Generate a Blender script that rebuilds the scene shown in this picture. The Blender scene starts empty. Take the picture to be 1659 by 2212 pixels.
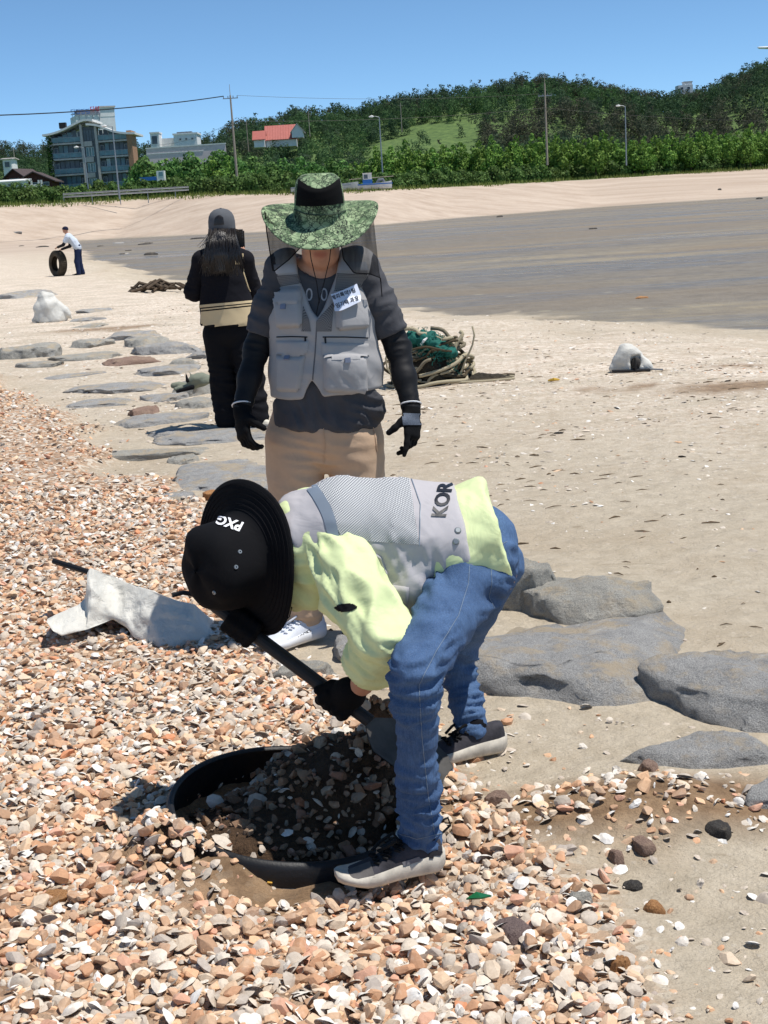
import bpy, bmesh, math, random
import numpy as np
from mathutils import Vector, Matrix
from mathutils.bvhtree import BVHTree

SC = bpy.context.scene
COL = SC.collection
rng = np.random.default_rng(7)
random.seed(7)

# ------------------------------------------------------------------ camera, sky, sun, exposure
FPX, PITCH, ROLL, EYE = 2900.0, math.radians(12.8), math.radians(3.6), 1.62
_R = np.array([1, 0, 0.0])
_U = np.array([0, math.sin(PITCH), math.cos(PITCH)])
_F = np.array([0, math.cos(PITCH), -math.sin(PITCH)])
_r = math.cos(ROLL) * _R - math.sin(ROLL) * _U
_u = math.sin(ROLL) * _R + math.cos(ROLL) * _U
CAM = np.array([0, 0, EYE])
cam_data = bpy.data.cameras.new('camera')
cam_data.sensor_fit = 'VERTICAL'
cam_data.sensor_height = 24.0
cam_data.lens = 24.0 * FPX / 2212.0
cam_data.clip_start = 0.05
cam_data.clip_end = 6000.0
cam = bpy.data.objects.new('camera', cam_data)
COL.objects.link(cam)
cam.matrix_world = Matrix(((_r[0], _u[0], -_F[0], 0), (_r[1], _u[1], -_F[1], 0), (_r[2], _u[2], -_F[2], EYE), (0, 0, 0, 1)))
SC.camera = cam

SUN_EL, SUN_AZ = math.radians(69.0), math.radians(-12.0)     # azimuth from +X (picture right) towards +Y (away)
sun_dir = Vector((math.cos(SUN_EL) * math.cos(SUN_AZ), math.cos(SUN_EL) * math.sin(SUN_AZ), math.sin(SUN_EL)))
world = bpy.data.worlds.new('World')
SC.world = world
world.use_nodes = True
_wn = world.node_tree
_bg = _wn.nodes['Background']
_sky = _wn.nodes.new('ShaderNodeTexSky')
_sky.sky_type = 'NISHITA'
_sky.sun_disc = False
_sky.sun_elevation = SUN_EL
_sky.sun_rotation = math.pi / 2 - SUN_AZ
_sky.altitude = 5500
_sky.air_density = 1.0
_sky.dust_density = 0.0
_sky.ozone_density = 7.0
_hs = _wn.nodes.new('ShaderNodeHueSaturation')
_hs.inputs['Saturation'].default_value = 0.97
_hs.inputs['Hue'].default_value = 0.488
_wn.links.new(_sky.outputs[0], _hs.inputs['Color'])
_wn.links.new(_hs.outputs[0], _bg.inputs[0])
_bg.inputs[1].default_value = 0.135
sun_data = bpy.data.lights.new('sun', 'SUN')
sun_data.energy = 4.6
sun_data.angle = math.radians(0.53)
sun_data.color = (1.0, 0.96, 0.9)
sun = bpy.data.objects.new('sun', sun_data)
sun.rotation_euler = (-sun_dir).to_track_quat('-Z', 'Y').to_euler()
sun.location = (30, 0, 80)
COL.objects.link(sun)
SC.view_settings.view_transform = 'Standard'
SC.view_settings.look = 'None'
SC.view_settings.exposure = 0.14
SC.view_settings.gamma = 1.0
SC.view_settings.use_curve_mapping = False
SC.render.engine = 'CYCLES'
SC.cycles.max_bounces = 6
SC.cycles.transparent_max_bounces = 12
SC.cycles.use_denoising = True

# ------------------------------------------------------------------ helpers
def at(x, y, Y):
    """point on the vertical plane at depth Y seen at photo position x, y (1659 x 2212 units)"""
    d = (x - 829.5) / FPX * _r + (1106 - y) / FPX * _u + _F
    return CAM + d * (Y / d[1])
def atz(x, y, z=0.0):
    d = (x - 829.5) / FPX * _r + (1106 - y) / FPX * _u + _F
    return CAM + d * ((z - EYE) / d[2])
def V3(*a): return np.array(a, float)
def unit(v):
    v = np.asarray(v, float); return v / (np.linalg.norm(v) + 1e-12)
def ss(x):
    x = np.clip(x, 0, 1); return x * x * (3 - 2 * x)

def _hash(i, j, k, seed):
    h = (i.astype(np.uint32) * np.uint32(374761393) + j.astype(np.uint32) * np.uint32(668265263)
         + k.astype(np.uint32) * np.uint32(2147483647) + np.uint32((seed * 974634777) & 0xffffffff))
    h = (h ^ (h >> np.uint32(13))) * np.uint32(1274126177)
    h = h ^ (h >> np.uint32(16))
    return (h & np.uint32(0xffffff)).astype(np.float64) / 16777215.0
def noise(P, seed=0):
    """value noise 0..1 at points P (n,3)"""
    P = np.asarray(P, float)
    if P.shape[1] == 2: P = np.c_[P, np.zeros(len(P))]
    I = np.floor(P).astype(np.int64); f = P - I; f = f * f * (3 - 2 * f)
    out = 0
    for dx in (0, 1):
        wx = f[:, 0] if dx else 1 - f[:, 0]
        for dy in (0, 1):
            wy = f[:, 1] if dy else 1 - f[:, 1]
            for dz in (0, 1):
                wz = f[:, 2] if dz else 1 - f[:, 2]
                out = out + wx * wy * wz * _hash(I[:, 0] + dx, I[:, 1] + dy, I[:, 2] + dz, seed)
    return out
def fbm(P, oct=4, seed=0, gain=0.5):
    P = np.asarray(P, float); s = 0; a = 1; t = 0
    for o in range(oct):
        s = s + a * noise(P * 2 ** o + 17.3 * o, seed + o); t += a; a *= gain
    return s / t

def mesh_np(name, V, polys, smooth=False, mats=None, attrs=None, uv=None):
    """V (n,3); polys: array (m,k) or list of such arrays; attrs {name: (n,3|4) colours or (n,) floats on points}"""
    if isinstance(polys, np.ndarray): polys = [polys]
    polys = [np.asarray(p, np.int32) for p in polys if len(p)]
    me = bpy.data.meshes.new(name)
    V = np.asarray(V, np.float32)
    me.vertices.add(len(V)); me.vertices.foreach_set('co', V.ravel())
    loops = np.concatenate([p.ravel() for p in polys]) if polys else np.zeros(0, np.int32)
    sizes = np.concatenate([np.full(len(p), p.shape[1], np.int32) for p in polys]) if polys else np.zeros(0, np.int32)
    starts = np.r_[0, np.cumsum(sizes)[:-1]].astype(np.int32) if len(sizes) else sizes
    me.loops.add(len(loops)); me.loops.foreach_set('vertex_index', loops)
    me.polygons.add(len(sizes)); me.polygons.foreach_set('loop_start', starts)
    me.polygons.foreach_set('loop_total', sizes)
    me.polygons.foreach_set('use_smooth', np.full(len(sizes), bool(smooth)))
    if uv is not None:
        l = me.uv_layers.new(name='UVMap'); l.data.foreach_set('uv', np.asarray(uv, np.float32)[loops].ravel())
    for k, a in (attrs or {}).items():
        a = np.asarray(a, np.float32)
        if a.ndim == 1:
            me.attributes.new(k, 'FLOAT', 'POINT').data.foreach_set('value', a)
        else:
            if a.shape[1] == 3: a = np.c_[a, np.ones(len(a), np.float32)]
            me.attributes.new(k, 'FLOAT_COLOR', 'POINT').data.foreach_set('color', a.ravel())
    me.update(calc_edges=True)
    for m in (mats or []): me.materials.append(m)
    return me
def link(name, me, parent=None, m=None, loc=None):
    o = bpy.data.objects.new(name, me)
    COL.objects.link(o)
    if m is not None and not me.materials: me.materials.append(m)
    if loc is not None: o.location = loc
    if parent is not None:
        o.parent = parent
        if loc is None: o.matrix_parent_inverse = inv_world(parent)
    return o
def inv_world(p):
    M = Matrix.Identity(4)
    while p is not None:
        M = (p.matrix_parent_inverse @ Matrix.LocRotScale(p.location, p.rotation_euler, p.scale)) @ M
        p = p.parent
    return M.inverted()
def tag(o, label=None, cat=None, group=None, kind=None):
    if label: o['label'] = label
    if cat: o['category'] = cat
    if group: o['group'] = group
    if kind: o['kind'] = kind
    return o
def thing(name, label, cat, loc, group=None, rz=0.0):
    o = bpy.data.objects.new(name, None)
    o.empty_display_size = 0.1
    COL.objects.link(o); o.location = tuple(loc); o.rotation_euler = (0, 0, rz)
    return tag(o, label, cat, group)

class MB:
    """collects shapes in one mesh"""
    def __init__(s): s.V = []; s.F = {}; s.n = 0
    def add(s, V, F):
        V = np.asarray(V, float)
        if isinstance(F, np.ndarray): F = [F]
        for f in F:
            f = np.asarray(f)
            if len(f): s.F.setdefault(f.shape[1], []).append(f + s.n)
        s.V.append(V); s.n += len(V); return s
    def box(s, lo, hi, M=None):
        x0, y0, z0 = lo; x1, y1, z1 = hi
        V = np.array([[x0,y0,z0],[x1,y0,z0],[x1,y1,z0],[x0,y1,z0],[x0,y0,z1],[x1,y0,z1],[x1,y1,z1],[x0,y1,z1]], float)
        if M is not None: V = V @ np.asarray(M)[:3, :3].T + np.asarray(M)[:3, 3]
        F = np.array([[0,3,2,1],[4,5,6,7],[0,1,5,4],[1,2,6,5],[2,3,7,6],[3,0,4,7]])
        return s.add(V, F)
    def tube(s, pts, r, n=8, cap=True, closed=False):
        pts = np.asarray(pts, float); m = len(pts)
        r = np.broadcast_to(np.asarray(r, float), (m,)) if np.ndim(r) <= 1 else r
        T = np.gradient(pts, axis=0) if not closed else np.roll(pts, -1, 0) - np.roll(pts, 1, 0)
        T /= np.linalg.norm(T, axis=1)[:, None] + 1e-12
        up = V3(0, 0, 1) if abs(T[0][2]) < .9 else V3(1, 0, 0)
        N = unit(np.cross(T[0], up)); Vs = []
        a = np.arange(n) * 2 * math.pi / n
        for i in range(m):
            N = unit(N - T[i] * (N @ T[i])); B = np.cross(T[i], N)
            Vs.append(pts[i] + r[i] * (np.cos(a)[:, None] * N + np.sin(a)[:, None] * B))
        V = np.concatenate(Vs); k = np.arange(n)
        F = []
        for i in range(m if closed else m - 1):
            i2 = (i + 1) % m
            F.append(np.c_[i*n + k, i*n + (k+1) % n, i2*n + (k+1) % n, i2*n + k])
        P = [np.concatenate(F)]
        s.add(V, P)
        if cap and not closed:
            s.F.setdefault(n, []).append((np.arange(n)[::-1] + s.n - m*n)[None])
            s.F.setdefault(n, []).append((np.arange(n) + s.n - n)[None])
        return s
    def lathe(s, prof, n=24, M=None, cap=False):
        prof = np.asarray(prof, float); a = np.arange(n) * 2 * math.pi / n; m = len(prof)
        V = np.concatenate([np.c_[p[0]*np.cos(a), p[0]*np.sin(a), np.full(n, p[1])] for p in prof])
        if M is not None: V = V @ np.asarray(M)[:3, :3].T + np.asarray(M)[:3, 3]
        k = np.arange(n)
        F = np.concatenate([np.c_[i*n+k, i*n+(k+1) % n, (i+1)*n+(k+1) % n, (i+1)*n+k] for i in range(m-1)])
        return s.add(V, F)
    def grid(s, P, close_u=False, close_v=False):
        P = np.asarray(P, float); nu, nv = P.shape[:2]
        idx = np.arange(nu*nv).reshape(nu, nv)
        iu = np.arange(nu if close_u else nu-1); iv = np.arange(nv if close_v else nv-1)
        A, B = np.meshgrid(iu, iv, indexing='ij')
        F = np.stack([idx[A, B], idx[(A+1) % nu, B], idx[(A+1) % nu, (B+1) % nv], idx[A, (B+1) % nv]], -1).reshape(-1, 4)
        return s.add(P.reshape(-1, 3), F)
    def mesh(s, name, m=None, smooth=False):
        return mesh_np(name, np.concatenate(s.V), [np.concatenate(v) for v in s.F.values()], smooth, [m] if m else None)
    def build(s, name, m, parent=None, smooth=False):
        return link(name, s.mesh(name, m, smooth), parent)

def frame_matrix(o, x, y, z):
    M = np.eye(4); M[:3, 0] = x; M[:3, 1] = y; M[:3, 2] = z; M[:3, 3] = o
    return M
def axis_frame(z, hint=(0, 0, 1)):
    z = unit(z)
    if abs(z @ unit(hint)) > .97: hint = (1, 0, 0)
    x = unit(np.cross(hint, z)); y = np.cross(z, x)
    return x, y, z

# ------------------------------------------------------------------ materials
def srgb(r, g, b):
    c = np.array([r, g, b]) / 255.0
    return tuple(np.where(c <= .04045, c / 12.92, ((c + .055) / 1.055) ** 2.4))
class NT:
    def __init__(s, name):
        s.m = bpy.data.materials.new(name); s.m.use_nodes = True
        s.t = s.m.node_tree; s.b = s.t.nodes['Principled BSDF']; s.out = s.t.nodes['Material Output']
    def n(s, typ, **kw):
        nd = s.t.nodes.new('ShaderNode' + typ)
        for k, v in kw.items():
            if k.startswith('_'): setattr(nd, k[1:], v)
        return nd
    def l(s, a, b): s.t.links.new(a, b)
    def coord(s, which='Object'): return s.n('TexCoord').outputs[which]
    def noise(s, vec, scale, detail=4, rough=.6, out=0, dist=0):
        nd = s.n('TexNoise'); s.l(vec, nd.inputs['Vector'])
        nd.inputs['Scale'].default_value = scale; nd.inputs['Detail'].default_value = detail
        nd.inputs['Roughness'].default_value = rough; nd.inputs['Distortion'].default_value = dist
        return nd.outputs[out]
    def vor(s, vec, scale, feature='F1', out=0, rand=1):
        nd = s.n('TexVoronoi'); nd.feature = feature; s.l(vec, nd.inputs['Vector'])
        nd.inputs['Scale'].default_value = scale; nd.inputs['Randomness'].default_value = rand
        return nd.outputs[out]
    def ramp(s, fac, stops, interp='LINEAR'):
        nd = s.n('ValToRGB'); s.l(fac, nd.inputs[0]); cr = nd.color_ramp; cr.interpolation = interp
        while len(cr.elements) < len(stops): cr.elements.new(0.5)
        for e, (p, c) in zip(cr.elements, stops):
            e.position = p; e.color = (c, c, c, 1) if np.isscalar(c) else (*c, 1)
        return nd.outputs[0]
    def mix(s, fac, a, b, mode='MIX'):
        nd = s.n('Mix'); nd.data_type = 'RGBA'; nd.blend_type = mode; nd.clamp_factor = True
        for v, i in ((fac, 0), (a, 6), (b, 7)):
            if hasattr(v, 'links'): s.l(v, nd.inputs[i])
            elif i == 0: nd.inputs[0].default_value = v
            else: nd.inputs[i].default_value = (*v, 1) if not np.isscalar(v) else (v, v, v, 1)
        return nd.outputs[2]
    def math(s, op, a, b=None, clamp=False):
        nd = s.n('Math'); nd.operation = op; nd.use_clamp = clamp
        for i, v in enumerate((a, b)):
            if v is None: continue
            if hasattr(v, 'links'): s.l(v, nd.inputs[i])
            else: nd.inputs[i].default_value = v
        return nd.outputs[0]
    def attr(s, name, out='Fac'):
        nd = s.n('Attribute'); nd.attribute_name = name; return nd.outputs[out]
    def mapping(s, vec, scale=(1, 1, 1), rot=(0, 0, 0), loc=(0, 0, 0)):
        nd = s.n('Mapping'); s.l(vec, nd.inputs[0]); nd.inputs['Scale'].default_value = scale
        nd.inputs['Rotation'].default_value = rot; nd.inputs['Location'].default_value = loc
        return nd.outputs[0]
    def set(s, color=None, rough=None, metal=None, spec=None):
        for v, k in ((color, 'Base Color'), (rough, 'Roughness'), (metal, 'Metallic'), (spec, 'Specular IOR Level')):
            if v is None: continue
            if hasattr(v, 'links'): s.l(v, s.b.inputs[k])
            elif k == 'Base Color': s.b.inputs[k].default_value = (*v, 1)
            else: s.b.inputs[k].default_value = v
        return s
    def bump(s, h, strength=.3, dist=.01, normal=None):
        nd = s.n('Bump'); s.l(h, nd.inputs['Height']); nd.inputs['Strength'].default_value = strength
        nd.inputs['Distance'].default_value = dist
        if normal is not None: s.l(normal, nd.inputs['Normal'])
        s.l(nd.outputs[0], s.b.inputs['Normal']); return nd.outputs[0]

MATS = {}
def plain(name, c, rough=.75, var=.18, scale=12, bump=0, bscale=60, bdist=.004, c2=None, spec=.3, metal=0):
    """colour with procedural variation, optional bump"""
    if name in MATS: return MATS[name]
    k = NT(name); co = k.coord()
    c = np.array(c); c2 = np.clip(c * (1 - var * 1.6), 0, 1) if c2 is None else np.array(c2)
    f = k.ramp(k.noise(co, scale, 5, .65), [(.32, 0.0), (.68, 1.0)])
    k.set(k.mix(f, tuple(c2), tuple(np.clip(c * (1 + var * .5), 0, 1))), rough, metal, spec)
    if bump: k.bump(k.noise(co, bscale, 4, .6), bump, bdist)
    MATS[name] = k.m
    return k.m
def fabric(name, c, weave=900, rough=.9, var=.12, wr=.25, scale=6, wscale=9, spec=.15, sheen=0.0, wdist=.02):
    if name in MATS: return MATS[name]
    k = NT(name); co = k.coord(); c = np.array(c)
    f = k.ramp(k.noise(co, scale, 6, .7), [(.3, 0.0), (.7, 1.0)])
    k.set(k.mix(f, tuple(c * (1 - var)), tuple(np.clip(c * (1 + var), 0, 1))), rough, 0, spec)
    h = k.math('ADD', k.math('MULTIPLY', k.noise(co, wscale, 3, .5, dist=1.2), 1.0), k.math('MULTIPLY', k.noise(co, weave, 1), .03))
    k.bump(h, wr, wdist)
    MATS[name] = k.m
    return k.m
# ------------------------------------------------------------------ terrain
_ny = np.array([(-60,190),(-40,185),(-36,170),(-30,140),(-23.5,114.7),(-17.7,88.3),(-11.3,64.8),(-6.5,48.1),(-3,36.9),(.8,29),(3.7,24.2),(5.84,19.9),(12,12),(25,0),(60,-30),(400,-60)], float)
_fy = np.array([(-400,120),(-100,130),(-60,150),(-34,182),(-19,165),(-10,155),(1.5,153),(12.5,174),(34.5,196),(57.6,196),(150,205),(500,230)], float)
_gx = np.array([(-10,.9),(1.5,.66),(2.3,.49),(2.53,.44),(2.78,.40),(3.1,.36),(3.55,.16),(3.9,.02),(4.44,-.15),(4.7,-.42),(5.6,-.72),(7.64,-1.1),(8.43,-1.46),(9.24,-1.98),(10.8,-2.43),(12.7,-3.19),(14.1,-3.95),(20,-7),(40,-20)], float)
def Ynear(x): return np.interp(x, _ny[:, 0], _ny[:, 1])
def Yfar(x): return np.interp(x, _fy[:, 0], _fy[:, 1])
def gravel_edge(y): return np.interp(y, _gx[:, 0], _gx[:, 1])
_ridge_px = np.array([(-900,330),(-400,320),(0,330),(110,338),(300,340),(420,330),(480,305),(545,285),(640,258),(760,252),(900,232),(1000,220),(1100,196),(1150,186),(1200,182),(1290,198),(1370,214),(1480,222),(1520,216),(1600,185),(1659,168),(1900,140),(2300,190),(3000,300)], float)
_ridge_s = []; _ridge_z = []
for _x, _y in _ridge_px:
    _p = at(_x, _y + (24 if _x > 380 else 12), 520.0); _ridge_s.append(_p[0] / 520.0); _ridge_z.append(_p[2])
def ridge_z(s): return np.interp(s, _ridge_s, _ridge_z)
TYRE_C = V3(-.315, 3.42, -.02)
BROWN = [(3.0, 10.9, 1.1, .45), (2.0, 11.2, .5, .2), (-1.9, 17.2, .5, .35), (-4.3, 21.5, .9, .7), (-1.2, 17.0, .4, .2), (3.5, 12.6, .4, .15)]
def zmask(x, y, masks=True):
    """terrain height and surface masks"""
    x = np.asarray(x, float); y = np.asarray(y, float)
    Pn = np.c_[x.ravel(), y.ravel()]
    yn = Ynear(x); yf = Yfar(x)
    dn = (yn - y) * .35
    wob = ((fbm(Pn * .5, 5, 11, .65) - .5) * 2.6).reshape(x.shape)
    wobf = ((fbm(Pn * .05, 3, 12) - .5) * 8.0).reshape(x.shape)
    land_near = ss((dn + wob * np.clip(np.abs(y) / 25, .2, 2)) / 5.0)
    df = y - yf + wobf
    top = 3.9 + 1.2 * ss(-x / 30)
    far = ss(df / 34.0)
    z = -.4 + .4 * land_near * (1 - far) + (top + .4) * far * .92 + (top + .4) * .08 * ss(df / 12.)
    # hills behind
    s = x / np.maximum(y, 50.)
    rz = ridge_z(s)
    up = ss((y - 285.) / 235.)
    dn2 = 1 - .8 * ss((y - 540.) / 500.)
    z = np.where(y > 285, top + (rz - top) * up * dn2 + ((fbm(Pn * .012, 4, 3) - .5) * 14).reshape(x.shape) * up, z)
    # mounds near
    near = np.clip(1 - np.abs(y - 4) / 30., 0, 1)
    if not masks and y.min() > 60: return z, None
    und = ((fbm(Pn * 1.1, 3, 5) - .5) * .07 + (fbm(Pn * 4.2, 3, 6) - .5) * .028).reshape(x.shape) * near * land_near
    ge = gravel_edge(y) + ((fbm(Pn * 1.6, 4, 21) - .5) * .55).reshape(x.shape) * np.clip(y / 6, .5, 2.0)
    g = ss((ge - x) / .22 + .5) * ss((19 - y) / 4)
    z = z + und + g * .03 * near + .10 * ss((-x - .9) / 2.5) * g
    # dug hollow inside the tyre, and spoil heap right of the digger
    d = np.hypot(x - TYRE_C[0], y - TYRE_C[1])
    z = z - .10 * ss((.36 - d) / .12) - .05 * ss((.50 - np.hypot(x + .10, (y - 3.0) * 1.2)) / .3) * (x < .4) * .6
    z = z - .075 * ss((.07 - np.abs(d - .40)) / .05) * ss((3.22 - y) / .1) * ss((x + .46) / .1)
    z = z + .085 * ss((.20 - np.hypot(x + .60, y - 3.27)) / .16) + .05 * ss((.16 - np.hypot(x + .44, y - 3.17)) / .12)
    z = z + .05 * ss((.42 - np.hypot((x - .62), (y - 3.33) * 1.6)) / .35)
    if not masks: return z, None
    brown = ss((.55 - np.hypot((x - .62) * .95, (y - 3.32) * 2.3)) / .22 + ((fbm(Pn * 6, 3, 31) - .5) * 1.2).reshape(x.shape))
    brown = np.maximum(brown, ss((.56 - d) / .12))
    for bx, by, rx, ry in BROWN: brown = np.maximum(brown, .85 * ss((1 - np.hypot((x - bx) / rx, (y - by) / ry)) * 2 + ((fbm(Pn * 3, 3, 35) - .5) * 2.2).reshape(x.shape)))
    mud = ss((.10 - land_near) / .07) * (1 - ss(df / 3.)) * (df < 6)
    grass = ss((df - 30) / 4.0 + ((fbm(Pn * .4, 3, 41) - .5) * 2).reshape(x.shape))
    shelly = ss(1.15 - np.abs(y - Ynear(x) * .62) / (Ynear(x) * .34 + 1)) * (1 - g) * land_near
    return z, dict(gravel=g, brown=brown, mud=mud, grass=grass, shelly=shelly, farbeach=ss((y - 60) / 60.) * (1 - mud))
def ground_z(x, y):
    z, _ = zmask(np.atleast_1d(np.asarray(x, float)), np.atleast_1d(np.asarray(y, float)), False)
    return z if len(z) > 1 else float(z[0])

def ground_material():
    k = NT('beach_ground'); co = k.coord()
    n1 = k.noise(co, .9, 6, .65); n2 = k.noise(co, 9, 6, .7); n3 = k.noise(co, 160, 3, .7); nb = k.noise(co, .12, 5, .6)
    sand = k.mix(k.ramp(n2, [(.3, 0.), (.7, 1.)]), srgb(174, 161, 140), srgb(200, 187, 166))
    sand = k.mix(k.ramp(n1, [(.45, 0.), (.68, .45)]), sand, srgb(168, 148, 121))
    sand = k.mix(k.ramp(n3, [(.52, 0.), (.75, .4)]), sand, srgb(142, 126, 104))
    # shell fragments too small to build
    v1 = k.vor(co, 42, out=1); vd = k.vor(co, 42)
    bits = k.math('MULTIPLY', k.ramp(v1, [(.70, 0.), (.74, 1.)], 'CONSTANT'), k.ramp(vd, [(.25, 1.), (.33, 0.)]))
    w1 = k.vor(co, 15, out=1); wd = k.vor(co, 15)
    bits2 = k.math('MULTIPLY', k.ramp(w1, [(.80, 0.), (.82, 1.)], 'CONSTANT'), k.ramp(wd, [(.2, 1.), (.3, 0.)]))
    dens = k.math('ADD', .18, k.math('MULTIPLY', k.attr('shelly'), .8))
    allbits = k.math('MULTIPLY', k.math('ADD', bits, bits2, True), dens, True)
    patch = k.ramp(k.noise(k.mapping(co, (.8, 1.6, 1.)), 1.3, 7, .75), [(.38, .15), (.58, 1.)])
    speck = k.ramp(k.noise(co, 14, 7, .85), [(.44, 0.), (.56, 1.)])
    sand = k.mix(k.math('MULTIPLY', k.attr('shelly'), patch), sand, k.mix(speck, srgb(192, 170, 146), srgb(240, 228, 212)))
    sand = k.mix(k.math('MULTIPLY', k.ramp(k.noise(k.mapping(co, (1.0, 3.2, 1.)), 2.4, 6, .7), [(.60, 0.), (.68, .55)]), k.math('SUBTRACT', 1.0, k.math('MULTIPLY', k.attr('shelly'), .5))), sand, srgb(122, 104, 80))
    sand = k.mix(allbits, sand, srgb(236, 226, 212))
    # gravel bed seen between the built stones
    gv = k.vor(co, 38, out=1)
    grav = k.ramp(gv, [(0., srgb(150, 122, 98)), (.3, srgb(190, 156, 126)), (.5, srgb(214, 200, 182)), (.7, srgb(170, 144, 120)), (.9, srgb(204, 170, 140))], 'CONSTANT')
    col = k.mix(k.attr('gravel'), sand, grav)
    # damp dug-up sand
    br = k.mix(k.ramp(n2, [(.35, 0.), (.65, 1.)]), srgb(112, 88, 64), srgb(158, 130, 100))
    col = k.mix(k.attr('brown'), col, br)
    # far shore: pale shell sand with tide lines
    st = k.noise(k.mapping(co, (.02, .35, 1.)), 1.0, 6, .7)
    fb = k.mix(k.ramp(st, [(.35, 0.), (.65, 1.)]), srgb(172, 153, 135), srgb(196, 179, 161))
    fb = k.mix(k.ramp(k.noise(co, 1.5, 5, .7), [(.55, 0.), (.75, .5)]), fb, srgb(170, 140, 112))
    col = k.mix(k.attr('farbeach'), col, fb)
    # tidal mud
    ms = k.noise(k.mapping(co, (.03, .16, 1.)), 1.0, 7, .72)
    mud = k.mix(k.ramp(k.noise(co, 1.7, 10, .8), [(.3, 0.), (.7, 1.)]), srgb(104, 97, 87), srgb(143, 134, 120))
    mud = k.mix(k.math('MULTIPLY', k.ramp(ms, [(.5, 0.), (.62, .8)]), k.ramp(k.noise(co, 1.1, 6, .8), [(.4, .2), (.6, 1.)])), mud, srgb(164, 150, 122))
    mud = k.mix(k.ramp(k.noise(k.mapping(co, (.06, .12, 1.)), 1.0, 4, .6), [(.45, 0.), (.65, .6)]), mud, srgb(136, 120, 98))
    mud = k.mix(k.math('MULTIPLY', k.ramp(k.vor(co, 1.6, out=1), [(.8, 0.), (.82, .6)], 'CONSTANT'), k.ramp(k.vor(co, 1.6), [(.12, 1.), (.25, 0.)])), mud, srgb(170, 160, 135))
    col = k.mix(k.attr('mud'), col, mud)
    gr = k.mix(k.ramp(k.noise(co, .5, 6, .7), [(.35, 0.), (.65, 1.)]), srgb(62, 86, 42), srgb(98, 120, 62))
    col = k.mix(k.attr('grass'), col, gr)
    k.set(col, k.mix(k.attr('mud'), .92, k.ramp(k.noise(k.mapping(co, (.05, .3, 1.)), 1.0, 5, .7), [(.38, .10), (.52, .65)])), 0, .4)
    h = k.math('ADD', k.math('MULTIPLY', k.noise(k.mapping(co, (1., 1.7, 1.)), 6, 7, .68), .8), k.math('MULTIPLY', k.noise(co, 90, 4, .7), .10))
    h = k.math('ADD', h, k.math('MULTIPLY', allbits, .04))
    k.bump(h, .9, .07)
    return k.m
def build_ground():
    nr, nc = 480, 280
    t = np.linspace(0, 1, nr)
    Y = -9.0 + 8.5 * (np.exp(t * math.log(2400 / 8.5)) - 0.0)          # geometric rows, apex 9 m behind the camera
    s = np.linspace(-1, 1, nc); s = .62 * s + .33 * s ** 3
    Yg = np.repeat(Y[:, None], nc, 1); Xg = s[None, :] * (Yg + 9.0) * .8
    z, mk = zmask(Xg, Yg)
    V = np.stack([Xg, Yg, z], -1).reshape(-1, 3)
    idx = np.arange(nr * nc).reshape(nr, nc)
    F = np.stack([idx[:-1, :-1], idx[:-1, 1:], idx[1:, 1:], idx[1:, :-1]], -1).reshape(-1, 4)
    me = mesh_np('beach_ground', V, F, True, [ground_material()], {k: v.ravel() for k, v in mk.items()})
    o = link('beach_ground', me); tag(o, kind='structure', label='sandy beach with shell bits, grey tidal mud and grassy shore')
    return o
GROUND = build_ground()

# ------------------------------------------------------------------ gravel, shells
def stone_proto(n=15, flat=.7, seed=0):
    r = np.random.default_rng(seed)
    P = r.normal(size=(n, 3)); P /= np.linalg.norm(P, axis=1)[:, None]
    P *= r.uniform(.82, 1.08, (n, 1)); P *= np.array([1.0, r.uniform(.62, .95), r.uniform(.42, flat)])
    bm = bmesh.new()
    for p in P: bm.verts.new(p)
    res = bmesh.ops.convex_hull(bm, input=bm.verts)
    bmesh.ops.delete(bm, geom=[v for v in bm.verts if not v.link_faces], context='VERTS')
    bmesh.ops.triangulate(bm, faces=bm.faces)
    bmesh.ops.recalc_face_normals(bm, faces=bm.faces)
    bm.verts.index_update()
    V = np.array([v.co[:] for v in bm.verts]); F = np.array([[v.index for v in f.verts] for f in bm.faces])
    bm.free(); return V, F
def shell_proto(seed, kind=0):
    r = np.random.default_rng(100 + seed); n = 9
    a = np.arange(n) * 2 * math.pi / n
    if kind == 0:     # half clam: domed fan, hinge at -y
        rad = 1 + .22 * np.cos(a - math.pi / 2) + r.normal(size=n) * .03
        asp = r.uniform(.72, .95)
    else:             # broken flake
        rad = r.uniform(.45, 1.1, n); rad = (rad + np.roll(rad, 1)) / 2; asp = r.uniform(.45, .9)
    dome = r.uniform(.30, .45) if kind == 0 else r.uniform(.1, .3)
    V = [[0, -.12 if kind == 0 else 0, dome]]
    for q, hz in ((.55, .72), (1.0, 0.0)):
        for i in range(n):
            rib = 1 + (.04 if (i % 2 and kind == 0 and seed % 3 == 0) else 0)
            V.append([rad[i]*q*rib*np.cos(a[i]), rad[i]*q*rib*np.sin(a[i])*asp, dome*hz + (r.normal()*.05 if kind else 0)])
    V = np.array(V); k = np.arange(n)
    F = np.r_[np.c_[np.zeros(n, int), 1+k, 1+(k+1) % n], np.c_[1+k, 1+n+k, 1+n+(k+1) % n], np.c_[1+k, 1+n+(k+1) % n, 1+(k+1) % n]]
    return V, F
def flake_proto(seed):
    r = np.random.default_rng(400 + seed); n = 8; a = np.arange(n) * 2 * math.pi / n; rad = r.uniform(.55, 1.1, n); asp = r.uniform(.5, .95)
    V = np.r_[[[0, 0, r.uniform(.15, .35)]], np.c_[rad * np.cos(a), rad * np.sin(a) * asp, r.normal(size=n) * .03]]; k = np.arange(n)
    return V, np.c_[np.zeros(n, int), 1 + k, 1 + (k + 1) % n]
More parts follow.
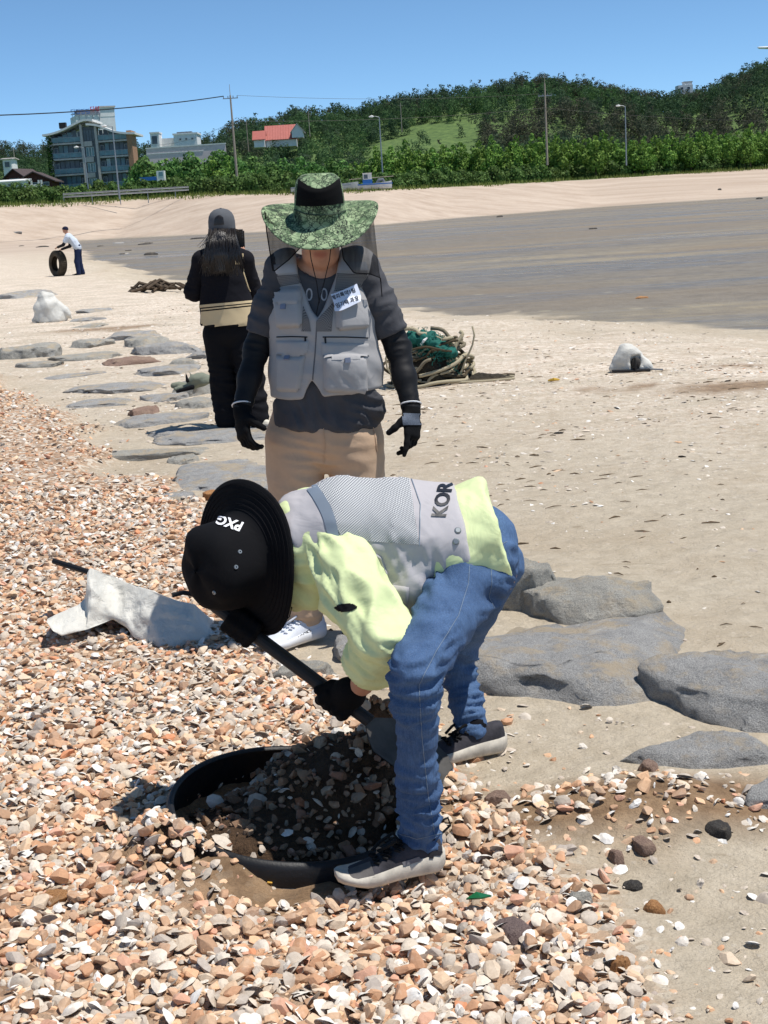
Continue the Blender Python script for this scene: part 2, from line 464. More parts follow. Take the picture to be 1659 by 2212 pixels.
def rand_rot(n, tilt, r):
    """z rotation then a random lean up to tilt radians"""
    a = r.uniform(0, 2*math.pi, n); t = r.uniform(0, 1, n) ** .6 * tilt; b = r.uniform(0, 2*math.pi, n)
    ca, sa = np.cos(a), np.sin(a); Z = np.zeros(n); O = np.ones(n)
    Rz = np.stack([np.stack([ca, -sa, Z], -1), np.stack([sa, ca, Z], -1), np.stack([Z, Z, O], -1)], 1)
    ux, uy = np.cos(b), np.sin(b); ct, st = np.cos(t), np.sin(t)
    Rt = np.stack([np.stack([ct+ux*ux*(1-ct), ux*uy*(1-ct), uy*st], -1),
                   np.stack([ux*uy*(1-ct), ct+uy*uy*(1-ct), -ux*st], -1),
                   np.stack([-uy*st, ux*st, ct], -1)], 1)
    return Rt @ Rz
STONE_COL = np.array([srgb(*c) for c in ((206,160,124),(190,142,108),(212,172,136),(194,164,136),(206,156,132),(172,136,108),(218,190,160),(180,146,120),(160,124,98),(144,140,136),(176,172,166),(104,96,90),(200,128,88),(160,150,132),(212,196,174))])
STONE_COL = STONE_COL * .8 + np.array(srgb(222, 186, 154)) * .2
STONE_W = np.array([.13,.10,.15,.12,.09,.07,.13,.08,.03,.02,.02,.01,.02,.03,.08]); STONE_W /= STONE_W.sum()
SHELL_COL = np.array([srgb(*c) for c in ((236,228,216),(228,216,200),(216,202,184),(242,238,231),(208,194,178),(194,182,168))])
def scatter(protos, pos, size, tilt, cols, r, squash=None):
    """joined mesh arrays of randomly picked prototypes at pos"""
    n = len(pos); pick = r.integers(0, len(protos), n); R = rand_rot(n, tilt, r)
    Vs, Fs, Cs, off = [], [], [], 0
    for i, (V, F) in enumerate(protos):
        m = np.where(pick == i)[0]
        if not len(m): continue
        W = np.einsum('nij,vj->nvi', R[m], V) * size[m][:, None, None] + pos[m][:, None, :]
        Vs.append(W.reshape(-1, 3)); Fs.append((F[None] + (np.arange(len(m)) * len(V))[:, None, None]).reshape(-1, 3) + off)
        Cs.append(np.repeat(cols[m], len(V), 0)); off += len(m) * len(V)
    return np.concatenate(Vs), np.concatenate(Fs), np.concatenate(Cs)
def stone_material(name, attr=True, shell=False, wet=False):
    k = NT(name); co = k.coord()
    if attr: base = k.attr('Col', 'Color')
    else:
        oi = k.n('ObjectInfo').outputs['Random']
        pal = SHELL_COL if shell else STONE_COL[[0, 1, 2, 3, 4, 5, 6, 7, 14, 10]]
        base = k.ramp(oi, [(i / len(pal), tuple(c)) for i, c in enumerate(pal)], 'CONSTANT')
    n = k.noise(k.n('NewGeometry').outputs['Position'], 95, 4, .7)
    n2 = k.noise(k.n('NewGeometry').outputs['Position'], 30, 3, .6)
    c = k.mix(k.ramp(n, [(.3, 0.), (.7, 1.)]), k.mix(1.0, base, (.80, .78, .76), 'MULTIPLY'), base)
    c = k.mix(k.ramp(n2, [(.55, 0.), (.75, .35)]), c, srgb(222, 206, 186) if not wet else srgb(90, 72, 54))
    k.set(c, .82 if not wet else .6, 0, .25)
    k.bump(n, .35, .004)
    return k.m
def in_view(x, y, margin=.5):
    """roughly what a step-aside camera near here could see"""
    s = x / np.maximum(y, .1)
    return (s > -.36 - margin / np.maximum(y, 1)) & (s < .34 + margin / np.maximum(y, 1))
STONES = [stone_proto(16, .62, i) for i in range(26)]
def round_off(V, F, keep=.62):
    """one smoothing subdivision: edges worn, faces still readable"""
    E = {}; W = list(V); nF = []
    def mid(a, b):
        k = (min(a, b), max(a, b))
        if k not in E: E[k] = len(W); W.append((V[a] + V[b]) / 2)
        return E[k]
    for a, b, c in F:
        x, y, z = mid(a, b), mid(b, c), mid(c, a); nF += [(a, x, z), (x, b, y), (z, y, c), (x, y, z)]
    W = np.array(W); nF = np.array(nF); acc = np.zeros_like(W); cnt = np.zeros(len(W))
    for i in range(3):
        for j in (1, 2): np.add.at(acc, nF[:, i], W[nF[:, (i + j) % 3]]); np.add.at(cnt, nF[:, i], 1)
    L = acc / cnt[:, None]; n0 = len(V); W[:n0] = W[:n0] * .80 + L[:n0] * .20; W[n0:] = W[n0:] * .96 + L[n0:] * .04
    W = W + (fbm(W * 3.1, 2, len(V))[:, None] - .5) * W * .12
    return W, nF
STONES_HI = [round_off(*p) for p in STONES]
def shell_hi(seed):
    r = np.random.default_rng(700 + seed); n, m = 26, 6; a = np.arange(n) * 2 * math.pi / n; asp = r.uniform(.75, 1.0); dome = r.uniform(.28, .42); rib = .035 if seed % 2 else .008
    rad = 1 + .20 * np.cos(a - math.pi / 2) + (fbm(np.c_[np.cos(a), np.sin(a)] * 2 + seed, 2, seed) - .5) * .22; V = [[0, -.55, dome * .75]]
    for j in range(1, m + 1):
        q = j / m
        for i in range(n):
            x, y = rad[i] * math.cos(a[i]), rad[i] * math.sin(a[i]) * asp; h = dome * (1 - q ** 2.2) * (1 + .35 * (1 - q)) + rib * math.sin(i * math.pi) * 0 + (rib if i % 2 else -rib) * q * (1.2 - q) * 2
            V.append([x * q, -.55 * (1 - q) + y * q, h + .02 * math.sin(q * 20) * (1 - rib * 20)])
    V = np.array(V); k = np.arange(n); F = [np.c_[np.zeros(n, int), 1 + k, 1 + (k + 1) % n]]
    for j in range(m - 1): o = 1 + j * n; F += [np.c_[o + k, o + n + k, o + n + (k + 1) % n], np.c_[o + k, o + n + (k + 1) % n, o + (k + 1) % n]]
    return V, np.concatenate(F)
SHELLS = [shell_proto(i, 0) for i in range(8)] + [shell_proto(i, 1) for i in range(10)]
M_STONE = stone_material('gravel_stone'); M_SHELL_ONE = stone_material('shell_piece', False, True); M_STONE_ONE = stone_material('pebble_stone', False)
def tyre_d(x, y): return np.hypot(x - TYRE_C[0], y - TYRE_C[1])
def build_gravel():
    r = np.random.default_rng(3)
    bank = link('gravel_bank', mesh_np('gravel_bank', np.zeros((0, 3)), np.zeros((0, 3), int)))
    # candidate spots, denser near the camera
    def spots(n, y0, y1, x0, x1, power=1.0):
        y = y0 + (y1 - y0) * r.uniform(0, 1, n) ** power; x = r.uniform(x0, x1, n); return x, y
    X, Y = [], []
    for n, y0, y1, x0, x1 in ((27000, 1.9, 4.7, -1.9, .75), (18000, 4.7, 8.0, -2.9, .0), (15000, 8.0, 16, -6.2, -.6)):
        x, y = spots(n, y0, y1, x0, x1); X.append(x); Y.append(y)
    x = np.concatenate(X); y = np.concatenate(Y)
    _, mk = zmask(x, y)
    keep = (mk['gravel'] > r.uniform(.1, 1.0, len(x))) & in_view(x, y, .8) & (tyre_d(x, y) > np.where(y < 3.25, .335, .31) + np.where(y < 3.25, .02, .09)*r.uniform(0, 1, len(x)) - .20*(x < -.44)*(y < 3.40))
    x, y = x[keep], y[keep]
    # spoil and thin scatter on the sand beside the bank
    xs, ys = spots(8000, 1.9, 4.6, -.1, 1.5)
    _, m2 = zmask(xs, ys)
    pr = .5 * m2['brown'] + .6 * np.exp(-np.clip(xs - gravel_edge(ys), 0, 9) / .14) + .02
    k2 = (r.uniform(0, 1, len(xs)) < pr) & (m2['gravel'] < .6) & (tyre_d(xs, ys) > .4)
    nA = len(x); x = np.r_[x, xs[k2]]; y = np.r_[y, ys[k2]]
    z = ground_z(x, y)
    n = len(x)
    is_shell = r.uniform(0, 1, n) < .47 + .22 * (fbm(np.c_[x, y] * 1.3, 2, 77) - .5)
    size = np.exp(r.normal(math.log(.0138), .44, n)); size = np.clip(size, .005, .031)
    size *= np.where(y > 8, 1.1, 1.0)
    size = np.where(is_shell, np.minimum(size, .023), size)
    lift = r.uniform(-.35, .75, n) * size * .7
    _, ml = zmask(x, y); lift = np.where(ml['gravel'] < .5, r.uniform(-.3, .15, n) * size, lift)
    pos = np.c_[x, y, z + lift]
    col = STONE_COL[r.choice(len(STONE_COL), n, p=STONE_W)] * r.uniform(1.0, 1.3, (n, 1))
    shc = SHELL_COL[r.integers(0, len(SHELL_COL), n)] * r.uniform(.85, 1.05, (n, 1))
    st = np.where(~is_shell)[0]; sh = np.where(is_shell)[0]
    # the largest and nearest stones are objects of their own
    score = size[st] / (y[st] + .3) * (in_view(x[st], y[st], 0.0)) * (y[st] > 2.35)
    big = st[np.argsort(-score)[:300]]; bigset = set(big.tolist())
    rest = np.array([i for i in st if i not in bigset])
    sc2 = size[sh] / (y[sh] + .3) * (in_view(x[sh], y[sh], 0.0)) * (y[sh] > 2.35)
    bsh = sh[np.argsort(-sc2)[:200]]; bss = set(bsh.tolist())
    rsh = np.array([i for i in sh if i not in bss])
    nr = (y[rest] < 3.35) & in_view(x[rest], y[rest], .15); A = rest[nr]; B = rest[~nr]
    V, F, C = scatter(STONES_HI, pos[A], size[A] * 1.04, .6, col[A], r)
    o = link('loose_stones', mesh_np('loose_stones', V, F, False, [M_STONE], {'Col': C}), bank); o['kind'] = 'stuff'
    V, F, C = scatter(STONES, pos[B], size[B], .7, col[B], r)
    o = link('small_stones', mesh_np('small_stones', V, F, False, [M_STONE], {'Col': C}), bank); o['kind'] = 'stuff'
    V, F, C = scatter(SHELLS, pos[rsh] + [0, 0, .004], size[rsh] * 1.0, 1.0, shc[rsh], r)
    o = link('loose_shells', mesh_np('loose_shells', V, F, False, [M_STONE], {'Col': C}), bank); o['kind'] = 'stuff'
    pm = [mesh_np('pebble', V, F, False, [M_STONE_ONE]) for V, F in STONES_HI]
    sm = [mesh_np('shell', V, F, True, [M_SHELL_ONE]) for V, F in [shell_hi(i) for i in range(10)]]
    for ids, ms, nm, tl, up in ((big, pm, 'pebble', .7, .25), (bsh, sm, 'shell', 1.2, .1)):
        R = rand_rot(len(ids), tl, r)
        for q, i in enumerate(ids):
            ob = bpy.data.objects.new(nm, ms[int(r.integers(0, len(ms)))]); COL.objects.link(ob); ob.parent = bank
            M = Matrix(R[q].tolist()).to_4x4() @ Matrix.Scale(float(size[i]), 4)
            M.translation = Vector(pos[i]) + Vector((0, 0, float(size[i]) * up))
            ob.matrix_local = M
    tag(bank, 'bank of orange brown gravel stones mixed with white shells', kind='structure')
    # shells strewn over open sand
    r = np.random.default_rng(9)
    X, Y = [], []
    for n, y0, y1, w in ((5200, 2.2, 6, 1.0), (12000, 6, 13, 1.0), (16000, 11, 27, 1.0)):
        yy = r.uniform(y0, y1, n); X.append(r.uniform(-.42, .40, n) * yy); Y.append(yy)
    x = np.concatenate(X); y = np.concatenate(Y); _, mk = zmask(x, y)
    clump = fbm(np.c_[x, y] * .9, 3, 55)
    k = (r.uniform(0, 1, len(x)) < (.34 + .8 * mk['shelly']) * np.clip((clump - .25) * 2.4, 0.15, 1)) & (mk['gravel'] < .4) & (mk['mud'] < .2)
    x, y = x[k], y[k]; n = len(x)
    size = np.clip(np.exp(r.normal(math.log(.0095), .5, n)), .004, .035) * np.where(y > 8, 1.35, 1.0)
    col = SHELL_COL[r.integers(0, len(SHELL_COL), n)] * r.uniform(.8, 1.05, (n, 1))
    b = r.uniform(0, 1, n) < .14; col[b] = STONE_COL[r.integers(0, len(STONE_COL), b.sum())]
    V, F, C = scatter([flake_proto(i) for i in range(14)], np.c_[x, y, ground_z(x, y) + size * .05], size, .5, col, r)
    o = link('beach_shells', mesh_np('beach_shells', V, F, False, [M_STONE], {'Col': C}))
    tag(o, 'white shell fragments strewn over the open sand', 'shells', kind='stuff')
build_gravel()
def sand_twigs():
    r = np.random.default_rng(19); n = 330; y = r.uniform(4.2, 14, n); x = r.uniform(-.05, .36, n)*y; _, mk = zmask(x, y); k = (mk['gravel'] < .2) & (fbm(np.c_[x, y]*.8, 2, 91) > .42); x, y = x[k], y[k]; z = ground_z(x, y); mb = MB()
    for a, b, c in zip(x, y, z):
        L = r.uniform(.01, .06)*(.5 if b < 6 else 1); t = r.normal()*.6; q = L*.12*r.normal(); w = r.uniform(.0018, .006); d = V3(math.cos(t), math.sin(t), 0)*L; mb.tube([V3(a, b, c + .001) - d, V3(a, b + q, c + .005), V3(a, b, c + .001) + d], [w*.5, w, w*.4], 5)
    tag(mb.build('sand_litter', plain('dark_twig', srgb(112, 94, 72), .9, .3, 30)), 'dark twigs and weed bits scattered on the open sand', 'litter', kind='stuff')
sand_twigs()
# ------------------------------------------------------------------ shared building and metal materials
M_WHITE = plain('white_paint', srgb(224, 224, 220), .6, .05, 2)
M_OFFWHITE = plain('weathered_white_render', srgb(232, 232, 230), .8, .08, 1.2)
M_GREY = plain('grey_render', srgb(196, 188, 182), .8, .1, 2)
M_DARKWALL = plain('dark_facade', srgb(108, 114, 122), .7, .15, 2)
M_BRICK = plain('brown_brick', srgb(172, 134, 106), .85, .2, 5)
M_ROOFDARK = plain('dark_shingle', srgb(84, 74, 74), .85, .2, 4)
M_REDROOF = plain('red_metal_roof', srgb(178, 106, 96), .5, .08, 1.5)
M_WOODRED = plain('dark_red_siding', srgb(84, 50, 44), .8, .2, 4)
M_BLACK = plain('black_metal', srgb(26, 26, 28), .5, .2, 6)
M_STEEL = plain('galvanised_steel', srgb(150, 156, 160), .45, .1, 5, metal=.6)
M_CONC = plain('concrete_pole', srgb(158, 148, 134), .85, .12, 4)
# ------------------------------------------------------------------ vegetation
def leaf_cloud(centers, radii, n, size, r, flat=.85, up=.3):
    """n leaf-clump quads spread through lobes (centers, radii); returns V, F, shade 0..1"""
    w = radii ** 2; w = w / w.sum(); pick = r.choice(len(centers), n, p=w)
    d = r.normal(size=(n, 3)); d /= np.linalg.norm(d, axis=1)[:, None]; d[:, 2] += up * .3
    rad = r.uniform(.55, 1.05, n) ** .7
    c = centers[pick] + d * (radii[pick] * rad)[:, None] * np.array([1, 1, flat])
    nrm = d + r.normal(size=(n, 3)) * .33; nrm /= np.linalg.norm(nrm, axis=1)[:, None]
    t = np.cross(nrm, r.normal(size=(n, 3))); t /= np.linalg.norm(t, axis=1)[:, None]; b = np.cross(nrm, t)
    s = size * r.uniform(.6, 1.3, n); q = r.uniform(.5, 1.0, n)
    V = np.stack([c + t*s[:, None], c + b*(s*q)[:, None], c - t*s[:, None], c - b*(s*q)[:, None]], 1).reshape(-1, 3)
    F = np.arange(n * 4).reshape(n, 4)
    return V, F, np.repeat(r.uniform(0, 1, n), 4)
def leaf_material(name, dark, light, rand=.25, spec=.2):
    k = NT(name)
    f = k.attr('shade'); oi = k.n('ObjectInfo').outputs['Random']
    c = k.mix(f, dark, light)
    hsv = k.n('HueSaturation'); k.l(c, hsv.inputs['Color'])
    k.l(k.math('ADD', 1 - rand * .5, k.math('MULTIPLY', oi, rand)), hsv.inputs['Value'])
    k.l(k.math('ADD', .49, k.math('MULTIPLY', oi, .02)), hsv.inputs['Hue'])
    k.set(hsv.outputs[0], .7, 0, spec)
    tr = k.n('BsdfTranslucent'); k.l(hsv.outputs[0], tr.inputs[0])
    mx = k.n('MixShader'); mx.inputs[0].default_value = .28
    k.l(k.b.outputs[0], mx.inputs[1]); k.l(tr.outputs[0], mx.inputs[2]); k.l(mx.outputs[0], k.out.inputs[0])
    return k.m
M_BARK = plain('bark', srgb(92, 78, 64), .9, .3, 8)
M_LEAF_ROW = leaf_material('row_tree_leaves', srgb(68, 106, 42), srgb(134, 166, 76))
M_LEAF_SHRUB = leaf_material('shrub_leaves', srgb(54, 80, 38), srgb(106, 132, 68))
M_LEAF_MID = leaf_material('mixed_tree_leaves', srgb(58, 94, 48), srgb(116, 154, 80))
def tree_proto(name, h, lobes, nleaf, size, m, seed, trunk_r=.12):
    r = np.random.default_rng(seed); C = np.array([l[:3] for l in lobes], float); R = np.array([l[3] for l in lobes], float)
    C[:, :2] += r.normal(size=(len(C), 2)) * .12 * R[:, None]
    V, F, sh = leaf_cloud(C, R, nleaf, size, r)
    crown = mesh_np('crown', V, F, False, [m], {'shade': sh})
    mb = MB(); mb.tube([(0, 0, -.4), (0.03*h, 0, h*.3), (0, .02*h, h*.7)], [trunk_r*1.3, trunk_r, trunk_r*.4], 6)
    for l in lobes[:4]: mb.tube([(0, 0, h*.3), tuple(C[lobes.index(l)])], [trunk_r*.5, trunk_r*.2], 5)
    return crown, mb.mesh('trunk', M_BARK)
def place_tree(name, protos, p, s, rz, label, cat, group, parts=('crown', 'trunk')):
    t = thing(name, label, cat, p, group, rz)
    for nm, me in zip(parts, protos):
        o = bpy.data.objects.new(nm, me); COL.objects.link(o); o.parent = t; o.scale = s
    return t
def z_at(x, y): return ground_z(x, y)
def build_vegetation():
    r = np.random.default_rng(21)
    row = []
    for i in range(4):
        h = 7.0
        lob = [(0, 0, h*.30, 1.5), (.5, .3, h*.42, 1.25), (-.5, -.2, h*.48, 1.2), (.1, -.4, h*.62, 1.0), (0, .2, h*.78, .75), (0, 0, h*.92, .45)]
        row.append(tree_proto('row', h, lob, 900, .22, M_LEAF_ROW, 300 + i))
    shr = []
    for i in range(4):
        lob = [(0, 0, .9, 1.2), (1.0, .3, .8, .95), (-1.0, -.2, .9, 1.0), (.3, -.6, 1.6, .85), (-.5, .2, 1.9, .7)]
        shr.append(tree_proto('shrub', 2.6, lob, 620, .19, M_LEAF_SHRUB, 330 + i, .05))
    mid = []
    for i in range(3):
        lob = [(0, 0, 3.0, 2.2), (1.6, .4, 3.3, 1.6), (-1.5, .2, 3.4, 1.7), (.4, -.8, 4.8, 1.6), (-.6, .5, 5.4, 1.4), (.2, 0, 6.4, 1.0)]
        mid.append(tree_proto('mid', 7.0, lob, 900, .28, M_LEAF_MID, 360 + i, .16))
    # row of young bright green trees along the shore, then clumps beside the resort
    n = 0
    for px in np.r_[np.arange(752, 1306, 14.5), np.arange(1322, 1700, 13.5)]:
        for k in range(2):
            Y = 236 + 7 * k + r.normal() * 1.5
            p = at(px + r.normal() * 3 + 7 * k, 350, Y); z = z_at(p[0], Y); sc = r.uniform(.78, 1.05) * (.9 if px > 1310 else 1.0) * (1 + .08 * k)
            if px < 800: sc *= .75
            place_tree('row_tree', row[n % 4], (p[0], Y, z), (sc, sc, sc * r.uniform(.95, 1.2)), r.uniform(0, 6.3), 'young bright green tree in the planted row behind the far beach', 'tree', 'planted row of green trees behind the far beach'); n += 1
    for px in np.arange(296, 520, 11):
        Y = 240 + r.uniform(0, 26); p = at(px, 390, Y); sc = r.uniform(.85, 1.15)
        place_tree('leafy_tree', (row if r.uniform() < .6 else mid)[n % 3], (p[0], Y, z_at(p[0], Y)), (sc,) * 3, r.uniform(0, 6.3), 'leafy green tree in the grove right of the glass resort building', 'tree', 'grove beside the resort'); n += 1
    for px in np.r_[np.arange(520, 760, 13), np.arange(-30, 118, 12)]:
        Y = 250 + r.uniform(0, 40); p = at(px, 385, Y); sc = r.uniform(.7, 1.1)
        if px < 118: sc *= .55
        place_tree('leafy_tree', mid[n % 3], (p[0], Y, z_at(p[0], Y)), (sc,) * 3, r.uniform(0, 6.3),
                   'darker leafy tree at the foot of the hill left of the planted row' if px > 300 else 'low leafy tree among the houses at the far left', 'tree', 'trees at the hill foot' if px > 300 else 'trees among the houses'); n += 1
    # hedge of shrubs along the top of the far beach
    for px in np.arange(-60, 1740, 13.5):
        for k in range(2):
            p0 = at(px, 390, 210.0); x = p0[0] + r.normal() * .6; Y = Yfar(x) + 39 + 6.5 * k + r.normal() * 1.2
            if px < 280 and k == 0: Y += 3
            sc = r.uniform(.75, 1.15) * (1.0 + .12 * k)
            if 600 < px < 860 and k == 0: sc *= .7
            place_tree('shrub', shr[n % 4], (x, Y, z_at(x, Y) - .1), (sc, sc, sc * r.uniform(.9, 1.15)), r.uniform(0, 6.3), 'rounded dark green shrub in the hedge along the top of the far beach', 'shrub', 'shrub hedge along the far beach'); n += 1
    # pine wood on the hills: one mass
    r = np.random.default_rng(22); Vs, Fs, Ss, off = [], [], [], 0
    N = 2700
    s = r.uniform(-.36, .36, N); Y = 285 + 250 * r.uniform(0, 1, N) ** .8
    s = np.r_[s, r.uniform(-.05, .38, 420)]; Y = np.r_[Y, r.uniform(470, 535, 420)]; s = np.r_[s, r.uniform(.345, .62, 900), r.uniform(-.62, -.345, 900)]; Y = np.r_[Y, 285 + 250 * r.uniform(0, 1, 1800) ** .8]; N = len(s)
    x = s * Y; z = ground_z(x, Y)
    clear = (s > .0 + .05*(Y > 400)*(Y - 400)/45) & (s < .088) & (Y < 440) & (r.uniform(0, 1, N) < .94)      # grassy clearing
    house = ((np.abs(x + 33) < 9) & (np.abs(Y - 372) < 20)) | ((x < -48) & (x > -90) & (Y < 345) & (Y > 255))
    kk = ~clear & ~house; x, Y, z, s = x[kk], Y[kk], z[kk], s[kk]
    tone = fbm(np.c_[x, Y] * .02, 3, 61)
    P0 = []; inside = np.abs(s) < .345
    for i in range(18):
        q = np.random.default_rng(500 + i)
        if i % 3: C = np.array([[q.normal()*.9, q.normal()*.9, 3.2 + 3.4*j/5 + q.normal()*.3] for j in range(6)]); R = q.uniform(.9, 1.7, 6)
        else: C = np.array([[q.normal()*.35, q.normal()*.35, 2.0 + 6.0*j/5] for j in range(6)]); R = np.linspace(1.7, .5, 6)
        P0.append(leaf_cloud(C, R, 270, .34, q, .8) if i < 9 else leaf_cloud(C, R, 80, .6, q, .8))
    for i, (V, F, sh) in enumerate(P0):
        tri = np.arange(len(V)) % 4 != 3; V = V[tri]; sh = sh[tri]; F = np.arange(len(V)).reshape(-1, 3)
        m = np.where((np.arange(len(x)) % 9 == i % 9) & (inside == (i < 9)))[0]
        if not len(m): continue
        a = r.uniform(0, 6.3, len(m)); sc = r.uniform(.7, 1.35, len(m)) * (1 - .25 * (s[m] < -.1))
        ca, sa = np.cos(a)*sc, np.sin(a)*sc
        W = np.stack([V[None, :, 0]*ca[:, None] - V[None, :, 1]*sa[:, None] + x[m][:, None], V[None, :, 0]*sa[:, None] + V[None, :, 1]*ca[:, None] + Y[m][:, None], (V[None, :, 2] - 1.7)*sc[:, None] + z[m][:, None]], -1)
        Vs.append(W.reshape(-1, 3)); Fs.append((F[None] + (np.arange(len(m)) * len(V))[:, None, None]).reshape(-1, 3) + off); off += len(m) * len(V)
        hue = np.repeat(np.clip((tone[m] - .3) * 2.2 + r.normal(size=len(m)) * .16, 0, 1), len(V)); Ss.append(np.c_[np.tile(sh, len(m)), hue, np.zeros_like(hue)])
    k = NT('pine_wood'); at_ = k.n('Attribute'); at_.attribute_name = 'Col'
    sep = k.n('SeparateColor'); k.l(at_.outputs['Color'], sep.inputs[0])
    dk = k.ramp(sep.outputs[1], [(0, srgb(62, 66, 54)), (.45, srgb(46, 66, 50)), (1, srgb(54, 82, 52))])
    lt = k.ramp(sep.outputs[1], [(0, srgb(98, 98, 80)), (.45, srgb(78, 100, 74)), (1, srgb(100, 130, 78))])
    pc = k.mix(k.math('ADD', .2, k.math('MULTIPLY', sep.outputs[0], .6)), dk, lt); k.set(pc, .8, 0, .1); tr = k.n('BsdfTranslucent'); k.l(pc, tr.inputs[0]); mx = k.n('MixShader'); mx.inputs[0].default_value = .3; k.l(k.b.outputs[0], mx.inputs[1]); k.l(tr.outputs[0], mx.inputs[2]); k.l(mx.outputs[0], k.out.inputs[0])
    o = link('forest', mesh_np('forest', np.concatenate(Vs), np.concatenate(Fs), False, [k.m], {'Col': np.concatenate(Ss)}))
    tag(o, 'dark green pine wood covering the hills behind the beach', 'forest', kind='stuff')
    # grass fringe between sand and hedge
    r = np.random.default_rng(23); n = 9000
    x = r.uniform(-75, 85, n); Y = Yfar(x) + r.uniform(29, 40, n) + (fbm(np.c_[x, x*0] * .2, 2, 5) - .5) * 6; z = ground_z(x, Y)
    h = r.uniform(.25, .7, n); a = r.uniform(0, 3.14, n); w = r.uniform(.05, .12, n); lx, ly = r.normal(size=(2, n)) * .12
    V = np.stack([np.c_[x - w*np.cos(a), Y - w*np.sin(a), z - .05], np.c_[x + w*np.cos(a), Y + w*np.sin(a), z - .05], np.c_[x + lx, Y + ly, z + h]], 1).reshape(-1, 3)
    o = link('grass', mesh_np('grass', V, np.arange(3*n).reshape(n, 3), False, [leaf_material('shore_grass', srgb(78, 96, 40), srgb(148, 156, 86))], {'shade': np.repeat(r.uniform(0, 1, n), 3)}))
    tag(o, 'yellow green grass fringe at the top of the far beach', 'grass', kind='stuff')
build_vegetation()

# ------------------------------------------------------------------ buildings
M_IVY = leaf_material('ivy_leaves', srgb(34, 62, 26), srgb(72, 108, 46))
def glass_mat(name, c, rough=.3):
    if name in MATS: return MATS[name]
    k = NT(name); k.set(k.mix(k.ramp(k.noise(k.coord(), .8, 3), [(.4, 0.), (.6, 1.)]), tuple(np.array(c)*.7), c), rough, 0, .6); MATS[name] = k.m; return k.m
GLS = [glass_mat('window_glass_%s' % n, srgb(*c)) for n, c in (('dark', (84, 96, 106)), ('teal', (104, 142, 152)), ('curtain', (190, 210, 214)), ('green', (88, 124, 126)))]
def boxpart(name, m, root, O, lo, hi, rz=0.0):
    c, s = math.cos(rz), math.sin(rz)
    return MB().box(lo, hi, frame_matrix(O, (c, s, 0), (-s, c, 0), (0, 0, 1))).build(name, m, root)
def window(root, O, x0, x1, z0, z1, y, m, rz=0, fm=None, name='window'):
    w = boxpart(name, m, root, O, (x0, y - .03, z0), (x1, y + .05, z1), rz)
    mb = MB(); c, s = math.cos(rz), math.sin(rz); M = frame_matrix(O, (c, s, 0), (-s, c, 0), (0, 0, 1)); t = .06
    for lo, hi in (((x0, y-.07, z0), (x0+t, y-.035, z1)), ((x1-t, y-.07, z0), (x1, y-.035, z1)), ((x0+t, y-.07, z0), (x1-t, y-.035, z0+t)), ((x0+t, y-.07, z1-t), (x1-t, y-.035, z1))): mb.box(lo, hi, M)
    mb.build('frame', fm or M_WHITE, w)
    return w
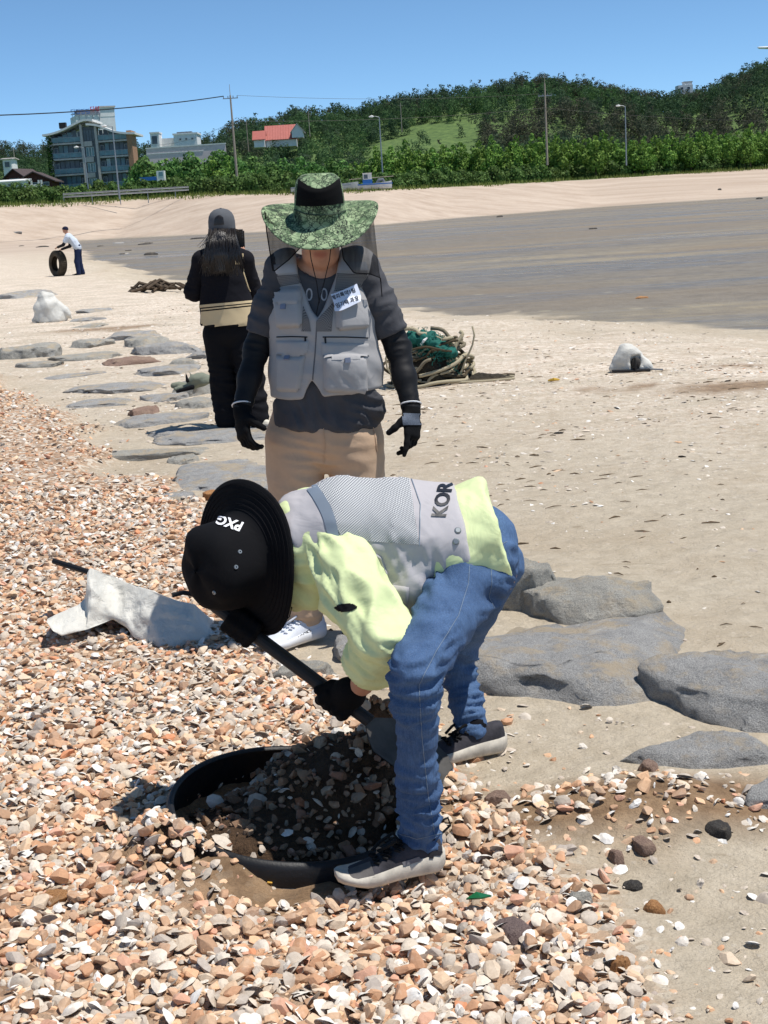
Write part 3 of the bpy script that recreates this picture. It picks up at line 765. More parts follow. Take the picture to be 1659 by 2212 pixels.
def resort():
    r = np.random.default_rng(31)
    O = at(205, 404, 270); O[2] -= .2
    t = thing('resort_building', 'four storey glass fronted resort with a wavy white roof', 'building', O)
    P = lambda n, m, lo, hi: boxpart(n, m, t, O, lo, hi)
    P('rear_wall', M_DARKWALL, (-7.9, 1.5, -1), (7.4, 9, 10.0))
    P('party_wall', M_BRICK, (7.15, -.2, -1), (8.1, 5.2, 10.4))
    P('end_wall', M_GREY, (-8.1, .1, -1), (-7.5, 9.2, 10.4))
    for x in (-1.75, 1.05): P('pillar', M_GREY, (x, -.35, -1), (x + .45, 1.5, 12.0 if x < 0 else 11.5))
    fl = [.0, 2.95, 5.9, 8.8]
    for f in fl:
        for x0, x1 in ((-7.5, -1.75), (1.5, 7.15)):
            P('floor_slab', M_GREY, (x0, -.1, f - .32), (x1, 1.5, f))
            rl = P('balcony_rail', GLS[1], (x0 + .05, -.06, f + .12), (x1 - .05, -.02, f + .95))
            mb = MB(); mb.box(O + V3(x0, -.1, f + .95), O + V3(x1, .0, f + 1.03))
            for q in np.linspace(x0 + .1, x1 - .1, 6): mb.box(O + V3(q - .03, -.09, f), O + V3(q + .03, -.065, f + .95))
            mb.build('handrail', M_STEEL, rl)
            n = 6; w = (x1 - x0) / n
            for i in range(n):
                zt = f + 2.55
                if f > 8: zt = f + (1.0 + 1.9 * (i + 1) / n if x0 < 0 else 1.0 + 1.7 * (n - i) / n) - .25
                g = GLS[int(r.choice(4, p=[.45, .25, .15, .15]))]
                if i in (0, n - 1): window(t, O, x0 + i*w + .1, x0 + (i+1)*w - .1, f + .02, min(zt, f + 2.1), 1.38, GLS[0], name='balcony_door')
                else: window(t, O, x0 + i*w + .02, x0 + (i+1)*w - .02, f + .05, zt, 1.42, g, fm=M_DARKWALL)
    P('stair_wall', M_DARKWALL, (-1.3, .3, -1), (1.05, 1.5, 11.6))
    for f in fl[:3]:
        P('stair_panel', M_GREY, (-1.3, -.05, f + 2.0), (.35, .29, f + 2.95))
        for i, (x0, x1) in enumerate(((-1.0, -.45), (-.42, .05), (.08, .55))): window(t, O, x0, x1, f + .1, f + 1.85, .22, GLS[(i*2 + 1) % 4])
    for i in range(4): window(t, O, -1.2 + i*.55, -.7 + i*.55, 8.9, 11.0, .22, GLS[0], fm=M_DARKWALL)
    # wavy roof in two leaves
    def leaf(xs, zs, nm):
        xx = np.linspace(xs[0], xs[-1], 24); zz = np.interp(xx, xs, zs); zz = np.convolve(np.pad(zz, 3, 'edge'), np.ones(7) / 7, 'valid')
        G = np.array([[(a, y, b + dz) for (y, dz) in ((-.9, 0), (-.9, .38), (9.6, .38), (9.6, 0))] for a, b in zip(xx, zz)]) + O
        mb = MB(); mb.grid(G, close_v=True)
        mb.F.setdefault(4, []).append(np.array([[0, 1, 2, 3], [95, 94, 93, 92]])); mb.build(nm, M_WHITE, t)
    leaf([-8.9, -7, -4.5, -2, -.5, .6, 1.0], [10.2, 10.35, 11.1, 12.2, 12.75, 12.7, 12.3], 'roof')
    leaf([-.35, 1.0, 2.5, 4.2, 6.2, 8.9], [11.75, 11.75, 11.2, 10.3, 9.75, 9.55], 'roof')
    tk = boxpart('water_tank', M_BLACK, t, O, (-6.2, 2.5, 11.7), (-4.9, 3.7, 12.8))
    boxpart('tank_stand', M_STEEL, tk, O, (-6.0, 2.6, 10.5), (-5.1, 3.6, 11.7))
    C = np.array([[-8.0 + r.normal()*.15, -.1, z] for z in np.linspace(-.5, 10, 22)]); V, F, sh = leaf_cloud(C, np.full(22, .62), 1500, .16, r)
    link('ivy', mesh_np('ivy', V + O, F, False, [M_IVY], {'shade': sh}), t)
resort()
def hotel():
    O = at(256, 330, 335); O[2] -= 12; rz = .36
    t = thing('hotel_block', 'tall white block with a rooftop sign behind the wavy roofed resort', 'building', O)
    B = lambda n, m, lo, hi: boxpart(n, m, t, O, lo, hi, rz)
    zt = at(256, 246, 335)[2] - O[2]; z2 = at(256, 231, 335)[2] - O[2]
    B('wall', M_OFFWHITE, (-9.3, 0, 0), (0, 8, zt))
    B('stair_tower', M_OFFWHITE, (-3.4, -.05, zt - .5), (.05, 8.05, z2))
    B('tower_cap', M_GREY, (-3.6, -.3, z2), (.3, 8.3, z2 + .35))
    for x0, x1, dz in ((-4.6, -3.6, -2.9), (-6.6, -5.0, -3.1), (-3.9, -3.0, -5.6)): window(t, O, x0, x1, zt + dz, zt + dz + 1.3, -.1, GLS[0], rz)
    O2 = O; c, s = math.cos(rz), math.sin(rz)
    # windows on the right face
    def side(y0, y1, z0, z1):
        boxpart('window', GLS[0], t, O2, (.0, y0, z0), (.12, y1, z1), rz)
    side(.8, 6.5, z2 - 2.2, z2 - .9); side(2.2, 2.8, zt - 2.6, zt - 2.1); side(4, 4.6, zt - 2.6, zt - 2.1); side(2.0, 7.2, zt - 6.5, zt - 4.2)
    sg = thing('rooftop_sign', 'blue and red rooftop letter sign on the white block', 'sign', O + V3(-6, 0, zt)); 
    boxpart('sign_frame', M_STEEL, sg, O, (-10.4, -.25, zt + .1), (-3.4, -.15, zt + .3), rz)
    for q in range(5): boxpart('support', M_STEEL, sg, O, (-10.1 + 1.6*q, -.2, zt - 1.2), (-10.0 + 1.6*q, -.05, zt + .1), rz)
    M_BS = plain('sign_blue', srgb(58, 110, 180), .5, .05); M_RS = plain('sign_red', srgb(206, 66, 92), .5, .05)
    for i in range(6):
        mb = MB(); x = -10.3 + i*1.15; M = frame_matrix(O, (c, s, 0), (-s, c, 0), (0, 0, 1)); z = zt + .35
        dz = .5 if i > 3 else 0
        for lo, hi in (((x, z+dz+.85), (x+.6, z+dz+1.0)), ((x, z+dz+.35), (x+.15, z+dz+.85)), ((x+.15, z+dz+.35), (x+.6, z+dz+.5)), ((x+.75, z+dz), (x+.9, z+dz+1.1)), ((x+.15, z+dz), (x+.75, z+dz+.14))):
            mb.box((lo[0], -.3, lo[1]), (hi[0], -.2, hi[1]), M)
        mb.build('sign_letter', M_BS if i < 4 else M_RS, sg)
    boxpart('machine_room', M_DARKWALL, t, O, (-8.5, 2, zt), (-4.2, 6, zt + 1.4), rz)
hotel()
def gable_house(name, label, px, py, Y, w, d, hw, hr, wall, roof, rz=0.0, win=2, overhang=.5):
    O = at(px, py, Y); O[2] -= .4
    t = thing(name, label, 'house', O)
    c, s = math.cos(rz), math.sin(rz); M = frame_matrix(O, (c, s, 0), (-s, c, 0), (0, 0, 1))
    mb = MB(); mb.box((-w/2, 0, -1), (w/2, d, hw), M)
    V = np.array([(-w/2, .01, hw), (w/2, .01, hw), (0, .01, hw+hr), (-w/2, d-.01, hw), (w/2, d-.01, hw), (0, d-.01, hw+hr)]) @ M[:3, :3].T + O
    mb.add(V, [np.array([[0, 1, 2], [3, 5, 4]])]); mb.build('wall', wall, t)
    for sg in (-1, 1):
        e = V3(sg*(w/2 + overhang), 0, hw - hr*overhang/(w/2)); k = V3(0, 0, hw + hr)
        P = []
        for q in (e, k):
            for yy in (-overhang, d + overhang):
                for dz in (0.0, .2): P.append((q[0], yy, q[2] + dz + .02))
        P = np.array(P) @ M[:3, :3].T + O
        MB().add(P, np.array([[0, 2, 3, 1], [4, 5, 7, 6], [0, 1, 5, 4], [2, 6, 7, 3], [0, 4, 6, 2], [1, 3, 7, 5]])).build('roof', roof, t)
    for i in range(win):
        x = -w/2 + (i + .5) * w / win
        window(t, O, x - w/win*.28, x + w/win*.28, hw*.35, hw*.8, -.06, GLS[0], rz)
    return t, O, M
def eave_house(name, label, px0, px1, py, Y, d, hw, hr, wall, roof, win=4, seams=False, cat='house'):
    """ridge along x, roof slope facing the beach"""
    O = at((px0 + px1) / 2, py, Y); w = (px1 - px0) / FPX * Y * 1.0; O[2] -= .3
    t = thing(name, label, cat, O)
    mb = MB(); mb.box(O + V3(-w/2, 0, -1), O + V3(w/2, d, hw))
    V = np.array([(-w/2+.01, 0, hw), (-w/2+.01, d, hw), (-w/2+.01, d/2, hw+hr), (w/2-.01, 0, hw), (w/2-.01, d, hw), (w/2-.01, d/2, hw+hr)]) + O
    mb.add(V, [np.array([[0, 2, 1], [3, 4, 5]])]); mb.build('wall', wall, t)
    for sg in (-1, 1):
        y0 = d/2 + sg*(d/2 + .6); z0 = hw - hr*.6/(d/2); P = []
        for (yy, zz) in ((y0, z0), (d/2, hw + hr)):
            for xx in (-w/2 - .4, w/2 + .4):
                for dz in (.02, .2): P.append((xx, yy, zz + dz))
        rf = MB().add(np.array(P) + O, np.array([[0, 2, 3, 1], [4, 5, 7, 6], [0, 1, 5, 4], [2, 6, 7, 3], [0, 4, 6, 2], [1, 3, 7, 5]])).build('roof', roof, t)
        if seams and sg < 0:
            for q in np.linspace(-w/2 - .3, w/2 + .3, 13):
                MB().tube([O + V3(q, y0, z0 + .22), O + V3(q, d/2, hw + hr + .22)], .05, 4).build('roof_seam', roof, rf)
    for i in range(win):
        x = -w/2 + (i + .5) * w / win
        window(t, O, x - w/win*.3, x + w/win*.3, hw*.3, hw*.8, -.06, GLS[0])
    return t, O
gable_house('house', 'dark gabled house highest of the two beside the low white kitchen block', 33, 396, 262, 3.6, 7, 1.6, 1.3, M_WOODRED, M_ROOFDARK, -.25, 1)
gable_house('house', 'wide low dark gabled house with a veranda left of the resort', 76, 404, 255, 6.2, 8, 1.5, 1.5, M_WOODRED, M_ROOFDARK, .05, 3, .8)
eave_house('kitchen_block', 'low white flat block with blue windows at the far left edge', -6, 50, 408, 245, 4, 1.5, .25, M_WHITE, M_WHITE, 5)
eave_house('house', 'grey two storey house on the slope above the dark gabled houses', 8, 26, 366, 300, 5, 2.4, .2, M_OFFWHITE, M_GREY, 1)
gable_house('house', 'brown roofed house hidden in trees just right of the resort', 316, 396, 276, 4.2, 6, 2.0, 1.3, M_BRICK, M_ROOFDARK, .3, 2)
def veranda():
    O = at(72, 407, 249); t = thing('veranda_wall', 'white parapet with short posts in front of the dark gabled house', 'wall', O)
    boxpart('parapet', M_WHITE, t, O, (-1.6, 0, -.5), (1.6, .2, .7))
    for x in (-1.5, -.4, .9, 1.4): boxpart('post', M_WHITE, t, O, (x, .02, .7), (x + .3, .18, 1.4))
    boxpart('beam', M_WHITE, t, O, (-1.7, -.1, 1.55), (-.2, .3, 1.75))
veranda()
def white_school():
    O = at(404, 318, 335); t = thing('white_hall', 'white flat roofed hall with small square windows above the grove', 'building', O)
    k = 335 / FPX
    B = lambda n, m, x0, x1, y0, y1, d0, d1: boxpart(n, m, t, O, ((x0-404)*k, d0, (318-y1)*k), ((x1-404)*k, d1, (318-y0)*k))
    B('wall', M_OFFWHITE, 378, 426, 292, 340, 0, 8); B('wall', M_OFFWHITE, 345, 380, 296, 340, 3, 8)
    B('stair_tower', M_OFFWHITE, 331, 349, 287, 340, -1, 4); B('tower_cap', M_WHITE, 330, 350, 284, 287, -1.2, 4.2)
    B('tower_window', GLS[0], 334, 345, 292, 308, -1.06, -.95)
    B('parapet', M_OFFWHITE, 376, 428, 289, 292, -.2, 8.2)
    for i in range(4): B('roof_panel', M_DARKWALL, 384 + i*8, 391 + i*8, 286, 289, 1, 3)
    for i in range(3): window(t, O, (389 + i*12.5 - 404)*k, (394 + i*12.5 - 404)*k, (318-304)*k, (318-299)*k, -.06, GLS[0])
    O = at(402, 326, 322); t = thing('long_low_wall', 'long low pinkish white band wall below the white hall', 'wall', O)
    boxpart('wall', plain('pinkish_panel', srgb(226, 206, 204), .8, .08, 1), t, O, (-9.2, 0, -3), (9.2, .4, 1.0)); boxpart('coping', M_WHITE, t, O, (-9.3, -.1, 1.0), (9.3, .5, 1.25)); boxpart('ledge', M_WHITE, t, O, (-9.25, -.08, -.3), (4, -.003, -.1))
white_school()
eave_house('red_roofed_house', 'house with a red metal roof on the wooded slope', 576, 638, 306, 372, 8, 1.2, 3.4, M_OFFWHITE, M_REDROOF, 0, True)
eave_house('shed', 'small shed with a red metal roof left of the red roofed house', 549, 571, 307, 369, 5, 1.2, 1.9, M_OFFWHITE, M_REDROOF, 0, True, 'shed')
def gable_end():
    O = at(643, 297, 370); t = thing('white_gable', 'white gable end joined to the red roofed house', 'house', O)
    MB().add(np.array([(-1.5, 0, 0), (1.5, 0, 0), (1.5, 0, 1.6), (0, 0, 3.4), (-1.5, 0, 1.6), (-1.5, 6, 0), (1.5, 6, 0), (1.5, 6, 1.6), (0, 6, 3.4), (-1.5, 6, 1.6)]) + O, [np.array([[0, 1, 2, 3, 4], [9, 8, 7, 6, 5]]), np.array([[0, 4, 9, 5], [1, 6, 7, 2]])]).build('wall', M_WHITE, t)
    for sg in (-1, 1):
        MB().add(np.array([(sg*1.9, -.3, 1.2), (0, -.3, 3.5), (0, 6.2, 3.5), (sg*1.9, 6.2, 1.2), (sg*1.9, -.3, 1.4), (0, -.3, 3.7), (0, 6.2, 3.7), (sg*1.9, 6.2, 1.4)]) + O, np.array([[0, 1, 2, 3], [4, 7, 6, 5], [0, 4, 5, 1], [3, 2, 6, 7], [0, 3, 7, 4]])).build('roof', M_GREY, t)
gable_end()
def ridge_house():
    O = at(1481, 196, 500); t = thing('hilltop_building', 'small white building among trees on the hilltop', 'building', O); k = 500/FPX
    boxpart('wall', M_OFFWHITE, t, O, (-2.6, 0, -8), (2.6, 5, 2.0)); boxpart('upper_wall', M_OFFWHITE, t, O, (-.3, .5, 2.0), (2.5, 4, 3.0)); boxpart('roof_slab', M_GREY, t, O, (-.5, .3, 3.0), (2.7, 4.2, 3.2))
    window(t, O, -1.8, -.8, .4, 1.3, -.06, GLS[0]); window(t, O, .6, 1.6, .4, 1.3, -.06, GLS[0])
ridge_house()
# ------------------------------------------------------------------ poles, wires, lamps, rail, boats, plane
def utility_pole(px, top, base, Y, label, arm_z=.93):
    a = at(px[1], base, Y); h = at(px[0], top, Y)[2] - a[2]; a[2] -= .5
    t = thing('utility_pole', label, 'pole', a)
    MB().tube([a, a + V3(0, 0, h*.5), a + V3(0, 0, h*.92)], [.2, .16, .12], 10).build('mast', M_CONC, t)
    MB().tube([a + V3(0, 0, h*.92), a + V3(0, 0, h + .5)], [.05, .03], 6).build('lightning_rod', M_CONC, t)
    z = h * arm_z * .95
    MB().box(a + V3(-1.1, -.08, z), a + V3(1.1, .02, z + .12)).build('crossarm', M_STEEL, t)
    for x in (-1.0, -.35, .4, 1.0):
        MB().tube([a + V3(x, -.03, z + .12), a + V3(x, -.03, z + .42)], [.07, .05], 6).build('insulator', M_DARKWALL, t)
    return t, a, z
pA = utility_pole((494, 512), 182, 383, 205, 'concrete utility pole rising between resort and hatted man')
pB = utility_pole((1174, 1182), 158, 350, 226, 'concrete utility pole standing before the right half of the hill', .82)
def wire(name, label, pts, r=.03):
    P = []
    for a, b in zip(pts[:-1], pts[1:]):
        a = np.asarray(a, float); b = np.asarray(b, float); n = 14; L = np.linalg.norm(b - a)
        for i in range(n + (1 if b is pts[-1] else 0)):
            q = i / n; P.append(a + (b - a)*q - V3(0, 0, L*.05*q*(1 - q)))
    P.append(np.asarray(pts[-1], float))
    tag(MB().tube(P, r, 5).build(name, M_BLACK), label, 'wire')
aA, zA = pA[1], pA[2]; aB, zB = pB[1], pB[2]
wire('power_line', 'thick dark power line crossing the sky left of the utility pole', [at(-260, 252, 150), aA + V3(-1, 0, zA + .42)], .07)
wire('power_line', 'thin power line fading right from the tall utility pole', [aA + V3(1, 0, zA + .42), aB + V3(-1, 0, zB + .42)], .022)
wire('cable', 'thin cable strung low from the right utility pole to the tall one', [aA + V3(.1, -.2, 8.5), aB + V3(-.1, -.2, 9.0), at(1800, 262, 240)], .022)
wire('cable', 'thin cable left of the tall utility pole behind the resort', [at(-40, 308, 300), at(300, 312, 300), aA + V3(0, .2, 8.4)], .02)
def street_lamp(px, top, base, Y, label, arm=-1):
    a = at(px, base, Y); h = at(px, top, Y)[2] - a[2]; a[2] -= .4; h += .4
    t = thing('street_lamp', label, 'street lamp', a, 'street lamps along the shore road')
    MB().tube([a, a + V3(0, 0, h)], [.13, .07], 8).build('pole', M_STEEL, t)
    MB().tube([a + V3(0, 0, h - .05), a + V3(arm*.5, 0, h + .1), a + V3(arm*1.0, 0, h + .12)], .05, 6).build('arm', M_STEEL, t)
    G = MB(); G.tube([a + V3(arm*.8, 0, h + .1), a + V3(arm*1.1, 0, h + .12), a + V3(arm*1.5, 0, h + .08)], [.1, .19, .08], 8); G.build('lamp_head', M_WHITE, t)
street_lamp(828, 252, 402, 204, 'street lamp standing behind the stranded blue cabin boat')
street_lamp(1353, 229, 352, 226, 'street lamp at the right between the two groups of planted trees', -1)
street_lamp(258, 272, 424, 201, 'street lamp in front of the right wing of the resort', -1)
street_lamp(190, 318, 404, 216, 'short street lamp before the left wing of the resort', -1)
for px, tp, bs, Y, lb in ((867, 222, 262, 400, 'thin pole rising from the wood behind the boat'), (668, 240, 272, 400, 'thin pole in the wood above the red roof'), (506, 262, 300, 380, 'thin pole left of the red shed, nearest the tall utility pole'), (535, 262, 303, 380, 'thin pole just left of the red shed'), (32, 318, 350, 320, 'distant pole with crossarms above the grey house')):
    a = at(px, bs, Y); h = at(px, tp, Y)[2] - a[2]; a[2] -= 3
    t = thing('distant_pole', lb, 'pole', a)
    MB().tube([a, a + V3(0, 0, h + 3)], [.15, .1], 6).build('mast', M_CONC, t); MB().box(a + V3(-.8, -.05, h + 2.2), a + V3(.8, .05, h + 2.3)).build('crossarm', M_CONC, t)
def guard_rail():
    x = np.linspace(-44, -26, 10); Y = Yfar(x) + 33; Y = np.linspace(Y[0], Y[-1], 10); z = ground_z(x, Y)
    z = np.linspace(z[0], z[-1], 10) + .15
    t = thing('guard_rail', 'silver roadside guard rail below the resort', 'guard rail', (x[0], Y[0], z[0]))
    for h in (.55, .95):
        G = np.array([[(a, b + dy, c + h + dz) for dy, dz in ((0, 0), (-.06, .08), (0, .16), (-.06, .24), (-.03, .26), (.05, .16), (-.02, .08), (.05, 0))] for a, b, c in zip(x, Y, z)])
        MB().grid(G, close_v=True).build('rail', M_STEEL, t)
    for a, b, c in zip(x[::2], Y[::2], z[::2]): MB().tube([(a, b + .12, c - .9), (a, b + .12, c + 1.25)], .07, 8).build('post', M_STEEL, t)
guard_rail()
M_HULL = plain('hull_white', srgb(206, 208, 206), .5, .12, 1.5); M_BLUE = plain('boat_blue', srgb(52, 108, 178), .5, .12, 2)
def hull(root, O, L, w, h, m):
    n = 14; G = []
    for i in range(n):
        q = i/(n - 1); bw = w/2*min(1, (1.02 - q)**.45 * 1.15); x = (q - .5)*L; sh = .25*q**3
        G.append([(x, -bw, h + sh), (x, -bw*.85, h*.3), (x, -bw*.4, 0), (x, bw*.4, 0), (x, bw*.85, h*.3), (x, bw, h + sh), (x, bw*.85, h - .1 + sh), (x, -bw*.85, h - .1 + sh)])
    mb = MB(); mb.grid(np.array(G) + O, close_v=True); mb.F.setdefault(8, []).append(np.arange(8)[None]); mb.F[8].append(np.arange(8)[::-1][None] + (n-1)*8)
    return mb.build('hull', m, root)
def boats():
    x = at(808, 400, 199)[0]; Y = Yfar(x) + 33; O = V3(x, Y, ground_z(x, Y) + .15)
    t = thing('stranded_boat', 'small white boat with a blue and white cabin drawn up under the hedge', 'boat', O)
    hull(t, O, 4.6, 1.5, .75, M_HULL)
    MB().box(O + V3(-2.3, -.82, .58), O + V3(2.4, -.76, .72)).build('gunwale', M_BLUE, t)
    cb = MB().box(O + V3(-1.6, -.5, .7), O + V3(-.3, .5, 1.3)).build('cabin', M_BLUE, t)
    MB().box(O + V3(-1.55, -.48, 1.3), O + V3(-.35, .48, 2.1)).build('wheelhouse', M_WHITE, t)
    MB().box(O + V3(-1.4, -.52, 1.42), O + V3(-.9, -.49, 1.95)).build('window', GLS[0], cb); MB().box(O + V3(-1.6, -.55, 2.1), O + V3(-.3, .55, 2.16)).build('cabin_roof', M_WHITE, cb)
    MB().tube([O + V3(.3, -.1, .7), O + V3(.6, -.1, 1.15), O + V3(1.1, -.1, 1.2), O + V3(1.3, -.1, .7)], .22, 8).build('engine_cover', M_DARKWALL, t)
    MB().tube([O + V3(-3.4, .2, 1.45), O + V3(2.6, .2, 1.55)], .05, 6).build('boom', M_CONC, t)
    x = at(706, 402, 199)[0]; Y = Yfar(x) + 34; O = V3(x, Y, ground_z(x, Y) + .1)
    t = thing('stranded_skiff', 'long low grey white skiff lying on the sand behind the hatted man', 'boat', O); hull(t, O, 9.2, 1.8, .8, M_HULL)
    MB().box(O + V3(-4.6, -1.0, .62), O + V3(3.6, -.94, .74)).build('gunwale', M_STEEL, t)
    MB().box(O + V3(-3, -.7, .5), O + V3(-2.7, .7, .6)).build('thwart', M_CONC, t); MB().box(O + V3(0, -.8, .5), O + V3(.3, .8, .6)).build('thwart', M_CONC, t)
boats()
def truck():
    O = at(343, 390, 236); O[2] -= .6; t = thing('parked_truck', 'small white truck half hidden by shrubs right of the resort', 'truck', O)
    MB().box(O + V3(-.3, 0, .5), O + V3(1.0, 1.7, 2.2)).build('cab', M_WHITE, t); MB().box(O + V3(-3.2, 0, .7), O + V3(-.35, 1.7, 1.3)).build('bed', M_BLUE, t)
    MB().box(O + V3(.1, -.03, 1.3), O + V3(.8, -.004, 2.0)).build('window', GLS[1], t)
    for x in (-2.4, .4): MB().lathe([(0, -.1), (.35, -.1), (.35, .1), (0, .1)], 16, frame_matrix(O + V3(x, .05, .38), (1, 0, 0), (0, 0, 1), (0, -1, 0))).build('wheel', M_BLACK, t)
truck()
def plane():
    O = at(1654, 103, 1500); t = thing('aeroplane', 'tiny white aeroplane low in the sky at the right edge', 'aeroplane', O)
    MB().tube([O + V3(-9, 0, .8), O + V3(-7, 0, .3), O + V3(0, 0, 0), O + V3(8, 0, -.6), O + V3(10, 0, -1)], [.3, 1.2, 1.5, 1.4, .3], 10).build('fuselage', M_WHITE, t, True)
    for s in (-1, 1): MB().add(np.array([(-1, s*1, -.5), (2, s*1, -.6), (4.5, s*11, .5), (3, s*11, .5), (-1, s*1, -.7), (2, s*1, -.8), (4.5, s*11, .4), (3, s*11, .4)]) + O, np.array([[0, 1, 2, 3], [7, 6, 5, 4], [0, 4, 5, 1], [2, 6, 7, 3], [1, 5, 6, 2], [0, 3, 7, 4]])).build('wing', M_STEEL, t)
    MB().add(np.array([(7, -.1, .6), (9.5, -.1, .4), (10.5, -.1, 4), (9.5, -.1, 4), (7, .1, .6), (9.5, .1, .4), (10.5, .1, 4), (9.5, .1, 4)]) + O, np.array([[0, 1, 2, 3], [7, 6, 5, 4], [0, 4, 5, 1], [1, 5, 6, 2], [2, 6, 7, 3], [3, 7, 4, 0]])).build('tail_fin', M_WHITE, t)
plane()
# ------------------------------------------------------------------ implicit-surface modelling for bodies, cloth, rocks
class Sdf:
    def __init__(s): s.ops = []; s.lo = []; s.hi = []
    def _bb(s, *pr):
        for p, r in pr:
            p = np.asarray(p, float); s.lo.append(p - r); s.hi.append(p + r)
    def cap(s, a, b, ra, rb=None, k=.02, op='u'):
        a = np.asarray(a, float); b = np.asarray(b, float); rb = ra if rb is None else rb
        d = b - a; L2 = max(d @ d, 1e-12)
        def f(P):
            q = P - a; h = np.clip((q @ d) / L2, 0, 1)
            return np.linalg.norm(q - h[:, None] * d, axis=1) - (ra + (rb - ra) * h)
        if op == 'u': s._bb((a, ra), (b, rb))
        s.ops.append((op, f, k)); return s
    def ell(s, c, r, M=None, k=.02, op='u'):
        c = np.asarray(c, float); r = np.asarray(r, float); A = np.eye(3) if M is None else np.asarray(M)[:3, :3]
        def f(P):
            q = (P - c) @ A; k0 = np.linalg.norm(q / r, axis=1); k1 = np.linalg.norm(q / (r * r), axis=1)
            return k0 * (k0 - 1) / (k1 + 1e-9)
        if op == 'u': s._bb((c, r.max()))
        s.ops.append((op, f, k)); return s
    def loft(s, pts, ru, rv, side, k=.03, kk=.02, op='u'):
        """chain of elliptical sections: ru along side, rv across"""
        pts = np.asarray(pts, float); n = len(pts); ru = np.broadcast_to(ru, n); rv = np.broadcast_to(rv, n)
        side = np.asarray(side, float); side = np.broadcast_to(side, (n, 3))
        def f(P):
            out = None
            for i in range(n - 1):
                a, d = pts[i], pts[i+1] - pts[i]; L2 = d @ d; q = P - a; h = np.clip((q @ d) / L2, 0, 1)
                q = q - h[:, None] * d; ax = d / math.sqrt(L2)
                sd = unit(side[i] - ax * (side[i] @ ax)); fr = np.cross(ax, sd)
                a_u = ru[i] + (ru[i+1] - ru[i]) * h; a_v = rv[i] + (rv[i+1] - rv[i]) * h; mn = np.minimum(a_u, a_v)
                e = (np.sqrt(((q @ sd) / a_u) ** 2 + ((q @ fr) / a_v) ** 2 + ((q @ ax) / mn) ** 2) - 1) * mn
                out = e if out is None else smin(out, e, kk)
            return out
        if op == 'u': s._bb(*[(p, max(a, b)) for p, a, b in zip(pts, ru, rv)])
        s.ops.append((op, f, k)); return s
    def chain(s, pts, rs, k=.02):
        for a, b, r0, r1 in zip(pts[:-1], pts[1:], rs[:-1], rs[1:]): s.cap(a, b, r0, r1, k)
        return s
    def cut(s, p, n, k=.004):
        """removes the side n points to"""
        p = np.asarray(p, float); n = unit(n)
        s.ops.append(('i', lambda P: (P - p) @ n, k)); return s
    def sub(s, f, k=.01): s.ops.append(('s', f, k)); return s
    def val(s, P):
        d = None
        for op, f, k in s.ops:
            v = f(P)
            if d is None: d = v
            elif op == 'u': d = smin(d, v, k)
            elif op == 'i': d = -smin(-d, -v, k)
            else: d = -smin(-d, v, k)
        return d
    def mesh(s, h, disp=None, pad=.02, relax=1):
        """surface nets at cell size h -> V, quads"""
        lo = np.min(s.lo, 0) - pad; hi = np.max(s.hi, 0) + pad
        B = 4; n = np.maximum(1, np.ceil((hi - lo) / (h * B)).astype(int))
        cx = [lo[i] + (np.arange(n[i]) + .5) * h * B for i in range(3)]
        G = np.stack(np.meshgrid(*cx, indexing='ij'), -1).reshape(-1, 3)
        dc = s.val(G).reshape(n)
        D = np.repeat(np.repeat(np.repeat(dc, B, 0), B, 1), B, 2).astype(np.float32)
        N = n * B
        act = np.abs(dc) < h * B * 1.35
        bi = np.argwhere(act)
        if not len(bi): raise RuntimeError('empty sdf')
        o = np.stack(np.meshgrid(*(np.arange(B),) * 3, indexing='ij'), -1).reshape(-1, 3)
        I = (bi[:, None, :] * B + o[None]).reshape(-1, 3)
        for c0 in range(0, len(I), 400000):
            J = I[c0:c0 + 400000]; D[J[:, 0], J[:, 1], J[:, 2]] = s.val(lo + J * h)
        S = D < 0
        cell = np.zeros(N - 1, bool); allin = np.ones(N - 1, bool)
        for a in (0, 1):
            for b in (0, 1):
                for c in (0, 1):
                    t = S[a:N[0]-1+a, b:N[1]-1+b, c:N[2]-1+c]; cell |= t; allin &= t
        cell &= ~allin
        C = np.argwhere(cell); idx = np.full(N - 1, -1, np.int64); idx[C[:, 0], C[:, 1], C[:, 2]] = np.arange(len(C))
        acc = np.zeros((len(C), 3)); cnt = np.zeros(len(C))
        cor = [(a, b, c) for a in (0, 1) for b in (0, 1) for c in (0, 1)]
        val = {k: D[C[:, 0]+k[0], C[:, 1]+k[1], C[:, 2]+k[2]].astype(float) for k in cor}
        for p in cor:
            for ax in range(3):
                if p[ax]: continue
                q = list(p); q[ax] = 1; q = tuple(q); u, v = val[p], val[q]; m = (u < 0) != (v < 0)
                t = np.where(m, u / np.where(u - v == 0, 1, u - v), 0)
                acc[m] += np.array(p) + t[m][:, None] * (np.array(q) - np.array(p)); cnt[m] += 1
        V = lo + (C + acc / cnt[:, None]) * h
        Q = []
        for ax in range(3):
            b, c = (ax + 1) % 3, (ax + 2) % 3
            sl0 = [slice(None)] * 3; sl1 = [slice(None)] * 3; sl0[ax] = slice(0, -1); sl1[ax] = slice(1, None)
            A0, A1 = S[tuple(sl0)], S[tuple(sl1)]; E = np.argwhere(A0 != A1)
            E = E[(E[:, b] > 0) & (E[:, c] > 0) & (E[:, b] < N[b]-1) & (E[:, c] < N[c]-1)]
            flip = A0[E[:, 0], E[:, 1], E[:, 2]]
            def g(db, dc):
                F = E.copy(); F[:, b] += db; F[:, c] += dc; return idx[F[:, 0], F[:, 1], F[:, 2]]
            q = np.stack([g(-1, -1), g(0, -1), g(0, 0), g(-1, 0)], 1)
            q[~flip] = q[~flip][:, ::-1]; Q.append(q[(q >= 0).all(1)])
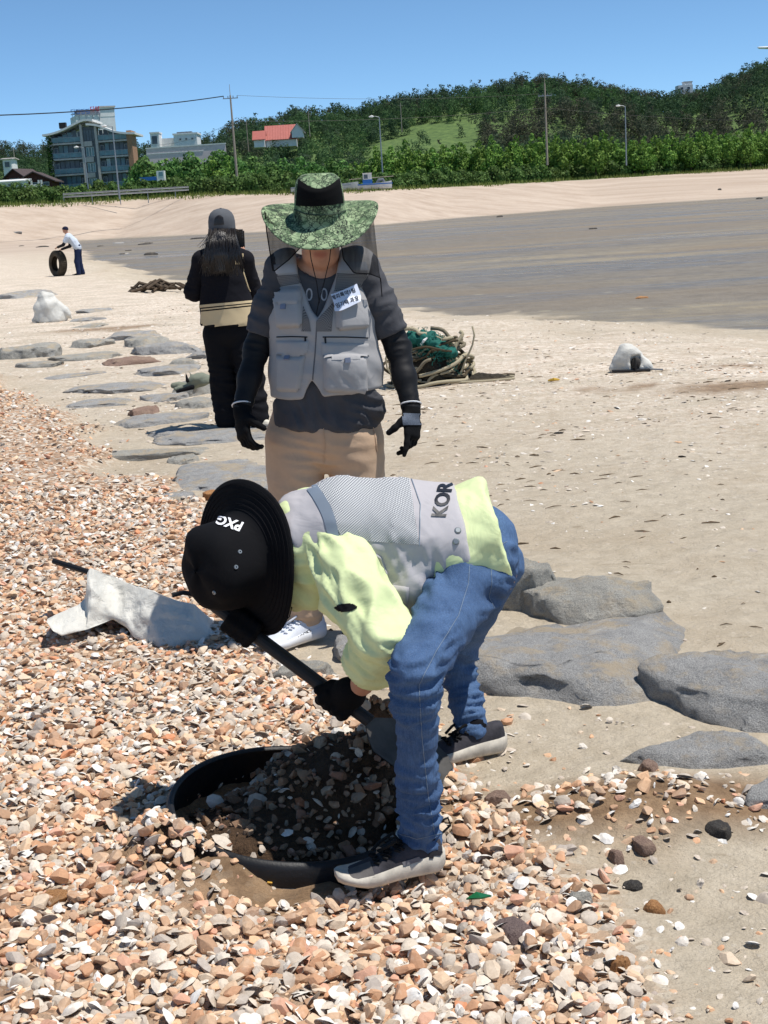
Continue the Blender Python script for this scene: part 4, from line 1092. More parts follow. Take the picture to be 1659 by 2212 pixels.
        Q = np.concatenate(Q)
        for _ in range(relax): V = .5 * V + .5 * smooth_once(V, Q)
        if disp is not None:
            Nn = vnormals(V, Q); V = V + Nn * disp(V, Nn)[:, None]
        return V, Q
def smin(a, b, k):
    if k <= 0: return np.minimum(a, b)
    h = np.clip(.5 + .5 * (b - a) / k, 0, 1); return b + (a - b) * h - k * h * (1 - h)
def smooth_once(V, Q):
    acc = np.zeros_like(V); cnt = np.zeros(len(V))
    for i in range(4):
        for j in ((i + 1) % 4, (i + 3) % 4):
            np.add.at(acc, Q[:, i], V[Q[:, j]]); np.add.at(cnt, Q[:, i], 1)
    return acc / np.maximum(cnt, 1)[:, None]
def vnormals(V, Q):
    fn = np.cross(V[Q[:, 2]] - V[Q[:, 0]], V[Q[:, 3]] - V[Q[:, 1]]); N = np.zeros_like(V)
    for i in range(4): np.add.at(N, Q[:, i], fn)
    return N / (np.linalg.norm(N, axis=1)[:, None] + 1e-12)
def crumple(amp, f, seed, ax=None):
    """sharp creases with flat facets: folded triangle waves in random directions"""
    rr = np.random.default_rng(seed); D = [unit(rr.normal(size=3)) for _ in range(6)]; ph = rr.uniform(0, 1, 6)
    def g(P, N):
        w = P + .35/f*(np.stack([noise(P*f*.55, seed + q) for q in (1, 2, 3)], 1) - .5)*2; d = 0
        for i, (dv, p) in enumerate(zip(D, ph)): x = w @ dv*f*(.55 + .22*i) + p; d = d + (np.abs(x - np.floor(x) - .5)*2 - .5)*(1.0 if i < 3 else .5)
        return amp*.55*d
    return g
def folds(zones, base=.0, bf=9.0, seed=0, axis=None, crease=0.0, cf=8.0):
    """cloth folds: zones (centre, axis, radius, frequency, amplitude); ridges run across the axis"""
    cz = crumple(crease, cf, seed + 3) if crease else None
    def f(P, N):
        d = np.zeros(len(P))
        if base:
            Q = P * bf
            if axis is not None: Q = Q + np.outer((P @ unit(axis)) * bf * 1.3, unit(axis)) - 0
            n = noise(Q + 3 * (noise(P * 5, seed + 9)[:, None] - .5), seed); d += base * ((1 - np.abs(2 * n - 1)) ** 1.5 - .45)
        for i, (c, ax, R, fr, A) in enumerate(zones):
            q = P - np.asarray(c); ax = unit(ax); t = q @ ax; w = np.exp(-(q * q).sum(1) / (R * R))
            X = q * fr * .38 + np.outer(t * fr * .9, ax) + .5 * (noise(P * 7, seed + 40 + i)[:, None] - .5)
            n = noise(X + 11.7 * i, seed + i + 1); d += A * w * ((1 - np.abs(2 * n - 1)) ** 1.6 - .42)
        if crease: d += cz(P, N)*(.35 + .9*ss((noise(P*6.5, seed + 70) - .35)*3))
        return d
    return f
def put(name, VQ, m, parent, smooth=True, attrs=None):
    V, Q = VQ
    return link(name, mesh_np(name, V, Q, smooth, [m], attrs), parent)
def bvh_of(*VQs):
    Vs, Fs, o = [], [], 0
    for V, Q in VQs: Vs.append(V); Fs += [tuple(int(i) + o for i in q) for q in Q]; o += len(V)
    return BVHTree.FromPolygons([tuple(v) for v in np.concatenate(Vs)], Fs)
def cast_px(bvh, x, y):
    d = unit((x - 829.5) / FPX * _r + (1106 - y) / FPX * _u + _F)
    h = bvh.ray_cast(Vector(CAM), Vector(d), 60)
    if h[0] is None: return None, None
    n = np.array(h[1])
    if n @ d > 0: n = -n
    return np.array(h[0]), n
def px_patch(bvh, corners, off, nu=16, nv=16, edge=.15, corner=.0, maxjump=.08, keep=None, curve=None):
    """sheet that follows the surface under the photo quad TL, TR, BR, BL, raised by off with a soft edge; returns V, Q, uv"""
    TL, TR, BR, BL = [np.asarray(c, float) for c in corners]; P = np.full((nu, nv, 3), np.nan); UV = np.zeros((nu, nv, 2))
    for i in range(nu):
        for j in range(nv):
            u, v = i / (nu - 1), j / (nv - 1); p = (1-v)*((1-u)*TL + u*TR) + v*((1-u)*BL + u*BR)
            if curve: p = p + curve(u, v)
            if corner:
                cu, cv = min(u, 1-u), min(v, 1-v)
                if v > .5 and cu < corner and cv < corner and math.hypot(corner - cu, corner - cv) > corner * 1.05: continue
            h, n = cast_px(bvh, *p)
            if h is None: continue
            e = min(min(u, 1-u) * 2 / max(edge, 1e-6), min(v, 1-v) * 2 / max(edge, 1e-6), 1.0)
            o = off(u, v) if callable(off) else off
            P[i, j] = h + n * (o * float(ss(e)) if edge > 0 else o) + n * .0012; UV[i, j] = (u, v)
    ok = ~np.isnan(P[..., 0]); idx = -np.ones((nu, nv), int); idx[ok] = np.arange(ok.sum()); V = P[ok]; uv = UV[ok]
    Q = []
    for i in range(nu - 1):
        for j in range(nv - 1):
            q = [idx[i, j], idx[i, j+1], idx[i+1, j+1], idx[i+1, j]]
            if min(q) < 0: continue
            W = V[q]
            if np.abs(W - W.mean(0)).max() > maxjump: continue
            Q.append(q)
    return V, np.array(Q, int).reshape(-1, 4), uv
def put_patch(name, pt, m, parent):
    V, Q, uv = pt
    if not len(Q): return None
    return link(name, mesh_np(name, V, Q, True, [m], None, uv), parent)
def px_line(name, bvh, pts, r, m, parent, lift=.001, n=40):
    pts = np.asarray(pts, float); L = np.r_[0, np.cumsum(np.linalg.norm(np.diff(pts, axis=0), axis=1))]; q = np.linspace(0, L[-1], n)
    P = []
    for x, y in zip(np.interp(q, L, pts[:, 0]), np.interp(q, L, pts[:, 1])):
        h, nn = cast_px(bvh, x, y)
        if h is not None and (not P or np.linalg.norm(h - P[-1]) < .04): P.append(h + nn * lift)
    if len(P) > 2: return MB().tube(P, r, 5).build(name, m, parent)
def text_shape(s, size=1.0, shear=0.0, bold=0.0):
    cu = bpy.data.curves.new('t', 'FONT'); cu.body = s; cu.size = size; cu.align_x = 'CENTER'; cu.align_y = 'CENTER'; cu.resolution_u = 3; cu.shear = shear; cu.offset = bold
    o = bpy.data.objects.new('t', cu); COL.objects.link(o)
    dg = bpy.context.evaluated_depsgraph_get(); me = bpy.data.meshes.new_from_object(o.evaluated_get(dg))
    bm = bmesh.new(); bm.from_mesh(me); bmesh.ops.triangulate(bm, faces=bm.faces)
    for _ in range(2):
        e = [x for x in bm.edges if x.calc_length() > size * .22]
        if e: bmesh.ops.subdivide_edges(bm, edges=e, cuts=1); bmesh.ops.triangulate(bm, faces=bm.faces)
    bm.verts.index_update()
    V = np.array([v.co[:] for v in bm.verts]); F = np.array([[v.index for v in f.verts] for f in bm.faces])
    bm.free(); bpy.data.objects.remove(o); bpy.data.curves.remove(cu); bpy.data.meshes.remove(me)
    return V, F
def px_text(name, bvh, s, c, right, up, m, parent, lift=.002, **kw):
    """lettering laid on the surface: c centre, right / up photo vectors of one em"""
    V, F = text_shape(s, 1.0, **kw); P = []; last = None
    for v in V:
        p = np.asarray(c) + v[0] * np.asarray(right) + v[1] * np.asarray(up); h, n = cast_px(bvh, *p)
        P.append((np.nan,) * 3 if h is None else h + n * lift)
    P = np.array(P); ok = ~np.isnan(P[:, 0]); F = F[ok[F].all(1)]; P[~ok] = 0
    if len(F):
        keep = (np.linalg.norm(P[F[:, 0]] - P[F[:, 1]], axis=1) < .08) & (np.linalg.norm(P[F[:, 0]] - P[F[:, 2]], axis=1) < .08); F = F[keep]
        used = np.unique(F); mp = -np.ones(len(P), int); mp[used] = np.arange(len(used)); P = P[used]; F = mp[F]
        return link(name, mesh_np(name, P, F, False, [m]), parent)

# ------------------------------------------------------------------ people: shared builders
M_SKIN = plain('skin', srgb(190, 138, 112), .6, .08, 14, spec=.4)
M_BLACKCLOTH = fabric('black_cloth', srgb(20, 20, 24), wr=.35)
M_GLOVE = fabric('black_knit_glove', srgb(16, 16, 18), wr=.3, wscale=60, wdist=.004)
M_WHITECLOTH = plain('white_trim', srgb(226, 226, 228), .7, .05)
def rot_about(v, ax, a):
    ax = unit(ax); return v * math.cos(a) + np.cross(ax, v) * math.sin(a) + ax * (ax @ v) * (1 - math.cos(a))
def hand_sdf(s, W, d, n, t, curl=(.5, .5, .5, .5), thumb=.5, sc=1.0, fat=1.0, spread=.06):
    d = unit(d); n = unit(n - d * (n @ d)); t = unit(t - d * (t @ d) - n * (t @ n)); K = W + d * .088 * sc
    s.loft([W, W + d*.045*sc, K], np.array([.027, .040, .040])*sc*fat, np.array([.021, .019, .014])*sc*fat, t, .012, .012)
    L = ((.041, .025, .02), (.045, .029, .021), (.041, .026, .02), (.032, .02, .018)); ax = np.cross(d, n)
    for i, o in enumerate((.030, .0105, -.0095, -.028)):
        p = K + t*o*sc - d*.006; dirv = unit(d + t*spread*(1.4 - i)); a = curl[i]
        r = (.0098, .0102, .0098, .0088)[i]*sc*fat
        for j, l in enumerate(L[i]):
            dirv = rot_about(dirv, ax, a*(.55 if j == 0 else 1.0)); q = p + dirv*l*sc; s.cap(p, q, r*(1 - .1*j), r*(.92 - .1*j), .006); p = q
    p = W + d*.022*sc + t*.026*sc; dv = unit(d*.75 + t*.75 + n*.25)
    for j, (l, r) in enumerate(((.04, .0135), (.033, .0115), (.026, .0105))):
        q = p + dv*l*sc; s.cap(p, q, r*sc*fat, r*.92*sc*fat, .009); p = q; dv = unit(rot_about(dv, ax, thumb*.5) - t*thumb*.35)
    return s
def shoe(parent, ankle, toe_dir, L, up=(0, 0, 1), name='shoe', upper=None, sole=None, lace=None, pitch=0.0, wide=1.0, ground=None):
    """lofted trainer: sole, upper, laces under one part"""
    f = unit(toe_dir); u = unit(np.asarray(up, float) - f * (np.asarray(up) @ f)); r_ = np.cross(f, u)
    if pitch: f, u = unit(f*math.cos(pitch) + u*math.sin(pitch)), unit(u*math.cos(pitch) - f*math.sin(pitch))
    O = np.asarray(ankle, float); n = 26; a = np.linspace(0, 1, n)
    w = np.interp(a, [0, .04, .12, .3, .45, .68, .85, .95, 1], [.018, .031, .037, .035, .037, .048, .046, .037, .020]) * wide * L / .29
    bz = np.interp(a, [0, .08, .5, .75, 1], [.012, 0, .0, .0, .022]); tz = np.interp(a, [0, .3, .6, .85, 1], [.050, .044, .036, .031, .040])
    mb = MB(); G = []
    for i in range(n):
        x = (a[i] - .22) * L; ring = []
        for (k, z) in ((-.88, bz[i]), (-1.0, bz[i] + .008), (-1.06, (bz[i] + tz[i])*.5), (-1.0, tz[i]), (0, tz[i] + .002), (1.0, tz[i]), (1.06, (bz[i] + tz[i])*.5), (1.0, bz[i] + .008), (.88, bz[i]), (0, bz[i])): ring.append(O + f*x + r_*w[i]*k + u*z)
        G.append(ring)
    mb.grid(G, close_v=True); mb.F.setdefault(10, []).append(np.array([np.arange(10), np.arange(10)[::-1] + (n-1)*10]))
    top = MB(); G2 = []
    hh = np.interp(a, [0, .05, .2, .34, .42, .6, .8, .93, 1], [.078, .098, .094, .098, .09, .068, .048, .038, .03]) * L / .29
    cut = np.interp(a, [0, .06, .2, .33, .4, 1], [0, .55, .75, .6, 0, 0])           # foot opening
    m = 17
    for i in range(n):
        x = (a[i] - .22) * L; ring = []
        for j in range(m):
            th = math.pi * (j / (m - 1)); cx, cz = math.cos(th), math.sin(th)
            e = .82; X = math.copysign(abs(cx) ** e, cx); Z = abs(cz) ** .8
            zz = tz[i] - .006 + (hh[i] - tz[i]) * Z * (1 - .12*cut[i]*abs(cz)**8); ring.append(O + f*(x + (.006 if i == 0 else 0)) + r_*w[i]*.98*X*(1 - .18*Z) + u*zz)
        G2.append(ring)
    up_o = None
    top.grid(G2)
    part = top.build(name, upper, parent, True)
    mb.build('sole', sole, part, True)
    if lace is not None:
        lb = MB()
        for q in np.linspace(.40, .66, 5):
            i = q * (n - 1); i0 = int(i); ring = np.array(G2[i0]); lb.tube([ring[k] + u*.004 + f*(.006 if k % 2 else -.004) for k in (4, 5, 6, 7, 8, 9, 10, 11, 12)], .0042, 6)
        top_i = np.array(G2[int(.40*(n-1))]); lb.tube([top_i[8] + u*.004, top_i[8] + u*.02 + r_*.02 + f*.01, top_i[10] + u*.008 + r_*.03 + f*.045, top_i[11] + r_*.022 + f*.07], .0042, 6); lb.tube([top_i[8] + u*.004, top_i[8] + u*.018 - r_*.02 + f*.015, top_i[6] + u*.006 - r_*.026 + f*.04, top_i[5] - r_*.02 + f*.05], .0042, 6)
        lb.build('laces', lace, part)
    return part
def head_sdf(s, C, fwd, up, sc=1.0, k=.012):
    """C centre of the cranium"""
    f = unit(fwd); u = unit(np.asarray(up) - f*(np.asarray(up) @ f)); r_ = np.cross(f, u); M = np.stack([r_, f, u], 1)
    q = lambda x, y, z: C + sc*(r_*x + f*y + u*z)
    s.ell(q(0, -.008, .03), np.array([.074, .094, .088])*sc, M, .02); s.ell(q(0, .025, -.03), np.array([.062, .066, .075])*sc, M, .03)
    s.ell(q(0, .05, -.092), np.array([.034, .034, .026])*sc, M, .03)                     # chin
    for sd in (-1, 1):
        s.ell(q(sd*.04, .035, -.07), np.array([.022, .034, .026])*sc, M, .03)            # jaw
        s.ell(q(sd*.036, .074, -.012), np.array([.022, .018, .018])*sc, M, .02)          # cheek
        s.ell(q(sd*.075, -.005, -.005), np.array([.010, .020, .031])*sc, M, .006)        # ear
        s.ell(q(sd*.031, .086, .018), np.array([.016, .012, .009])*sc, M, .006, 's')     # eye socket
        s.ell(q(sd*.031, .078, .018), np.array([.012, .012, .010])*sc, M, .002)
    s.cap(q(0, .088, .015), q(0, .106, -.022), .008*sc, .013*sc, .014)                   # nose
    s.ell(q(0, .084, -.050), np.array([.024, .012, .006])*sc, M, .006); s.ell(q(0, .083, -.062), np.array([.020, .012, .007])*sc, M, .006)
    s.ell(q(0, .098, -.0555), np.array([.024, .010, .0016])*sc, M, .003, 's')
    return s
def holes_material(name, thread, gap, nu, nv, size=.84, rough=.85):
    """open net cloth: round holes on a staggered grid in the patch's own coordinates"""
    k = NT(name); uv = k.n('TexCoord').outputs['UV']; sep = k.n('SeparateXYZ'); k.l(uv, sep.inputs[0])
    x = k.math('MULTIPLY', sep.outputs[0], nu); y = k.math('MULTIPLY', sep.outputs[1], nv)
    x = k.math('ADD', x, k.math('MULTIPLY', k.math('FLOORED_MODULO', k.math('FLOOR', y), 2.0), .5))
    fx = k.math('SUBTRACT', k.math('FRACT', x), .5); fy = k.math('SUBTRACT', k.math('FRACT', y), .5)
    d = k.math('SQRT', k.math('ADD', k.math('MULTIPLY', fx, fx), k.math('MULTIPLY', fy, fy)))
    f = k.ramp(d, [(size*.5 - .04, 1.), (size*.5 + .04, 0.)])
    k.set(k.mix(f, thread, gap), rough, 0, .2)
    k.bump(f, -.6, .002) if False else None
    return k.m
# ------------------------------------------------------------------ the digger: bent double in lime jacket, grey vest and jeans
M_JEANS = None
def denim():
    k = NT('denim'); co = k.coord()
    f = k.ramp(k.noise(co, 5, 5, .65), [(.3, 0.), (.7, 1.)]); g = k.ramp(k.noise(co, 420, 2, .6), [(.35, 0.), (.65, 1.)]); st = k.ramp(k.noise(k.mapping(co, (300, 300, 25)), 1.0, 2), [(.4, 0.), (.6, 1.)])
    c = k.mix(f, srgb(40, 66, 104), srgb(84, 114, 154)); c = k.mix(k.math('MULTIPLY', g, .35), c, srgb(104, 122, 148)); c = k.mix(k.math('MULTIPLY', st, .25), c, srgb(28, 42, 66))
    k.set(c, .85, 0, .2); k.bump(k.math('ADD', k.math('MULTIPLY', k.noise(co, 14, 4, .55, dist=1.0), 1.0), k.math('MULTIPLY', g, .05)), .35, .02); return k.m
M_JEANS = denim()
M_LIME = fabric('lime_jacket', srgb(212, 222, 168), wr=.3, wscale=12, spec=.3, rough=.7, wdist=.018)
M_GVEST = fabric('grey_vest_cloth', srgb(180, 176, 178), wr=.28, wscale=11, var=.06, wdist=.015)
M_REFL = plain('reflective_tape', srgb(128, 138, 150), .35, .05, 8, spec=.6)
M_SEAM = plain('seam_thread', srgb(120, 134, 150), .8, .1)
M_PRINT = plain('black_print', srgb(30, 32, 40), .45, .1)
M_SHOEDK = plain('charcoal_trainer_mesh', srgb(64, 62, 68), .8, .3, 16, .4, 200, .003, c2=srgb(38, 37, 42))
M_SOLEW = plain('dirty_white_sole', srgb(200, 192, 178), .7, .18, 30)
M_LACE = plain('black_lace', srgb(14, 14, 16), .8, .1)
M_HATBLK = fabric('black_hat_cotton', srgb(17, 17, 20), wr=.25, wscale=14, wdist=.012)
def mesh_back_material():
    k = NT('silver_mesh_back'); uv = k.n('TexCoord').outputs['UV']; sep = k.n('SeparateXYZ'); k.l(uv, sep.inputs[0]); co = k.coord()
    wob = k.math('MULTIPLY', k.math('SUBTRACT', k.noise(co, 6, 3), .5), .10)
    y = k.math('ADD', k.math('MULTIPLY', sep.outputs[0], 60.0), k.math('MULTIPLY', wob, 60.0)); x = k.math('MULTIPLY', sep.outputs[1], 42.0)
    w = k.math('ABSOLUTE', k.math('SINE', k.math('MULTIPLY', y, math.pi))); w2 = k.math('ABSOLUTE', k.math('SINE', k.math('ADD', k.math('MULTIPLY', x, math.pi), k.math('MULTIPLY', y, 1.57))))
    f = k.math('MULTIPLY', w, w2); f = k.ramp(f, [(.08, 0.), (.5, 1.)])
    k.set(k.mix(f, srgb(96, 98, 106), srgb(205, 206, 206)), .7, 0, .3); k.bump(f, .5, .004); return k.m
def digger():
    O = V3(.08, 3.4, 0); t = thing('person', 'man bent double in lime jacket, grey vest and jeans, digging with a shovel', 'person', O)
    lank = at(908, 1822, 3.05); lknee = at(893, 1452, 2.99); lhip = at(1005, 1262, 3.34); rhip = at(1062, 1215, 3.56); pel = at(1045, 1222, 3.45)
    rknee = at(985, 1418, 3.84); rank = at(1022, 1592, 3.73)
    waist = at(965, 1172, 3.44); mid = at(850, 1143, 3.455); chest = at(745, 1140, 3.46); upper = at(665, 1150, 3.47); neck = at(612, 1180, 3.48); head = at(535, 1200, 3.50)
    lsho = at(742, 1232, 3.29); lelb = at(826, 1380, 3.12); lwri = at(782, 1478, 3.26); rsho = at(672, 1120, 3.62); relb = at(600, 1270, 3.68); rwri = at(520, 1335, 3.56)
    side = unit(lsho - rsho); sp = unit(chest - pel); side = unit(side - sp*(side @ sp)); back = unit(np.cross(sp, side)); back = back if back[2] > 0 else -back
    # body
    s = Sdf(); s.loft([pel, waist, chest, upper], [.13, .125, .14, .13], [.09, .085, .095, .085], side)
    for a, b, c, r in ((lhip, lknee, lank, 1), (rhip, rknee, rank, 1)): s.chain([a, b, c + V3(0, 0, .0)], [.058, .032, .026], .02); 
    for a, b, c in ((lsho, lelb, lwri), (rsho, relb, rwri)): s.chain([a, b, c], [.052, .040, .031], .02)
    s.cap(upper, head, .052, .05, .03); hu = unit(at(440, 1225, 3.40) - at(540, 1200, 3.50)); head_sdf(s, head, unit(V3(.15, -.1, -1)), hu, 1.0)
    hd_l = unit(at(735, 1525, 3.33) - lwri); hd_r = unit(at(545, 1372, 3.46) - rwri)
    put('body', s.mesh(.008), M_SKIN, t)
    # jeans
    s = Sdf(); s.loft([at(1040, 1165, 3.46), at(1022, 1215, 3.45), at(995, 1262, 3.42)], [.136, .146, .13], [.090, .096, .095], side, .04)
    s.chain([lhip, (lhip*.55 + lknee*.45), lknee, (lknee*.45 + lank*.55), lank + V3(.004, 0, .03)], [.088, .070, .052, .043, .046], .022)
    s.chain([rhip, (rhip*.5 + rknee*.5), rknee, (rknee*.45 + rank*.55), rank + V3(0, 0, .03)], [.086, .066, .050, .043, .045], .022)
    s.ell(at(1046, 1222, 3.42), (.068, .115, .085), None, .05)
    lax = lknee - lhip; lsh = lank - lknee
    z = folds([(lknee + V3(.02, .03, -.03), lsh, .11, 38, .034), (lhip, V3(.6, 0, .5), .18, 30, .032), (lank + V3(0, 0, .08), lsh, .14, 44, .030), (rknee, rank - rknee, .14, 34, .026), (rank + V3(0, 0, .07), rank - rknee, .1, 40, .02), (lknee*.5 + lank*.5, lsh, .14, 14, .009), (lhip*.5 + lknee*.5, lax, .14, 15, .011)], .005, 8, 3, None, .0055, 9)
    J = s.mesh(.0075, z); jeans = put('jeans', J, M_JEANS, t); bj = bvh_of(J)
    for pts in (((1016, 1196), (1012, 1260), (990, 1330), (940, 1410), (905, 1480), (912, 1600), (925, 1720), (940, 1810)),): px_line('side_seam', bj, pts, .0008, M_SEAM, jeans, n=90)
    px_line('side_seam', bj, ((955, 1490), (985, 1560), (1005, 1605)), .0008, M_SEAM, jeans)
    px_line('pocket_seam', bj, ((1060, 1212), (1062, 1260), (1056, 1290), (1072, 1322), (1096, 1300)), .0008, M_SEAM, jeans); pass
    px_line('waist_seam', bj, ((1040, 1205), (1070, 1182), (1095, 1170)), .0009, M_SEAM, jeans); px_line('hem_seam', bj, ((858, 1800), (900, 1812), (955, 1800)), .0009, M_SEAM, jeans)
    # lime jacket
    s = Sdf(); s.loft([at(1058, 1150, 3.45), waist + back*.005, mid, chest, upper], [.172, .164, .163, .165, .15], [.138, .120, .112, .116, .10], side, .03)
    s.chain([lsho + back*.01, lsho*.55 + lelb*.45, lelb, lelb*.5 + lwri*.5, lwri + unit(lelb - lwri)*.10], [.082, .076, .066, .060, .056], .025)
    s.chain([rsho, relb, rwri], [.084, .07, .05], .025)
    s.loft([upper, at(652, 1195, 3.50), at(640, 1245, 3.47)], [.10, .09, .07], [.08, .075, .06], side, .03)         # collar and hood
    s.cap(at(668, 1215, 3.385), at(660, 1268, 3.40), .062, .052, .03); s.cap(at(660, 1268, 3.40), at(640, 1300, 3.46), .045, .03, .03); s.cap(at(640, 1120, 3.44), at(668, 1215, 3.40), .05, .06, .03)
    s.cut(at(1072, 1140, 3.45), at(1072, 1140, 3.45) - at(975, 1170, 3.45), .006)
    ua = lelb - lsho; fa = lwri - lelb
    z = folds([(lelb, fa, .10, 30, .030), (lsho*.5 + lelb*.5, ua*.6 + V3(0, 0, .2), .13, 24, .032), (lelb*.4 + lwri*.6, fa, .09, 26, .02), (lsho, V3(.7, 0, .4), .12, 26, .030), (at(640, 1230, 3.40), V3(.2, .2, 1), .10, 24, .022), (at(1030, 1160, 3.40), sp, .14, 26, .010)], .004, 9, 5, None, .015, 8)
    Jk = s.mesh(.007, z); jacket = put('jacket', Jk, M_LIME, t); bk = bvh_of(Jk)
    V, Q, uv = px_patch(bk, ((722, 1305), (772, 1303), (770, 1322), (724, 1322)), .001, 18, 12, 0, keep=None)
    u = uv - .5; inside = (u[Q].mean(1) ** 2).sum(1) < .24
    put_patch('logo_dot', (V, Q[inside], uv), M_BLACKCLOTH, jacket)
    # vest
    s = Sdf(); s.loft([at(1000, 1158, 3.445), mid, chest, upper], [.178, .176, .177, .158], [.128, .126, .130, .110], side, .03)
    s.loft([at(800, 1215, 3.36), at(875, 1275, 3.31), at(872, 1330, 3.30)], [.05, .075, .07], [.05, .045, .022], V3(.8, -.5, 0), .035)       # hanging front
    s.cut(at(1003, 1150, 3.445), at(1003, 1150, 3.445) - at(890, 1175, 3.445), .006); s.cut(at(572, 1046, 3.47), at(572 - 170, 1046 + 100, 3.47) - at(572, 1046, 3.47), .012)
    s.sub(lambda P: np.linalg.norm(P - (lsho + V3(-.01, -.06, -.055)), axis=1) - .118, .012); s.sub(lambda P: np.linalg.norm(P - (rsho + V3(0, .06, -.05)), axis=1) - .10, .012)
    z = folds([(at(900, 1250, 3.3), V3(.8, 0, .3), .12, 26, .016), (at(870, 1190, 3.3), sp, .10, 30, .011), (at(640, 1080, 3.5), V3(.4, 1, 0), .09, 22, .010), (at(960, 1180, 3.35), sp*.7 + V3(0, 0, .6), .1, 22, .012)], .003, 8, 8, None, .006, 7)
    Vv = s.mesh(.007, z); vest = put('vest', Vv, M_GVEST, t); bv = bvh_of(Vv)
    put_patch('mesh_panel', px_patch(bv, ((648, 1002), (880, 1008), (905, 1176), (742, 1166)), .001, 60, 40, 0, curve=lambda u, v: np.array([0, -8*math.sin(math.pi*u)*(1-v)])), mesh_back_material(), vest)
    put_patch('reflective_stripe', px_patch(bv, ((620, 1008), (646, 1004), (734, 1174), (713, 1186)), .0015, 10, 40, 0, curve=lambda u, v: np.array([22*math.sin(math.pi*v), 0])), M_REFL, vest)
    px_text('lettering', bv, 'KOR', (957, 1081), (8, -36), (-44, -2), M_PRINT, vest, .003, bold=.03)
    for x, y in ((989, 1146), (985, 1170)):
        h, n = cast_px(bv, x, y)
        if h is not None: MB().lathe([(0, .004), (.006, .004), (.009, .001), (.009, -.002)], 14, frame_matrix(h, *axis_frame(n))).build('snap', M_STEEL, vest)
    px_line('panel_seam', bv, ((880, 1010), (908, 1090), (906, 1180)), .0018, M_REFL, vest)
    px_line('armhole_binding', bv, ((700, 1200), (735, 1185), (790, 1186), (822, 1205), (835, 1240)), .004, M_GVEST, vest, .002)
    V, Q, uv = px_patch(bv, ((838, 1262), (884, 1268), (880, 1322), (850, 1330)), .006, 12, 12, .2, .2); put_patch('pocket_flap', (V, Q, uv), M_GVEST, vest)
    # gloves
    hp = at(735, 1510, 3.345); ha = unit(at(540, 1362, 3.45) - at(725, 1500, 3.355))       # handle axis
    def fist(W, C, ax):
        s = Sdf(); d = unit(C - W); o = unit(np.cross(ax, d)); s.cap(W, W + d*.03, .036, .036, .015); s.loft([W + d*.02, C], [.042, .046], [.032, .036], ax, .02)
        for i, q in enumerate((-.036, -.012, .012, .035)):
            pts = [C + ax*q + .036*(d*math.cos(a) + o*math.sin(a)) for a in (-.9, -.1, .75, 1.6, 2.3)]
            s.chain(pts, [.0135, .0135, .013, .012, .011], .006)
        s.chain([C - ax*.0 - o*.03 - d*.01, C + ax*.045 + o*.0 - d*.03, C + ax*.062 + o*.026 - d*.01], [.015, .014, .012], .01)
        return s
    put('glove', fist(lwri*.35 + at(752, 1500, 3.32)*.65, hp, ha).mesh(.0032), M_GLOVE, t)
    put('glove', fist(rwri, hp + ha*.335, ha).mesh(.004), M_GLOVE, t)
    # shoes
    sh = shoe(t, V3(.035, 3.035, ground_z(.035, 3.0) + .04), V3(-1, -.30, 0), .275, name='shoe', upper=M_SHOEDK, sole=M_SOLEW, lace=M_LACE)
    bsh = bvh_of((np.array([v.co[:] for v in sh.data.vertices]), np.array([p.vertices[:] for p in sh.data.polygons])))
    M_PANEL = plain('pale_grey_overlay', srgb(120, 118, 122), .7, .15, 20); put_patch('side_panel', px_patch(bsh, ((868, 1862), (905, 1850), (925, 1878), (880, 1892)), .0015, 12, 8, 0), M_PANEL, sh); put_patch('heel_panel', px_patch(bsh, ((925, 1838), (955, 1838), (955, 1872), (930, 1876)), .0015, 10, 8, 0), plain('dark_overlay', srgb(40, 39, 44), .7, .1), sh); put_patch('toe_cap', px_patch(bsh, ((752, 1880), (800, 1862), (812, 1900), (756, 1908)), .0015, 12, 8, 0), plain('dusty_toe_cap', srgb(96, 92, 90), .8, .2, 30), sh); put_patch('red_tag', px_patch(bsh, ((880, 1868), (890, 1864), (893, 1872), (884, 1877)), .0025, 5, 4, 0), plain('red_tag', srgb(178, 40, 52), .6, .05), sh)
    MB().tube([V3(.085, 3.05, .10) + V3(.0, .0, .0), V3(.115, 3.055, .125), V3(.11, 3.055, .145), V3(.088, 3.05, .14)], .003, 6).build('pull_loop', M_LACE, sh)
    shoe(t, V3(rank[0] + .035, rank[1], ground_z(rank[0], rank[1]) + .012), V3(-.96, -.32, 0), .29, name='shoe', upper=M_SHOEDK, sole=M_SOLEW, lace=M_LACE)
    s = Sdf(); s.cap(lank + V3(.004, 0, .04), lank + V3(.008, 0, -.02), .038, .038); put('sock', s.mesh(.006), M_BLACKCLOTH, t)
    s = Sdf(); s.cap(rank + V3(.006, 0, .04), rank + V3(.012, 0, -.02), .036, .036); put('sock', s.mesh(.006), M_BLACKCLOTH, t)
    # wide black hat
    BR = .3; C = at(528, 1208, 3.46); X, Yv, Z = axis_frame(hu, (0, 0, 1)); M = frame_matrix(C, X, Yv, Z); n = 64; a = np.arange(n)*2*math.pi/n
    prof = [(.211, -.012, 1), (.214, -.008, 1), (.211, -.004, 1), (.19, .0, .9), (.165, .004, .6), (.14, .008, .2), (.124, .014, 0), (.1215, .04, 0), (.118, .075, 0), (.113, .105, 0), (.103, .130, 0), (.082, .146, 0), (.05, .153, 0), (.001, .155, 0)]
    G = []
    for q, (r, z, w) in enumerate(prof):
        wob = w*(.012*np.cos(2*a + BR) + .006*np.cos(3*a + 1.0) - .004)
        dent = 0 if w else .005*np.sin(5*a + z*30)*min(1, max(0, (z - .02)/.05))
        G.append(np.c_[(r + dent)*np.cos(a), (r + dent)*np.sin(a)*1.0, z + wob + (0 if w else .004*np.sin(3*a + 2)*(z > .05))])
